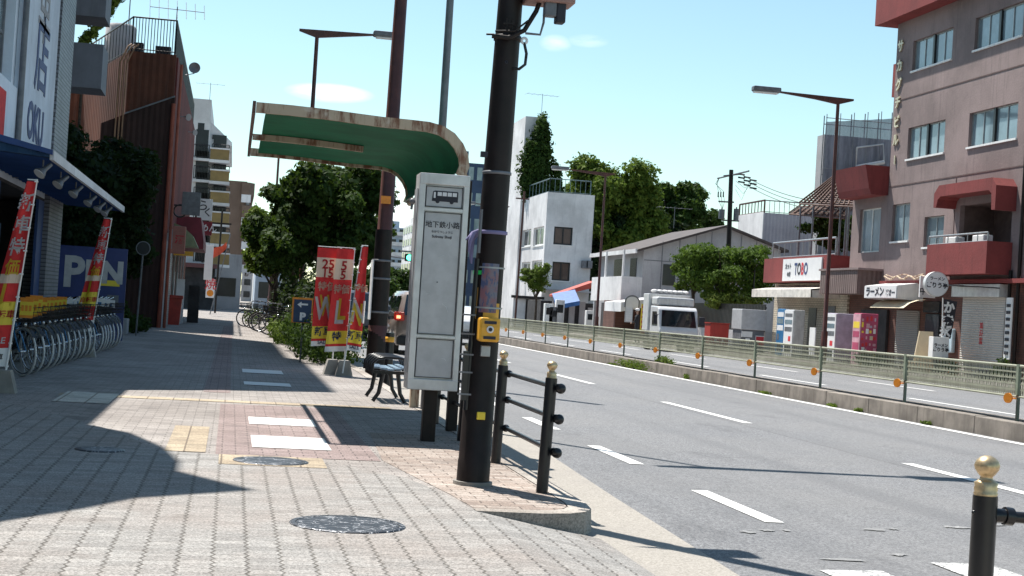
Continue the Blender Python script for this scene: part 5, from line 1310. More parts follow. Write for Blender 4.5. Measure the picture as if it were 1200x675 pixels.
# ================================================================== CARS
def car(label, x, y, rz, kind, body_m, group, rear_lit=True, name='parked_car'):
    """local: length along Y (front +Y), base z 0"""
    t = thing(name, label, 'car' if kind != 'truck' else 'truck', (x, y, -.15), rz, group)
    L, Wd = (4.5, 1.72)
    H = {'van': 1.85, 'car': 1.5}[kind]
    if kind == 'van': side = [(-2.2, .35), (-2.25, .9), (-2.18, 1.15), (-2.02, 1.66), (-1.85, 1.80), (.6, 1.83), (1.0, 1.72), (1.65, 1.12), (2.2, .95), (2.28, .6), (2.2, .28), (-2.1, .25)]
    else: side = [(-2.1, .32), (-2.2, .8), (-2.1, .98), (-1.75, 1.05), (-1.2, 1.42), (-.4, 1.5), (.4, 1.45), (1.1, 1.02), (2.0, .85), (2.2, .55), (2.1, .25), (-2.0, .22)]
    zb = 1.0 if kind == 'van' else .92
    bm = bmesh.new(); rows = []
    for k_, (xx) in enumerate((-1, -.55, 0, .55, 1)):
        row = []
        for (yy, zz) in side:
            w = Wd/2*(1.0 if zz < zb else 1-.22*(zz-zb)/(H-zb)); edge = abs(xx) == 1
            yy2 = yy*(.965 if edge else 1.0) ; zz2 = zz - (.03 if edge and zz > zb else 0)
            row.append(bm.verts.new((xx*w, yy2, zz2)))
        rows.append(row)
    n_ = len(side)
    for i in range(4):
        for j in range(n_): bm.faces.new((rows[i][j], rows[i+1][j], rows[i+1][(j+1) % n_], rows[i][(j+1) % n_]))
    bm.faces.new(rows[0]); bm.faces.new(rows[4][::-1])
    bmesh.ops.recalc_face_normals(bm, faces=bm.faces[:])
    bmesh.ops.bevel(bm, geom=[e for e in bm.edges if e.calc_face_angle(0) > .5], offset=.05, segments=2, affect='EDGES')
    mb = MB(); bm.verts.index_update(); mb.raw([v.co.copy() for v in bm.verts], [[v.index for v in f.verts] for f in bm.faces], None, True); bm.free()
    bo = mb.build('body', M[body_m], t, True)
    # glass: rear, sides, windscreen, set just proud
    zt_ = H-.14
    yr0, yr1 = (-2.20, -2.00) if kind == 'van' else (-1.72, -1.18)
    wb, wt = Wd/2*.80, Wd/2*.70
    mb = MB(); mb.raw([(-wb, yr0-.03, zb+.12), (wb, yr0-.03, zb+.12), (wt, yr1-.03, zt_), (-wt, yr1-.03, zt_)], [(0, 1, 2, 3)]); mb.build('rear_window', M['glass_car'], t, True)
    yf0, yf1 = (1.70, 1.02) if kind == 'van' else (1.12, .45)
    mb = MB(); mb.raw([(-wb, yf0+.03, zb+.16), (wb, yf0+.03, zb+.16), (wt, yf1+.06, zt_+.0), (-wt, yf1+.06, zt_+.0)], [(3, 2, 1, 0)]); mb.build('windscreen', M['glass_car'], t, True)
    for s in (-1, 1):
        for (a, b) in (((-1.95, -.75) if kind == 'van' else (-1.35, -.45)), (-.68 if kind == 'van' else -.38, .25), (.32, 1.1 if kind == 'van' else .8)):
            def wx(z): return s*(Wd/2*(1-.22*(z-zb)/(H-zb))+.012)
            mb = MB(); mb.raw([(wx(zb+.06), a, zb+.06), (wx(zb+.06), b+.1, zb+.06), (wx(zt_-.05), b-.05, zt_-.05), (wx(zt_-.05), a+.08, zt_-.05)], [(0, 1, 2, 3)]); mb.build('side_window', M['glass_car'], t, True)
        mb = MB(); mb.bbox(s*.79-.14, s*.79+.13, -2.29 if kind == 'van' else -2.2, -2.02, .96 if kind == 'van' else .72, 1.20 if kind == 'van' else .9, .02)
        k__ = mb.build('tail_light', M['lens_red'], t, True)
        if rear_lit and rear_lit != 'off':
            mb = MB(); mb.bbox(s*.82-.06, s*.82+.05, -2.305 if kind == 'van' else -2.215, -2.28 if kind == 'van' else -2.19, 1.02 if kind == 'van' else .78, 1.10 if kind == 'van' else .84, .01); mb.build('lit_lamp', M['lit_red'], k__, True)
        for yy in (-1.4, 1.4):
            mb = MB(); mb.tube([(s*.70, yy, .32), (s*.87, yy, .32)], .32, 20); w = mb.build('wheel', M['rubber'], t, True)
            mb = MB(); mb.tube([(s*.86, yy, .32), (s*.882, yy, .32)], .2, 14); mb.build('rim', M['chrome'], w, True)
        mb = MB(); mb.bbox(s*.98-.08, s*.98+.08, .95, 1.1, zb+.08, zb+.25, .03); mb.build('mirror', M[body_m], t, True)
    mb = MB(); mb.bbox(-.84, .84, -2.30 if kind == 'van' else -2.25, -2.1, .28, .52, .04); mb.bbox(-.84, .84, 2.12, 2.28, .25, .50, .04); mb.build('bumper', M['rubber'], t, True)
    mb = MB(); mb.box(-.17, .17, -2.32 if kind == 'van' else -2.27, -2.29 if kind == 'van' else -2.24, .62, .78); mb.build('number_plate', M['white_ink'], t, True)
    return t
k = NT('lit_red'); k.b.inputs['Emission Color'].default_value = (1, .12, .03, 1); k.b.inputs['Emission Strength'].default_value = 5; M['lit_red'] = k.m
k = NT('lit_green'); k.b.inputs['Emission Color'].default_value = (.05, 1, .5, 1); k.b.inputs['Emission Strength'].default_value = 3; M['lit_green'] = k.m
M['car_silver'] = mat('car_silver', (.36, .30, .27), .28, .3, .08, 3, coat=.8)
M['car_blue'] = mat('car_blue', (.045, .055, .075), .3, .3, .08, 3, coat=.8)
M['car_white'] = mat('car_white', (.65, .65, .66), .3, 0, .05, 3, coat=.8)
gK = 'cars queuing in the near lanes'
car('brownish silver minivan with lit tail lights between the pole and the bus stop sign', 5.48, 45.5, R(0), 'van', 'car_silver', gK, True, 'minivan')
car('dark blue car stopped at the kerb behind the red flags', 4.35, 58, R(0), 'van', 'car_blue', gK, True, 'car')
car('white car in the middle lane, seen just left of the utility pole', 8.9, 60, 0, 'car', 'car_white', gK, True, 'car')
car('white van far down the near lane behind the bus stop sign', 5.6, 75, 0, 'van', 'car_white', gK, 'off', 'van')
# ================================================================== FAR CENTRE
def block(label, x0, x1, Y, d, z, m, rows, cols, name='apartment_building', glass='glass_dark', balc=None, cat='apartment building', group=None):
    t = thing(name, label, cat, ((x0+x1)/2, Y, 0), 0, group)
    mb = MB(); mb.box(x0, x1, Y, Y+d, 0, z); mb.box(x0+.3, x0+(x1-x0)*.4, Y+1, Y+d*.5, z, z+z*.08); mb.build('wall', M[m], t)
    for i in range(rows):
        zz = z*(i+.35)/rows; h = z/rows*.5
        for s in (0, 1):
            mb = MB()
            if s == 0:
                for j in range(cols): a = x0+(x1-x0)*(j+.2)/cols; mb.box(a, a+(x1-x0)/cols*.6, Y-.06, Y+.02, zz, zz+h)
            else:
                nc = max(2, int(d/3))
                for j in range(nc): a = Y+d*(j+.2)/nc; mb.box(x0-.06, x0+.02, a, a+d/nc*.6, zz, zz+h)
            mb.build_each('window', M[glass], t)
        if balc:
            mb = MB(); mb.box(x0-1.0, x1, Y-1.0, Y, zz-.25, zz+h*.45); mb.build('balcony', M[balc], t)
    return t
a = at(458, 270, 290); b = at(484, 268, 290)
block('pale blue balcony tower far away between the pole and the bus stop sign', a.x, b.x, 290, 14, b.z, 'dusty_blue', 8, 3, balc='white_plaster')
a = at(444, 300, 420); b = at(458, 300, 420)
block('faint pale blue tower farthest down the road, beside the brown pole', a.x, b.x, 420, 14, b.z, 'dusty_blue', 8, 3)
a = at(484, 262, 250); b = at(500, 262, 250)
block('white slab behind the bus stop sign edge', a.x, b.x, 250, 14, a.z, 'white_plaster', 7, 2)
a = at(538, 190, 190); b = at(568, 190, 190)
block('dark blue office block between the bus stop sign and the utility pole', a.x, b.x, 190, 20, a.z, 'deep_blue', 6, 3, 'office_building', 'glass_curtain', None, 'office building')
a = at(484, 320, 200); b = at(500, 340, 200)
block('small brown block low behind the bus stop sign', a.x, b.x+1, 200, 10, a.z, 'brown_far', 3, 2, 'building', cat='building')
for i, (x, y, w, h, m_, lab) in enumerate(((10, 330, 8, 8, 'white_plaster', 'low white block at the end of the road left of the brown pole'), (52, 330, 14, 9, 'grey_plaster', 'low grey block at the end of the road behind the utility pole'), (-12, 380, 20, 14, 'grey_plaster', 'grey block closing the view above the far pavement'))):
    block(lab, x-w/2, x+w/2, y, 12, h, m_, 3, 4, 'building', cat='building')
for i, (x, y, rr, zc_, m_, lab) in enumerate(((15, 170, 3.2, 3.2, 'leaf', 'far street tree beyond the minivan'), (22, 200, 3.6, 3.6, 'leaf', 'far street tree low to the left of the utility pole'), (6.5, 240, 3.5, 3.4, 'leaf', 'farthest tree at the end of the near lanes'))):
    tree(lab, (x, y, 0), 0, (x, y, zc_), rr, rr, rr*.8, .2, 8, 4000, .5, m_, 50+i, 'far trees down the road')
# traffic signal by the road
t = thing('traffic_signal', 'green traffic signal on an arm beside the bus stop sign', 'traffic signal', (2.6, 62, -.15))
p = at(480, 302, 62)
mb = MB(); mb.tube([(p.x+1.5, 62, -.15), (p.x+1.5, 62, p.z+.3)], .08, 8); mb.tube([(p.x-.4, 62, p.z+.25), (p.x+1.5, 62, p.z+.25)], .04, 6); mb.tube([(p.x-1.6, 62, p.z+.05), (p.x+1.5, 62, p.z-.15)], .03, 6); mb.build('pole', M['galv'], t)
mb = MB(); mb.bbox(p.x-.2, p.x+.75, 61.9, 62.1, p.z-.15, p.z+.15, .04); h = mb.build('signal_head', M['dark_metal'], t)
mb = MB(); mb.tube([(p.x-.02, 61.89, p.z), (p.x-.02, 61.87, p.z)], .12, 12); mb.build('green_lamp', M['lit_green'], h)
# bus lane / slim poles near the white block
for (px, y, hh, lab) in ((603, 110, 10, 'slim dark road pole left of the white office block'),):
    p = at(px, 385, y); mb = MB(); mb.tube([(p.x, y, -.15), (p.x+.1, y, hh)], .075, 8); mb.box(p.x-.5, p.x+.5, y-.03, y+.03, hh-.6, hh-.5); solo(mb, 'road_pole', M['lamp_brown' if hh > 8 else 'galv'], lab, 'pole', None, (p.x, y, -.15))

# ================================================================== RIGHT: WHITE OFFICE BLOCK WITH IVY
WY = 118
t = thing('white_office', 'white three storey office block with brown windows across the road', 'office building', (25, WY, 0))
xa = 25; xb = at(692, 290, WY).x; zt = at(657, 226, WY).z
P1 = (xa, WY, 0); U1 = (1, 0, 0)
def hx(px0, px1, py0, py1, Y=WY, x0=xa):
    a = at(px0, (py0+py1)/2, Y).x-x0; b = at(px1, (py0+py1)/2, Y).x-x0; return (a, b, at((px0+px1)/2, py1, Y).z, at((px0+px1)/2, py0, Y).z)
hs = [hx(649, 671, 266, 287), hx(647, 668, 307, 329)]
x0s = at(638, 290, WY).x   # corner in the picture
xa = x0s
hs = [hx(649, 671, 266, 287, WY, xa), hx(647, 668, 307, 329, WY, xa)]
mb = MB(); P1 = (xa, WY, 0); holed(mb, P1, U1, (0, 0, 1), (0, -1, 0), 0, xb-xa, 0, zt, hs, .2)
ysd = [] 
def hy(px0, px1, py0, py1, X): 
    p = atx(px0, (py0+py1)/2, X); q = atx(px1, (py0+py1)/2, X)
    return (q.y, p.y, atx((px0+px1)/2, py1, X).z, atx((px0+px1)/2, py0, X).z)
hsl = [hy(612, 622, 269, 289, xa), hy(625, 637, 266, 288, xa), hy(611, 621, 307, 326, xa), hy(623, 635, 305, 325, xa)]
yend = atx(607, 290, xa).y
mb2 = mb; holed(mb2, (xa, 0, 0), (0, 1, 0), (0, 0, 1), (-1, 0, 0), WY, yend, 0, zt, hsl, .2)
mb.box(xa+.3, xb-.02, WY+.3, yend, zt-.4, zt); mb.box(xb-.02, xb+.1, WY+.02, yend, 0, zt)
mb.build('wall', M['white_plaster'], t)
for h in hs: window(t, P1, U1, (0, 0, 1), (0, -1, 0), h, 2, .2, 'glass_brown', 'dark_metal', True, .12)
for h in hsl: window(t, (xa, 0, 0), (0, 1, 0), (0, 0, 1), (-1, 0, 0), h, 2, .2, 'glass_dark', 'white_paint', True, .14)
mb = MB(); mb.box(xa-.3, xb, WY-1.6, WY-.02, 3.0, 3.12); mb.build('ledge', M['grey_plaster'], t)
rail_run(t, (xa+.2, WY+.3, zt), (xb-.2, WY+.3, zt), 1.1, 8, mat('teal_rail', (.10, .16, .18), .5), .026, 'roof_railing')
rail_run(t, (xa+.2, WY+.3, zt), (xa+.2, yend, zt), 1.1, 8, MATS['teal_rail'], .026, 'roof_railing')
for px in (685, 690):
    p = at(px, 310, WY-.15); mb = MB(); mb.bbox(p.x-.25, p.x+.25, WY-.35, WY-.02, p.z-.3, p.z+.3, .03); mb.build('vent', M['galv'], t)
# tower with ivy
VY = 128
t = thing('white_tower', 'narrow white tower block behind the office with dark ivy down its front', 'tower block', (24, VY, 0))
xl_, xm, xr_ = at(611, 180, VY).x, at(616, 140, VY).x, at(641, 140, VY).x
zt2 = at(628, 137, VY).z
mb = MB(); mb.box(xm, xr_, VY, VY+9, 0, zt2); mb.build('wall', M['white_plaster'], t)
mb = MB(); zz = at(604, 175, 150).z; mb.box(at(596, 200, 150).x, at(612, 200, 150).x, 150, 165, 0, zz); mb.build('rear_wing', M['white_plaster'], t)
mb = MB()
for py in (215, 245, 275): p = at(602, py, 149.9); mb.box(p.x-.35, p.x+.35, 149.9, 149.98, p.z-.6, p.z+.6)
mb.build('window', M['glass_dark'], t)
p = at(636, 110, VY+2); antenna(p, p.z-zt2, 2.8, 'television antenna on top of the white ivy tower', 6, .1)
iv = thing('ivy', 'dark hanging ivy covering the front of the white tower', 'ivy', (at(632, 240, VY).x, VY-.5, zt2-8))
L_ = []
for (px, py, w, h) in ((636, 145, .5, .8), (634, 158, .75, 1.0), (632, 170, .9, 1.1), (630, 182, 1.3, 1.3), (628, 195, 1.5, 1.3), (630, 207, 1.6, 1.3), (632, 219, 1.6, 1.2), (634, 230, 1.5, 1.0), (650, 198, .6, .5), (652, 214, .5, 1.5), (619, 190, .6, .5), (618, 212, .5, .9), (655, 226, .4, .6), (621, 172, .35, .6), (642, 178, .35, .7), (641, 160, .25, .5)):
    q = at(px, py, VY-.6); L_.append((q.x, VY-.6, q.z, w*1.12, .7, h*1.1))
mb = MB(); q = at(634, 150, VY-.2); w = at(632, 234, VY-.2); mb.tube([tuple(w), tuple(q)], .12, 6); mb.build('stem', M['bark'], iv)
build_leaves(L_, 12500, .26, 'foliage', 'leaf', iv, 61, .3)
# roadside low shops between
def wallbox(label, name, cat, px0, px1, pyt, Y, d, m, group=None, pyb=None):
    a = at(px0, pyt, Y); b = at(px1, pyt, Y); t = thing(name, label, cat, ((a.x+b.x)/2, Y, 0), 0, group)
    z0 = 0 if pyb is None else at(px0, pyb, Y).z
    mb = MB(); mb.box(a.x, b.x, Y, Y+d, z0, a.z); mb.build('wall', M[m] if isinstance(m, str) else m, t)
    return t, a, b
t, a, b = wallbox('low white garage with pale shutters across the road', 'garage', 'garage', 602, 634, 346, 116, 4, 'white_plaster')
mb = MB(); mb.box(a.x+.25, (a.x+b.x)/2-.1, 115.93, 115.99, 0, 2.2); mb.box((a.x+b.x)/2+.1, b.x-.2, 115.93, 115.99, 0, 2.2); mb.build('shutter', M['white_plaster'], t)
mb = MB(); mb.box(a.x-.2, b.x+.2, 115.6, 116, 2.25, 2.45); mb.box((a.x+b.x)/2-.1, (a.x+b.x)/2+.1, 115.9, 115.98, 0, 2.2); mb.build('frame', M['dark_metal'], t)
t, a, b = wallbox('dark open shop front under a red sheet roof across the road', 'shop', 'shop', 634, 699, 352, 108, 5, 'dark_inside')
mb = MB(); p, q = at(652, 346, 106.5), at(699, 334, 106.5)
mb.prism([(p.x, p.z-.1), (p.x, p.z+.05), (q.x, q.z+.3), (q.x, q.z-.15)], 'y', 106.5, 109); mb.build('red_roof', mat('roof_red', (.42, .07, .05), .6), t)
mb = MB()
for px in (640, 648, 668, 680, 690): p = at(px, 375, 107.9); mb.box(p.x-.12, p.x+.3, 107.85, 107.97, 0, 2.0+.2*math.sin(px))
mb.build('display', M['grey_plaster'], t)
t = thing('awning', 'blue shop awning with a pale top across the road', 'awning', (26, 105, 2))
p, q = at(650, 350, 105), at(677, 345, 105)
mb = MB(); mb.raw([(p.x, 104.2, p.z-.45), (q.x, 104.2, q.z-.45), (q.x, 106, q.z+.35), (p.x, 106, p.z+.35), (p.x, 104.2, p.z-.75), (q.x, 104.2, q.z-.75)], [(0, 1, 2, 3), (4, 5, 1, 0), (1, 5, 2), (0, 3, 4)]); mb.build('canopy', mat('awning_blue', (.03, .12, .35), .6), t)
for (px, h_, m_, lab) in ((643, 1.9, 'white_paint', 'white fuel pump like cabinet left of the blue awning'), (648, 1.7, 'galv', 'grey cabinet beside the white cabinet left of the blue awning'), (656, 2.2, 'white_plaster', 'pale notice panel under the blue awning'), (692, 1.6, 'white_paint', 'small white cabinet by the street lamp left of the gabled house')):
    p = at(px, 372, 103); mb = MB(); mb.bbox(p.x-.3, p.x+.3, 103, 103.5, 0, h_, .03); mb.box(p.x-.2, p.x+.2, 102.98, 103, h_*.6, h_*.85, M['glass_dark']); mb.mats.insert(0, M[m_]); mb.mi = [0 if i < len(mb.mi)-6 else 1 for i in range(len(mb.mi))]
    solo(mb, 'cabinet', None, lab, 'cabinet', None, (p.x, 103.2, 0))
# round street tree
c = at(630, 328, 96); tree('small round clipped street tree in front of the white office block', (c.x, 96, 0), 0, (c.x, 96, c.z), 1.12, 1.1, 1.12, .10, 8, 7000, .12, 'leaf_bright', 81)
# big trees behind
c = at(716, 246, 138); tree('largest sunlit tree, rising behind the white office block and the gabled house', (c.x, 138, 0), 0, (c.x, 138, c.z), 4.7, 4.5, 5.0, .35, 60, 46000, .34, 'leaf_bright', 82)
c = at(690, 235, 142); tree('bright side crown left of the largest tree behind the office', (c.x, 143, 0), 0, (c.x, 143, c.z), 2.3, 2.6, 3.6, .25, 16, 9000, .36, 'leaf', 83)
c = at(793, 250, 150); tree('darker tree right of the largest one, above the gabled house roof', (c.x, 150, 0), 0, (c.x, 150, c.z), 3.6, 3.6, 3.3, .3, 22, 15000, .36, 'leaf', 84)
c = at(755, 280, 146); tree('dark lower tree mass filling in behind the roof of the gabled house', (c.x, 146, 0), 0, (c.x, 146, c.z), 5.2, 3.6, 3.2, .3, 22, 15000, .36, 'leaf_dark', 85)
c = at(706, 305, 136); tree('dark low crown squeezed between the office and the gabled house', (c.x, 136, 0), 0, (c.x, 136, c.z), 1.9, 2, 5.2, .2, 14, 9000, .3, 'leaf_dark', 86)
c = at(833, 265, 165); tree('small faint tree at the end of the roof beside the far utility pole', (c.x, 165, 0), 0, (c.x, 165, c.z), 1.8, 2, 2.4, .2, 10, 4000, .36, 'leaf', 87)
# ================================================================== far rows closing the street
for i, (x, y, w, d, h, m_, lab) in enumerate(((-6, 200, 12, 14, 11, 'brown_far', 'brown flats closing the far end of the left street wall'), (5, 260, 7, 14, 6, 'grey_plaster', 'low grey building over the far end of the kerb trees'), (60, 250, 26, 16, 8, 'grey_plaster', 'long low grey building far beyond the white office'), (34, 210, 10, 14, 9, 'grey_plaster', 'grey block behind the white tower'), (58, 130, 14, 14, 7, 'mauve_plaster', 'mauve block far right behind the lattice roofs'))):
    block(lab, x-w/2, x+w/2, y, d, h, m_, 3, 4, 'building', cat='building')
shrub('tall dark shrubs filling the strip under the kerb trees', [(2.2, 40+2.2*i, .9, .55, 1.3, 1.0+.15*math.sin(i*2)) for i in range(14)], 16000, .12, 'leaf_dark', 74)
# ================================================================== GABLED HOUSE
HY = 92
t = thing('gabled_house', 'pale gabled house with a dark brown roof and a white balcony across the road', 'house', (26, HY, 0))
xc_ = at(753, 320, HY).x; ez = at(754, 292, HY).z; rx, rz_ = at(850, 266, HY).x, at(850, 266, HY).z; ex2 = at(915, 292, HY).x; ez2 = at(915, 292, HY).z
mb = MB(); mb.prism([(xc_, 0), (xc_, ez), (rx, rz_), (ex2, ez2), (ex2, 0)], 'y', HY, 103); mb.build('wall', M['grey_plaster'], t)
mb = MB()
for px in (776, 796, 815, 833, 868, 886): p = at(px, 300, HY-.02); mb.box(p.x-.02, p.x+.02, HY-.03, HY-.003, 2.2, min(rz_, rz_-.26*abs(p.x-rx))-.15)
p = at(760, 305, HY); mb.box(xc_+.05, ex2-.1, HY-.025, HY-.002, p.z-.02, p.z+.03)
mb.build('panel_seam', M['galv'], t)
mb = MB(); mb.raw([(xc_-.5, HY-.4, ez-.05), (rx, HY-.4, rz_+.12), (rx, 104, rz_+.12), (xc_-.5, 104, ez-.05), (xc_-.5, HY-.4, ez-.2), (rx, HY-.4, rz_-.02), (rx, 104, rz_-.02), (xc_-.5, 104, ez-.2), (ex2+.4, HY-.4, ez2-.05), (ex2+.4, 104, ez2-.05), (ex2+.4, HY-.4, ez2-.2), (ex2+.4, 104, ez2-.2)],
   [(0, 1, 2, 3), (4, 7, 6, 5), (0, 4, 5, 1), (0, 3, 7, 4), (1, 8, 9, 2), (5, 6, 11, 10), (1, 5, 10, 8), (8, 10, 11, 9)]); mb.build('roof', M['roof'], t)
mb = MB(); mb.box(xc_-.62, xc_-.5, HY-.3, 104, ez-.28, ez-.02); mb.build('gutter', M['white_plaster'], t)
zb0, zb1 = at(752, 352, HY).z, at(752, 325, HY).z
mb = MB(); mb.box(xc_-1.3, xc_-1.2, HY+.08, 100, zb0, zb1); mb.box(xc_-1.3, xc_-.003, HY-.02, HY+.08, zb0, zb1); mb.box(xc_-1.3, xc_-.003, HY, 100, zb0-.12, zb0-.002); mb.build('balcony', M['white_plaster'], t)
for (y0_, y1_) in ((93.5, 95.0), (96.6, 99.2)):
    mb = MB(); mb.box(xc_-.04, xc_-.002, y0_, y1_, zb1-.3, ez-.5); mb.build('window', M['glass_dark'], t)
mb = MB(); mb.box(xc_-1.25, xc_-1.15, 96.6, 96.8, zb1, ez-.1); mb.box(xc_-1.25, xc_-1.15, HY+.1, HY+.3, zb1, ez-.1); mb.build_each('column', M['white_plaster'], t)
p = at(782, 323, HY); mb = MB(); mb.box(p.x-.3, p.x+.5, HY-.04, HY-.003, p.z-.6, p.z+.7); mb.build('window', M['glass_dark'], t)
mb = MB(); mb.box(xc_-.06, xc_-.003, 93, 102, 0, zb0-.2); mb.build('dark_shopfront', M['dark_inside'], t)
mb = MB()
for y in (93.2, 96, 99): mb.box(xc_-1.28, xc_-1.1, y, y+.25, 0, zb0-.13)
mb.build_each('column', M['sign_panel'], t)
p = at(792, 243, 98); 
for (px, py, w) in ((792, 242, 2.2), (790, 257, 1.9)):
    p = at(px, py, 97)
antenna(at(791, 242, 97), at(791, 242, 97).z-rz_, 2.2, 'television antenna on the gabled house roof', 4, 0.0)
# small shopfront canopy with arch
t = thing('shop_canopy', 'white fabric shop canopy with an arched sign left of the truck', 'awning', (22.5, 88, 2))
p, q = at(728, 357, 86), at(765, 350, 86)
mb = MB(); mb.prism([(p.x, p.z-.4), (p.x, p.z+.15), (q.x+1.5, q.z+.25), (q.x+1.5, q.z-.1)], 'y', 86, 90); mb.build('canopy', M['white_plaster'], t)
a = at(741, 352, 85.9); arc_ = lambda r_, dz: [(a.x-r_, a.z-.42)]+[(a.x+r_*math.cos(math.pi-math.pi*i/14), a.z-.08+dz+r_*.8*math.sin(math.pi*i/14)) for i in range(15)]+[(a.x+r_, a.z-.42)]
mb = MB(); mb.prism(arc_(.44, .03), 'y', 85.88, 85.95); ar = mb.build('arched_sign', M['galv'], t)
mb = MB(); mb.prism(arc_(.37, 0), 'y', 85.86, 85.878); mb.build('sign_face', M['white_ink'], ar)
# shop row under the house: coloured things
t, a, b = wallbox('dark brown shop front between the gabled house and the truck', 'shop', 'shop', 722, 768, 352, 90, 3, 'red_brick')
for (px0, px1, py0, py1, m_, nm) in ((752, 757, 356, 392, 'yellow_ink', 'banner'), (760, 766, 357, 392, 'yellow_ink', 'banner'), (733, 741, 360, 378, 'sign_panel', 'poster'), (768, 770, 358, 392, 'red_ink', 'banner')):
    p, q = at(px0, py0, 84), at(px1, py1, 84); mb = MB(); mb.box(p.x, q.x, 84, 84.04, max(.1, q.z), p.z); bo = mb.build(nm, M[m_], t)
    mb = MB(); random.seed(px0)
    for i in range(6): z = max(.2, q.z)+(p.z-max(.2, q.z))*(i+.3)/6.2; mb.box(p.x+.04, q.x-.04, 83.985, 83.997, z, z+.13)
    mb.build('printing', M['red_ink' if m_ != 'sign_panel' else 'white_ink'], bo)

# ================================================================== PERSON
def person(base, facing, label):
    t = thing('person', label, 'person', base, facing)
    me = bpy.data.meshes.new('body'); J = {}
    pts = [('pel', (0, 0, .93), .14), ('waist', (0, .0, 1.08), .125), ('chest', (0, .02, 1.30), .155), ('neck', (0, .01, 1.47), .055), ('head0', (0, .03, 1.56), .085), ('head1', (0, .03, 1.66), .095),
           ('shl', (-.19, .0, 1.40), .06), ('ell', (-.27, .03, 1.13), .045), ('wrl', (-.22, .22, 1.02), .032), ('hal', (-.20, .29, 1.02), .036),
           ('shr', (.19, .0, 1.40), .06), ('elr', (.27, .03, 1.13), .045), ('wrr', (.22, .22, 1.05), .032), ('har', (.20, .29, 1.05), .036),
           ('hl', (-.10, 0, .88), .095), ('kl', (-.11, .05, .49), .062), ('al', (-.12, -.02, .10), .042), ('tl', (-.12, .14, .04), .038),
           ('hr', (.10, 0, .88), .095), ('kr', (.11, -.02, .49), .062), ('ar', (.12, -.12, .10), .042), ('tr', (.12, .03, .04), .038)]
    idx = {p[0]: i for i, p in enumerate(pts)}
    E_ = [('pel', 'waist'), ('waist', 'chest'), ('chest', 'neck'), ('neck', 'head0'), ('head0', 'head1'), ('chest', 'shl'), ('shl', 'ell'), ('ell', 'wrl'), ('wrl', 'hal'), ('chest', 'shr'), ('shr', 'elr'), ('elr', 'wrr'), ('wrr', 'har'),
          ('pel', 'hl'), ('hl', 'kl'), ('kl', 'al'), ('al', 'tl'), ('pel', 'hr'), ('hr', 'kr'), ('kr', 'ar'), ('ar', 'tr')]
    me.from_pydata([p[1] for p in pts], [(idx[a], idx[b]) for a, b in E_], []); o = bpy.data.objects.new('body', me); C.objects.link(o)
    md_ = o.modifiers.new('skin', 'SKIN'); o.modifiers.new('sub', 'SUBSURF').levels = 1
    for i, p in enumerate(pts): me.skin_vertices[0].data[i].radius = (p[2], p[2]*.8)
    me.skin_vertices[0].data[0].use_root = True
    bpy.context.view_layer.update()
    m2 = bpy.data.meshes.new_from_object(o.evaluated_get(bpy.context.evaluated_depsgraph_get())); o.modifiers.clear(); o.data = m2; o.parent = t
    skin = mat('skin', (.45, .27, .19), .6); cl = mat('dark_clothes', (.018, .018, .022), .85, 0, .2, 8)
    for m_ in (cl, skin): m2.materials.append(m_)
    for p in m2.polygons:
        z = p.center.z; p.material_index = 1 if z > 1.46 or (p.center.y > .2 and z > .9) else 0; p.use_smooth = True
    mb = MB(); mb.sphere((0, .02, 1.70), .108, None, 12, (1, 1.1, .62)); mb.box(-.07, .07, .08, .19, 1.685, 1.70); mb.build('cap', M['white_ink'], t, True)
    mb = MB(); mb.sphere((0, .125, 1.60), .018, None, 8); mb.build('nose', skin, t, True)
    return t
p = at(746, 390, 72); person((p.x, 72, 0), R(60), 'person in dark clothes and a white cap standing left of the truck')

# ================================================================== TRUCK
t = thing('box_truck', 'white box truck facing the camera across the road', 'truck', (20.2, 69, -.15))
TX0, TX1, TYF = 19.15, 21.05, 67.5
cabm = M['car_white']
bm = bmesh.new()
sec = [(TYF, -.15+.45, -.15+.95, 0), (TYF+.06, 0, 0, 0)]
mb = MB(); zg_ = -.15
mb.prism([(TYF, zg_+.35), (TYF-.04, zg_+.95), (TYF+.05, zg_+1.12), (TYF+.32, zg_+1.92), (TYF+.5, zg_+2.05), (TYF+1.7, zg_+2.08), (TYF+1.7, zg_+.35)], 'x', TX0+.02, TX1-.02)
cb = mb.build('cab', cabm, t)
mod = cb.modifiers.new('bev', 'BEVEL'); mod.width = .06; mod.segments = 3
def yfr(z): return TYF+.05+(z-zg_-1.12)/.80*.27
mb = MB(); z0, z1 = zg_+1.14, zg_+1.88; mb.raw([(TX0+.12, yfr(z0)-.02, z0), (TX1-.12, yfr(z0)-.02, z0), (TX1-.18, yfr(z1)-.02, z1), (TX0+.18, yfr(z1)-.02, z1)], [(0, 1, 2, 3)]); mb.build('windscreen', M['glass_car'], t)
mb = MB(); mb.box(TX0+.3, TX0+.75, yfr(z0)-.03, yfr(z0)-.025, z0, z0+.02); mb.tube([(TX0+.5, yfr(z0)-.04, z0), (TX0+.9, yfr(z0+.25)-.04, z0+.22)], .01, 4); mb.build('wiper', M['ink'], t)
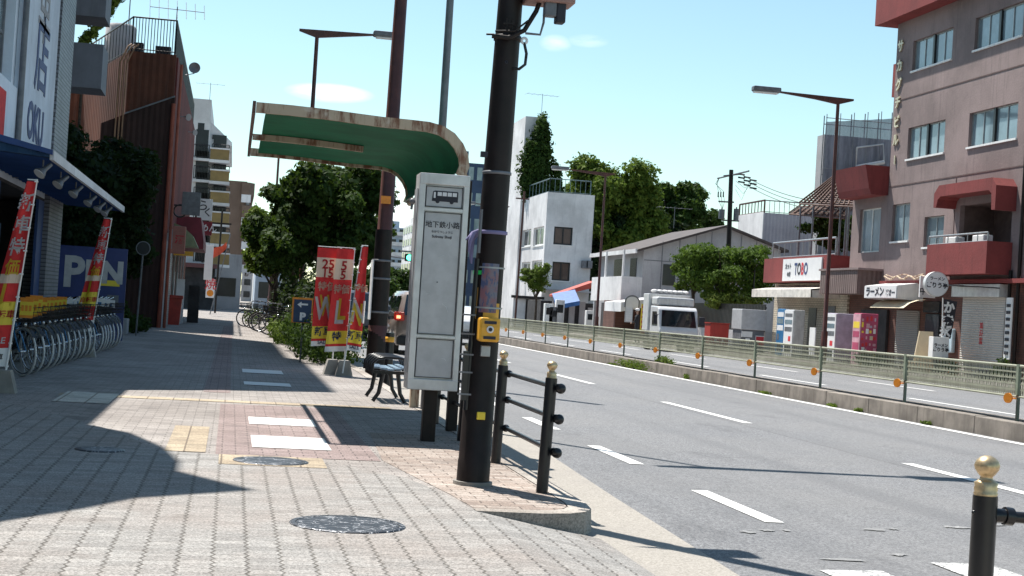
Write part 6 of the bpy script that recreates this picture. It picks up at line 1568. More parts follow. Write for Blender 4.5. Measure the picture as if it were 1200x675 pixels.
for x, s in ((TX0, -1), (TX1, 1)):
    mb = MB(); mb.raw([(x+s*-.012, TYF+.35, zg_+1.15), (x-s*.012, TYF+1.3, zg_+1.15), (x-s*.012, TYF+1.3, zg_+1.8), (x-s*.012, TYF+.55, zg_+1.8)], [(0, 1, 2, 3)]); mb.build('side_window', M['glass_car'], t)
    mb = MB(); mb.bbox(x+s*.06-.07, x+s*.22+.03, TYF+.0, TYF+.12, zg_+1.25, zg_+1.65, .03); mb.tube([(x-s*.02, TYF+.15, zg_+1.7), (x+s*.12, TYF+.05, zg_+1.6)], .015, 5); mb.build('mirror', M['ink'], t)
    mb = MB(); a_ = x-s*.32; mb.bbox(a_-.16, a_+.16, TYF-.065, TYF-.02, zg_+.62, zg_+.82, .02); mb.build('headlight', M['chrome'], t)
    for yy in (TYF+.85, TYF+2.3):
        mb = MB(); mb.tube([(x-s*.25, yy, zg_+.38), (x-s*.02, yy, zg_+.38)], .38, 18); mb.build('wheel', M['rubber'], t)
mb = MB(); mb.bbox(TX0+.03, TX1-.03, TYF-.10, TYF+.1, zg_+.30, zg_+.56, .03); mb.build('bumper', M['galv'], t)
mb = MB(); mb.box(TX0+.55, TX1-.55, TYF-.07, TYF-.045, zg_+.68, zg_+.80); mb.build('grille', M['ink'], t)
mb = MB(); mb.bbox(TX0-.06, TX1+.05, TYF+1.78, TYF+2.75, zg_+.9, zg_+2.62, .03); mb.box(TX0+.1, TX1-.1, TYF+1.6, TYF+2.75, zg_+.5, zg_+.897); mb.build('cargo_box', M['sign_frame'], t)
mb = MB(); mb.bbox(TX0+.05, TX1-.05, TYF+.75, TYF+1.72, zg_+2.10, zg_+2.48, .08); mb.build('roof_deflector', M['sign_frame'], t)
mb = MB(); random.seed(3)
for i in range(7): mb.sphere((TX0+.3+.25*i, TYF+2.2, zg_+2.76), .14, None, 8, (1.2, 2, .6))
solo(mb, 'white_sacks', M['white_plaster'], 'bundled white sheets lying on the truck roof', 'sheets', None, (TX0+1, TYF+2.2, zg_+2.72))

# ================================================================== MID RIGHT: FENCE WALL, TREE, UTILITY POLE, MACHINES
t = thing('board_fence', 'dark slatted fence with a grey base behind the red box', 'fence', (25.5, 70, 0))
mb = MB(); a = at(812, 360, 80); b = at(912, 360, 80)
mb = MB(); mb.box(24.6, 24.7, 68.8, 92, 0, 1.0); mb.box(24.7, 33, 78.9, 79.0, 0, 1.0); mb.build('base_wall', M['grey_plaster'], t)
mb = MB()
for i in range(110): y = 68.8+.21*i; mb.box(24.62, 24.66, y, y+.15, 1.0, 2.3)
mb.box(24.66, 24.7, 68.8, 92, 1.05, 1.12); mb.box(24.66, 24.7, 68.8, 92, 2.1, 2.17); mb.build('slat_panel', M['dark_metal'], t)
c = at(850, 322, 78); tree('spreading bushy tree behind the dark fence, right of the truck', (c.x, 78, 0), 0, (c.x, 78, c.z), 3.2, 2.3, 1.85, .16, 30, 20000, .17, 'leaf_mid', 91)
c = at(815, 318, 82); tree('brighter crown on the left of the bushy tree behind the fence', (c.x, 82, 0), 0, (c.x, 82, c.z-.1), 1.3, 1.3, 1.3, .12, 12, 6000, .17, 'leaf_bright', 92)
L_ = []
for px in (838, 848, 860, 872, 884): q = at(px, 353, 76); L_.append((q.x, 76, q.z, .5, .5, .42))
shrub('yellow green shrub heads showing over the dark fence', L_, 4200, .12, 'leaf_lime', 93, 'shrub', 'shrub', (L_[2][0], 76, 0))
t = thing('globe_lamp', 'white mushroom shaped garden lamp in front of the bushy tree', 'lamp', (0, 0, 0)); p = at(885, 307, 76.5)
LOCALM[t.name] = Matrix.Translation((-p.x, -76.5, 0)); t.location = (p.x, 76.5, 0)
mb = MB(); mb.tube([(p.x, 76.5, 0), (p.x, 76.5, p.z-.1)], .04, 8); mb.build('post', M['dark_metal'], t)
mb = MB(); mb.sphere((p.x, 76.5, p.z), .30, None, 14, (1, 1, .6)); mb.build('shade', M['white_paint'], t)
PYY = 82.0
p0, p1 = at(852, 372, PYY), at(857, 199, PYY)
t = thing('utility_pole', 'far utility pole with transformers and wires above the gabled house', 'utility pole', (p0.x, PYY, 0))
pt_ = lambda px, py: at(px, py, PYY)
mb = MB(); mb.tube([(p0.x, PYY, 0), tuple(p1)], [.17, .12], 12); mb.build('pole', M['pole_brown'], t)
mb = MB()
for (x0, y0, x1, y1) in ((848, 206, 868, 204), (842, 236, 860, 237), (846, 258, 866, 259)): mb.tube([tuple(pt_(x0, y0)), tuple(pt_(x1, y1))], .05, 6)
mb.tube([(pt_(858, 205).x, PYY-2.8, pt_(858, 205).z), (pt_(858, 205).x, PYY+2.6, pt_(858, 205).z)], .05, 6)
mb.build('crossarm', M['galv'], t)
for (px, py, w, h) in ((845, 251, .17, .26), (862, 252, .15, .34)):
    q = pt_(px, py); mb = MB(); mb.tube([(q.x, PYY-.1, q.z-h), (q.x, PYY-.1, q.z+h)], w, 12); mb.tube([(q.x, PYY-.1, q.z+h), (q.x, PYY-.1, q.z+h+.1)], .04, 6); mb.build('transformer', M['galv'], t)
for (x, y) in ((841, 228), (844, 228), (847, 228)): q = pt_(x, y); mb = MB(); mb.tube([(q.x, PYY-.1, q.z-.15), (q.x, PYY-.1, q.z+.15)], .035, 6); mb.build('insulator', M['ink'], t)
mb = MB(); q1 = pt_(843, 208); 
for k_ in range(3): q2 = pt_(841+3*k_, 224); mb.tube([tuple(q1), (q1.x-.12-.05*k_, PYY-.05, (q1.z+q2.z)/2), (q2.x, PYY-.1, q2.z), (q2.x+.1, PYY-.1, q2.z-.6), (pt_(846, 245).x, PYY-.1, pt_(846, 245).z)], .012, 4)
for k_ in range(3):
    a = pt_(862, 212+5*k_); b = pt_(884-3*k_, 214); mb.tube([tuple(a), ((a.x+b.x)/2, PYY, a.z-.35-.1*k_), tuple(b)], .010, 4)
mb.build('jumper_cable', M['rubber'], t)
# wires to the right, with line insulators
t = thing('overhead_wires', 'three overhead wires with dark insulators running right from the far utility pole', 'wires', tuple(p1))
for (ay, bx, by, w) in ((203, 990, 240, 0), (207, 990, 246, 1), (212, 990, 251, 2)):
    a = at(866, ay, PYY-w*.0); b = at(bx, by, 62.0)
    pts_ = []
    for s in np.linspace(0, 1, 14): v = a.lerp(b, s); pts_.append((v.x, v.y, v.z-.35*math.sin(math.pi*s)))
    mb = MB(); mb.tube(pts_, .016, 4); wr = mb.build('wire', M['rubber'], t)
    mb = MB()
    for s in (.03, .10, .17):
        v = a.lerp(b, s); mb.tube([(v.x-.16, v.y+.1, v.z-.3*math.sin(math.pi*s)+.03), (v.x+.16, v.y-.1, v.z-.3*math.sin(math.pi*s)-.02)], .05, 6)
    mb.build_each('insulator', M['ink'], wr)
# grey block behind
t = thing('grey_block', 'pale mauve grey block with a roof railing behind the wooden lattice roof', 'building', (36, 90, 0))
GY = 95; cx = at(895, 260, GY).x; zt = at(895, 249, GY).z; x1 = at(965, 250, GY).x
mb = MB(); mb.box(cx, x1, GY, GY+5, 0, zt); mb.build('wall', M['mauve_plaster'], t)
mb = MB(); mb.box(cx-.06, cx-.003, GY, 100, 0, zt+.05); mb.build('painted_lit_side', M['white_plaster'], t)  # whiter skin puts the sunlit look of this face into its colour
rail_run(t, (cx, GY, zt), (x1, GY, zt), .8, 12, M['galv'], .025, 'roof_railing')
rail_run(t, (cx, GY, zt), (cx, 100, zt), .8, 8, M['lamp_brown'], .04, 'roof_railing')
t = thing('low_block', 'small pale block and roof clutter below the far utility pole transformers', 'building', (31, 105, 0))
a, b = at(862, 278, 105), at(885, 278, 105)
mb = MB(); mb.box(a.x, b.x, 105, 110, 0, a.z); mb.box(a.x+.2, a.x+.9, 104.5, 105, a.z, a.z+.5); mb.build('wall', M['white_plaster'], t)
mb = MB(); mb.box(a.x+.5, a.x+1.1, 104.9, 104.98, a.z-1.3, a.z-.4); mb.build('window', M['glass_dark'], t)
# red metal box, grey machine
t = thing('red_box', 'red storage box beside the truck at the kerb', 'box', (23, 70, 0))
a, b = at(833, 379, 68), at(854, 392, 68); mb = MB(); mb.bbox(a.x, b.x, 68, 68.9, 0, a.z, .02); mb.build('body', mat('box_red', (.42, .04, .03), .5, 0, .1, 3, .3), t)
mb = MB(); mb.box(a.x-.03, b.x+.03, 67.97, 68.93, a.z, a.z+.05); mb.build('lid', MATS['box_red'], t)
for k_ in range(2): mb = MB(); mb.box(a.x+.2+.35*k_, a.x+.32+.35*k_, 67.98, 67.995, .4, .55); mb.build('label', M['white_ink'], t)
t = thing('grey_machine', 'boxy grey refrigeration machine with a red label beside the blue vending machine', 'machine', (24, 66, 0))
a, b = at(870, 362, 65), at(899, 365, 65)
mb = MB(); mb.bbox(a.x, b.x, 65, 66.4, .72*1.0+.35, a.z, .03); mb.build('upper_cabinet', M['sign_panel'], t)
mb = MB(); mb.bbox(a.x+.05, b.x-.05, 65.1, 66.3, .1, 1.06, .02); mb.build('lower_cabinet', M['galv'], t)
mb = MB(); mb.box(a.x+.05, a.x+.55, 65.06, 65.09, .75, 1.0); mb.box(a.x+.25, a.x+.45, 65.06, 65.09, .35, .7); mb.build('panel', M['white_paint'], t)
mb = MB(); mb.box(b.x-.42, b.x-.06, 65.05, 65.09, .42, .8); rd = mb.build('red_label', M['red_ink'], t)
mb = MB(); mb.box(b.x-.44, b.x-.04, 65.06, 65.095, .38, .84); mb.build('label_border', M['white_ink'], t)
def vending(px0, px1, px2, pyt, Y, front, side_m, label, front_pat, side_pat=None):
    """front faces the road (-X); near side faces the camera"""
    a = at(px1, pyt, Y); b = at(px2, pyt, Y); far = atx(px0, pyt, a.x); t = thing('vending_machine', label, 'vending machine', ((a.x+b.x)/2, Y, 0), 0, 'vending machines across the road')
    mb = MB(); mb.bbox(a.x, b.x, Y, far.y, .05, a.z, .03); mb.box(a.x+.05, b.x-.05, Y+.05, far.y-.05, 0, .06); bo = mb.build('body', M[side_m], t)
    mb = MB(); mb.box(a.x-.03, a.x-.003, Y+.02, far.y-.02, .08, a.z-.03); fr = mb.build('front', M[front], t)
    yl = far.y-Y
    for (u0, u1, v0, v1, m_, nm) in front_pat:
        mb = MB(); mb.box(a.x-.036, a.x-.031, Y+yl*u0, Y+yl*u1, a.z*v0, a.z*v1); mb.build(nm, M[m_], fr)
    if side_pat:
        random.seed(9)
        for (u0, u1, v0, v1, m_) in side_pat:
            mb = MB(); mb.box(a.x+(b.x-a.x)*u0, a.x+(b.x-a.x)*u1, Y-.008, Y-.002, a.z*v0, a.z*v1); mb.build('graphic', M[m_], bo)
    return t
rows_ = [(.1, .9, .55, .66, 'white_ink', 'drink_row'), (.1, .9, .69, .80, 'glass_curtain', 'drink_row'), (.1, .9, .83, .93, 'white_ink', 'drink_row'), (.15, .85, .12, .26, 'ink', 'outlet'), (.6, .85, .35, .48, 'galv', 'coin_panel')]
rows_b = [(.1, .9, .55, .64, 'galv', 'drink_row'), (.1, .9, .70, .79, 'glass_curtain', 'drink_row'), (.1, .9, .85, .92, 'galv', 'drink_row'), (.15, .85, .12, .26, 'ink', 'outlet'), (.2, .45, .35, .45, 'red_ink', 'coin_panel')]
vending(912, 920.5, 926, 362, 62.9, 'blue_frame', 'blue_frame', 'blue vending machine, leftmost of those across the road', rows_)
vending(920.5, 931, 944, 363, 61.4, 'white_ink', 'sign_frame', 'white fronted vending machine with a grey side next to the blue one', rows_b)
M['lav'] = mat('lavender', (.42, .38, .46), .5)
M['pink'] = mat('pink', (.42, .06, .13), .5); M['pale_pink'] = mat('pale_pink', (.62, .34, .40), .5)
vending(968, 981, 1002, 367, 56.0, 'white_ink', 'lav', 'white fronted vending machine with a lavender side right of the street lamp', rows_b)
sp_ = []
rr_ = random.Random(4)
for i in range(8):
    for j in range(4):
        u_ = .06+.23*j+rr_.uniform(-.03, .03); v_ = .05+.115*i+rr_.uniform(-.01, .01)
        sp_.append((u_, u_+rr_.uniform(.08, .19), v_, v_+rr_.uniform(.04, .095), rr_.choice(['yellow_ink', 'pale_pink', 'red_ink', 'lav', 'white_ink', 'red_ink', 'cream'])))
vending(1001, 1010, 1030, 367, 53.6, 'pale_pink', 'pink', 'pink and yellow decorated vending machine beside the ramen shop', [(.1, .9, .55, .66, 'pink', 'drink_row'), (.1, .9, .72, .84, 'yellow_ink', 'drink_row'), (.1, .9, .3, .45, 'pink', 'drink_row')], sp_)
# ================================================================== RED FASCIA SHOP
SX = 25.0
t = thing('red_fascia_shop', 'low cream brick shop with a red fascia and a white sign board', 'shop', (SX, 65, 0))
mb = MB(); mb.box(SX, 31, 60.0, 68.7, 0, 3.3); mb.build('wall', M['cream_brick'], t)
mb = MB(); mb.box(SX-.6, 31, 60.6, 68.7, 3.32, 4.42); mb.build('fascia', M['red_plaster'], t)
mb = MB(); mb.box(SX-.67, SX-.602, 61.4, 66.0, 3.36, 4.34); bo = mb.build('sign_board', M['white_ink'], t)
mb = MB(); yc_ = 63.6
for ch, dy_, m_ in (('T', .75, 'navy_ink'), ('O', .35, 'ink'), ('B', -.05, 'red_ink'), ('O', -.45, 'navy_ink')): text_mb(mb, ch, .72, (SX-.675, yc_+dy_, 3.85), *RWALL, M[m_], .006, .02, sx=.75)
text_mb(mb, 'カット', .26, (SX-.675, 65.3, 4.0), *RWALL, M['galv'], .006, .01); text_mb(mb, 'の店', .22, (SX-.675, 65.2, 3.65), *RWALL, M['galv'], .006, .01)
mb.build('lettering', None, bo)
mb = MB(); mb.prism([(SX-.02, 3.15), (SX-1.3, 2.95), (SX-1.3, 2.60), (SX-1.25, 2.60), (SX-1.25, 2.9), (SX-.02, 3.05)], 'y', 60.8, 68.2); mb.raw([(SX, 60.8, 2.6), (SX-1.3, 60.8, 2.6), (SX-1.3, 60.8, 2.95), (SX, 60.8, 3.15)], [(0, 1, 2, 3)]); mb.build('awning', mat('awning_cream', (.66, .62, .56), .7), t)
mb = MB(); mb.box(SX-.03, SX-.003, 63.3, 64.2, .1, 2.2); mb.build('door', M['glass_dark'], t)
mb = MB(); mb.box(SX-.04, SX-.003, 61.2, 62.0, 1.9, 2.3); mb.build('vent', M['galv'], t)
rail_run(t, (SX-.3, 60.8, 4.42), (SX-.3, 68.4, 4.42), .75, 10, M['steel'], .03, 'roof_railing')
mb = MB(); mb.box(23.4, 23.45, 59.3, 59.9, .2, 1.35); mb.tube([(23.42, 59.3, 0), (23.42, 59.3, 1.3)], .02, 5); mb.tube([(23.42, 59.9, 0), (23.42, 59.9, 1.3)], .02, 5); solo(mb, 'standing_board', M['white_paint'], 'small white framed standing board between two vending machines', 'sign board', None, (23.42, 59.6, 0))
# lattice roof (rusty pergola) behind
t = thing('lattice_roof', 'rusty brown lattice pergola roofs on thin posts behind the red fascia shop', 'pergola', (27, 66, 4.4))
rustm = mat('pergola_brown', (.09, .045, .03), .7, 0, .3, 3)
def slab_lat(q, n1, n2, nm):
    """q: 4 corners"""
    q = [Vector(v) for v in q]; mb = MB()
    for i in range(n1+1):
        s = i/n1; mb.tube([tuple(q[0].lerp(q[1], s)), tuple(q[3].lerp(q[2], s))], .045, 4)
    for i in range(n2+1):
        s = i/n2; a_ = q[0].lerp(q[3], s)-Vector((0, 0, .08)); b_ = q[1].lerp(q[2], s)-Vector((0, 0, .08)); mb.tube([tuple(a_), tuple(b_)], .035, 4)
    mb.build(nm, rustm, t)
slab_lat([at(937, 237, 68), at(1000, 240, 60.5), at(1003, 200, 60.5)+Vector((1.2, 2.5, .3)), at(985, 200, 66)], 12, 16, 'upper_lattice')
slab_lat([at(925, 249, 70), at(990, 254, 62), at(992, 240, 62)+Vector((1, 1.5, .2)), at(938, 240, 72)], 10, 10, 'lower_lattice')
mb = MB()
for (px, Y) in ((938, 68), (953, 66), (995, 61), (985, 62.5), (992, 62)): p = at(px, 250, Y); mb.tube([(p.x, Y, 4.4), (p.x, Y, p.z+.3)], .045, 6)
mb.build('post', M['galv'], t)
c = at(972, 272, 68); tree('leafy tree growing behind the pergola posts', (c.x+.5, 68, 0), 0, (c.x+.5, 68, c.z), 1.6, 1.4, 1.2, .12, 14, 7500, .16, 'leaf', 94)
# scaffold behind
t = thing('scaffold_building', 'building wrapped in grey scaffold mesh behind the brown building', 'scaffolding', (36, 80, 0))
QY = 78; xa_ = at(966, 160, QY).x; xb_ = at(1052, 160, QY).x; zt = at(968, 143, QY).z; zt3 = at(1040, 132, QY).z
mb = MB(); mb.box(xa_+.2, xb_+4, QY+.5, QY+1.5, 0, zt-.6); mb.build('wall', M['grey_plaster'], t)
mb = MB(); N_ = 40
vs = []
for i in range(N_+1):
    x = xa_+(xb_+2-xa_)*i/N_
    for j in range(13):
        z = 4+(zt+(zt3-zt)*i/N_-4)*j/12; vs.append((x, QY-.05+.09*math.sin(i*1.3+j*.7)*math.sin(j*.9), z))
mb.raw(vs, [(i*13+j, (i+1)*13+j, (i+1)*13+j+1, i*13+j+1) for i in range(N_) for j in range(12)], None, True); mb.build('mesh_sheet', M['mesh_sheet'], t)
mb = MB()
for i in range(9):
    x = xa_+(xb_+2-xa_)*i/8; mb.tube([(x, QY+.15, 0), (x, QY+.15, zt+.35+(zt3-zt)*i/8)], .03, 5)
for z in (6, 7.8, 9.6, zt-.1): mb.tube([(xa_, QY+.12, z), (xb_+2, QY+.12, z)], .025, 5); mb.tube([(xa_-.05, QY-.25, z+.3), (xb_+2, QY-.25, z+.3)], .022, 5)
for i in range(9): x = xa_+(xb_+2-xa_)*i/8; mb.tube([(x, QY-.22, 4), (x, QY-.22, zt+.4+(zt3-zt)*i/8)], .022, 5)
mb.build('scaffold_tube', M['galv'], t)
mb = MB(); a, b = at(1004, 173, QY-.3), at(1035, 169, QY-.3); a2, b2 = at(1003, 196, QY-.3), at(1036, 190, QY-.3)
mb.tube([tuple(a), tuple(b), tuple(b2), tuple(a2), tuple(a)], .05, 5); mb.tube([tuple(a2), tuple(b2)], .12, 5); mb.build('frame', M['sign_panel'], t)

# ================================================================== BROWN BUILDING (main)
t = thing('brown_building', 'large brown rendered building with red balconies at the right', 'building', (25, 50, 0))
P_, U_, V_, N_2 = (25, 0, 0), (0, 1, 0), (0, 0, 1), (-1, 0, 0)
BN = 42.0
HW = [(46.7, 50.05, 11.38, 12.52), (51.75, 55.05, 11.36, 12.52), (46.7, 50.1, 7.98, 9.18), (51.95, 55.05, 7.98, 9.18),
      (42.6, 45.0, 11.38, 12.52), (42.6, 45.0, 7.98, 9.18),
      (54.5, 56.05, 4.86, 6.3), (51.6, 53.2, 4.56, 5.68), (46.7, 50.4, 4.3, 5.95)]
mb = MB(); holed(mb, P_, U_, V_, N_2, BN, 56.55, 3.3, 13.5, HW, .18)
mb.box(25.2, 34, 56.35, 56.55, 0, 13.5); mb.box(25, 34, BN-.1, BN, 0, 13.5)
mb.build('wall', M['brown_plaster'], t)
HL = [(57.15, 59.2, 4.5, 6.28)]
mb = MB(); holed(mb, P_, U_, V_, N_2, 56.56, 60.0, 3.3, 6.7, HL, .18); mb.box(25.2, 33, 59.8, 60, 0, 6.7); mb.box(25.2, 33, 56.6, 60, 6.6, 6.7); mb.build('rear_wall', M['brown_plaster'], t)
for i, h in enumerate(HW[:8]): window(t, P_, U_, V_, N_2, h, 4 if i < 6 else 2, .16, 'glass_curtain', 'steel', True, .045)
window(t, P_, U_, V_, N_2, HL[0], 2, .16, 'glass_curtain', 'sign_frame', False, .06)
# window centre posts
for h in HW[:4]:
    mb = MB(); c_ = (h[0]+h[1])/2; mb.box(25.06, 25.14, c_-.07, c_+.07, h[2], h[3]); mb.build('mullion', M['dark_metal'], t)
# construction joints
mb = MB()
for z in (7.0, 10.35): mb.box(24.985, 24.999, BN, 56.5, z, z+.04)
mb.box(24.985, 24.999, 50.8, 50.83, 3.3, 7.0); mb.build('joint', mat('joint_brown', (.12, .08, .075), .9), t)
# recess with glass door
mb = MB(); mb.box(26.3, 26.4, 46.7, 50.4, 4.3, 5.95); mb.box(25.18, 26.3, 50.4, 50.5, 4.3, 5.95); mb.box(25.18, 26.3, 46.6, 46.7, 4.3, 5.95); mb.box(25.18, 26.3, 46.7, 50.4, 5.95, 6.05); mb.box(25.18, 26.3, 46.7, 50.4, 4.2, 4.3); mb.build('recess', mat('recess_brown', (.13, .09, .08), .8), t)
window(t, (25.9, 0, 0), U_, V_, N_2, (46.8, 48.2, 4.32, 5.9), 2, .2, 'glass_curtain', 'steel', False, .05, 1)
# hood
mb = MB(); mb.prism([(46.45, 5.55), (46.45, 6.35), (46.75, 6.62), (50.6, 6.62), (50.95, 6.35), (50.95, 5.85), (50.75, 5.85), (50.65, 6.12), (50.45, 6.22), (46.95, 6.22), (46.75, 6.1), (46.7, 5.55)], 'x', 24.25, 25.1); mb.build('hood', M['red_plaster'], t)
mb = MB(); mb.box(24.1, 24.22, 46.55, 50.95, 3.45, 4.52); mb.box(24.222, 24.995, 46.55, 46.7, 3.45, 4.52); mb.box(24.222, 24.995, 50.8, 50.95, 3.45, 4.52); mb.box(24.222, 24.995, 46.702, 50.798, 3.47, 3.6); bal = mb.build('balcony', M['red_plaster'], t)
rail_run(t, (24.15, 46.6, 4.5), (24.15, 50.9, 4.5), .30, 6, M['steel'], .022, 'balcony_rail')
for y in (47.4, 49.4): mb = MB(); mb.bbox(24.4, 24.75, y, y+.8, 4.1, 4.78, .03); a_ = mb.build('air_conditioner', M['white_paint'], t)
# second-floor red box balcony on the rear wing, parapet
mb = MB(); mb.prism([(24.25, 6.95), (24.05, 7.85), (25.4, 7.85), (25.4, 6.7), (24.35, 6.7)], 'y', 56.7, 59.9); mb.build('box_balcony', M['red_plaster'], t)
mb = MB(); mb.box(24.35, 34, BN-.5, 57.3, 13.42, 15.2); mb.build('parapet', M['red_plaster'], t)
mb = MB(); mb.box(25.05, 25.6, 56.56, 56.9, 10.6, 11.9); mb.build('red_vent', M['red_plaster'], t)
# raised name lettering
mb = MB()
for ch, py in zip('サカグチビル', (55, 78, 100, 121, 144, 165)):
    q = atx(1056.5-(py-55)*.055, py, 24.99); text_mb(mb, ch, .50, (24.985, q.y, q.z), *RWALL, None, .05, .018)
q = atx(1049.5, 188, 24.99); text_mb(mb, 'I', .46, (24.985, q.y, q.z), *RWALL, None, .05, .012)
mb.build('lettering', mat('gold_letter', (.62, .55, .40), .4, .3), t)
# ground floor
mb = MB(); mb.box(25.1, 25.3, BN, 60, 0, 3.3); mb.build('ground_floor', M['red_brick'], t)
mb = MB(); mb.box(24.75, 25.1, BN, 56.4, 3.18, 3.32); mb.build('cornice', M['red_plaster'], t)
mb = MB(); mb.box(25.02, 25.09, 46.85, 49.85, 0, 2.75); mb.build('shutter', M['shutter'], t)
mb = MB(); mb.bbox(24.75, 25.09, 46.8, 50.2, 2.72, 3.15, .01); mb.build('shutter_box', M['sign_frame'], t)
mb = MB(); text_mb(mb, '貸店舗', .26, (25.015, 48.4, 1.5), (0, 0, -1), (0, -1, 0), M['red_ink'], .004); mb.build('notice', None, t)
mb = MB(); mb.box(25.02, 25.09, 53.3, 55.2, 0, 2.2); mb.build('shutter', M['shutter_grey'], t)
mb = MB(); mb.box(25.02, 25.09, 51.6, 52.7, 0, 2.1); mb.build('door', M['glass_dark'], t)
mb = MB(); mb.box(25.0, 25.09, 51.6, 52.9, 2.15, 2.55); mb.build('transom', M['glass_dark'], t)
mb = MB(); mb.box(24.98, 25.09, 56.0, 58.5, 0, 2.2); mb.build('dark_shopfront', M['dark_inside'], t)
for y in (46.45, 45.9):
    mb = MB(); mb.tube([(24.93, y, 0), (24.93, y, 13.3 if y < 46 else 3.6)], .06, 8); mb.build('downpipe', M['pole_brown'], t)
mb = MB(); pts_ = [(24.7, 52.2+.3*i, 3.42+.07*math.sin(i*1.7)) for i in range(13)]; mb.tube(pts_, .035, 6); mb.tube([(24.72, 52.4+.3*i, 3.5+.05*math.cos(i*1.1)) for i in range(12)], .025, 5); mb.build('pipe_bundle', M['rust_trim'], t)
mb = MB(); mb.tube([(24.6, 46.5, 3.0), (24.6, 48, 2.85+.2), (24.6, 50, 3.1)], .02, 5); mb.build('cable', M['rubber'], t)
mb = MB(); mb.bbox(24.95, 25.09, 50.35, 50.75, .75, 1.6, .04); mb.build('pale_blue_box', mat('pale_blue', (.45, .58, .66), .4), t)
# white sign column at right
for i in range(7):
    pass
t2 = thing('slatted_sign', 'narrow white and dark slatted sign column right of the large shutter', 'sign', (24.8, 46.2, .6))
a, b = atx(1180, 352, 24.8), atx(1187, 352, 24.8)
mb = MB(); mb.box(24.78, 24.82, b.y, a.y, .7, 2.7); bo = mb.build('board', M['white_paint'], t2)
mb = MB()
for i in range(8): mb.box(24.75, 24.775, b.y+.08, a.y-.08, .85+.22*i, .95+.22*i)
mb.build('slat', M['ink'], bo)
# mauve ribbed fascia and ramen awning
t = thing('ribbed_canopy', 'brown ribbed metal canopy left of the ramen awning', 'canopy', (24.5, 59, 2.8))
mb = MB(); mb.box(24.0, 25.0, 56.75, 60.6, 2.78, 3.72); mb.build('panel', M['brown_rib'], t)
mb = MB(); mb.box(23.95, 25.0, 56.6, 60.7, 3.72, 3.80); mb.build('cap', M['brown_plaster'], t)
t = thing('ramen_awning', 'white box awning with black ramen lettering in Japanese', 'awning', (24.5, 56, 2.6))
a = atx(1013, 345, 23.95); b = atx(1051, 345, 23.95)
mb = MB(); mb.raw([(23.95, b.y, 2.60), (23.95, a.y, 2.60), (23.95, a.y, 3.08), (23.95, b.y, 3.08), (24.98, b.y, 3.25), (24.98, a.y, 3.25), (24.98, b.y, 2.55), (24.98, a.y, 2.55)], [(0, 1, 2, 3), (3, 2, 5, 4), (0, 3, 4, 6), (1, 7, 5, 2), (0, 6, 7, 1)]); bo = mb.build('canopy', mat('awning_white', (.60, .60, .60), .6, 0, .08, 3, .3), t)
mb = MB(); mb.box(23.93, 23.948, b.y+.03, a.y-.03, 2.62, 3.06); fb = mb.build('front_panel', M['white_ink'], t)
mb = MB(); text_mb(mb, 'ラーメン', .38, (23.925, b.y+(a.y-b.y)*.66, 2.83), *RWALL, M['ink'], .004, .014, sx=1.1); text_mb(mb, 'どさ一', .25, (23.925, b.y+(a.y-b.y)*.19, 2.80), *RWALL, M['ink'], .004, .01, sx=1.1)
mb.build('lettering', None, fb)
t = thing('curved_awning', 'small beige curved awning over the grey shutter', 'awning', (24.6, 53.5, 2.2))
mb = MB(); pr = [(25.0, 2.62), (24.6, 2.58), (24.25, 2.45), (24.0, 2.25)]
mb.raw([(x, y, z) for y in (52.4, 55.4) for x, z in pr], [(i, i+1, 5+i, 4+i) for i in range(3)], None, True); mb.build('canopy', M['cream'], t)
# round sign
RY_ = 49.2
p = at(1098, 333, RY_); t = thing('round_sign', 'round white shop sign with dark Japanese lettering above the door', 'sign', (p.x, RY_, p.z))
r0 = 15.3/1800*RY_*1.03
mb = MB(); mb.tube([(p.x, RY_, p.z), (p.x, RY_+.2, p.z)], r0, 32); bo = mb.build('disc', M['sign_frame'], t)
mb = MB(); mb.tube([(p.x, RY_-.015, p.z), (p.x, RY_, p.z)], r0*.93, 32); fc = mb.build('face', M['white_ink'], t)
mb = MB(); text_mb(mb, 'ラーメン', .14, (p.x, RY_-.018, p.z+.18), *CAMX, M['ink'], .002, .004); text_mb(mb, 'ごりう亭', .20, (p.x, RY_-.018, p.z-.05), *CAMX, M['ink'], .002, .008); mb.build('lettering', None, fc)
mb = MB(); mb.tube([(p.x+r0*.95, RY_+.1, p.z), (25.0, RY_+.1, p.z)], .03, 6); mb.build('bracket', M['galv'], t)
t, a, b = facecard(1079, 324, 1096, 349, 51.9, 'square_sign', 'white_ink', 'square white sign partly behind the round sign', 'sign', .1, [('●', .25, .3, .65, 'navy_ink'), ('中華', .3, .45, .28, 'ink')])
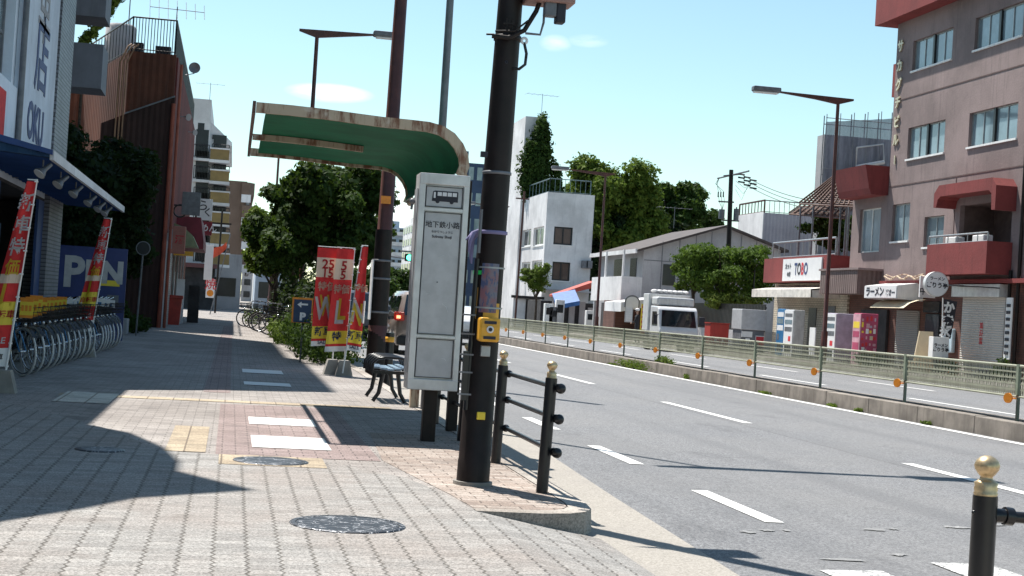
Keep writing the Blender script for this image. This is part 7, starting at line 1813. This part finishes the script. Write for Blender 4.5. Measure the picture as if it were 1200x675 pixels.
# black nobori
p0, p1 = at(1105, 402, 49.5), at(1105, 349, 49.5)
t = thing('black_flag', 'black shop flag with white brush lettering beside the standing sign', 'flag', (p0.x, 49.5, 0))
mb = MB(); mb.tube([(p0.x, 49.5, 0), (p1.x, 49.5, p1.z)], .02, 6); mb.build('pole', M['white_paint'], t)
mb = MB(); q = at(1121, 352, 49.5); q2 = at(1114, 397, 49.5)
mb.raw([(p1.x+.02, 49.5, p1.z-.03), (q.x, 49.45, p1.z-.1), (q.x-.03, 49.52, (p1.z+q2.z)/2), (q2.x, 49.5, q2.z), (p0.x+.02, 49.5, q2.z), (p0.x+.02, 49.5, (p1.z+q2.z)/2)], [(0, 1, 2, 5), (5, 2, 3, 4)]); cl = mb.build('cloth', M['ink'], t)
mb = MB(); text_mb(mb, 'か', .42, (p1.x+.22, 49.44, p1.z-.35), *CAMX, M['white_ink'], .002, .02); text_mb(mb, 'き', .52, (p1.x+.2, 49.44, p1.z-.85), *CAMX, M['white_ink'], .002, .03); text_mb(mb, '氷', .4, (p1.x+.12, 49.44, q2.z+.2), *CAMX, M['white_ink'], .002, .02); mb.build('lettering', None, cl)
t, a, b = facecard(1094, 395, 1111, 421, 49.2, 'standing_sign', 'white_paint', 'white box standing sign with small lettering at the foot of the black flag', 'sign', .35, [('ラーメン', .13, .5, .62, 'ink'), ('ごりう亭', .15, .5, .42, 'ink')])
mb = MB(); p = at(1083, 420, 50.2); mb.prism([(p.x-.42, .15), (p.x+.35, .15), (p.x+.28, 1.45), (p.x-.22, 1.45)], 'y', 50.2, 50.26); mb.box(p.x-.35, p.x-.29, 50.2, 50.5, 0, .2); mb.box(p.x+.22, p.x+.28, 50.2, 50.5, 0, .2); solo(mb, 'folding_board', M['cream'], 'cream folding board leaning left of the standing sign', 'sign board', None, (p.x, 50.2, 0))
for (px, w_, h_, m_, nm, lab, Y) in ((1118, .26, .45, 'orange', 'flower_pot', 'orange pot on the pavement right of the standing sign', 49.3), (1076, .9, .35, 'cream', 'planter', 'low beige planter under the cream folding board', 49.8), (1162, .9, .30, 'galv', 'crate', 'grey crate on the ground in front of the large shutter', 46.6)):
    p = at(px, 430, Y); mb = MB(); mb.prism([(p.x-w_/2*.8, 0), (p.x+w_/2*.8, 0), (p.x+w_/2, h_), (p.x-w_/2, h_)], 'y', Y, Y+.3); solo(mb, nm, M[m_], lab, 'pot' if 'pot' in nm else nm, None, (p.x, Y, 0))
shrub('potted plants on the pavement in front of the shutters', [(at(1112, 428, 49).x, 49, .3, .35, .3, .3), (at(1175, 428, 46).x, 46, .35, .35, .3, .4), (at(1018, 425, 53).x, 53, .3, .6, .3, .3)], 1500, .1, 'leaf', 95, 'plants', 'plants')
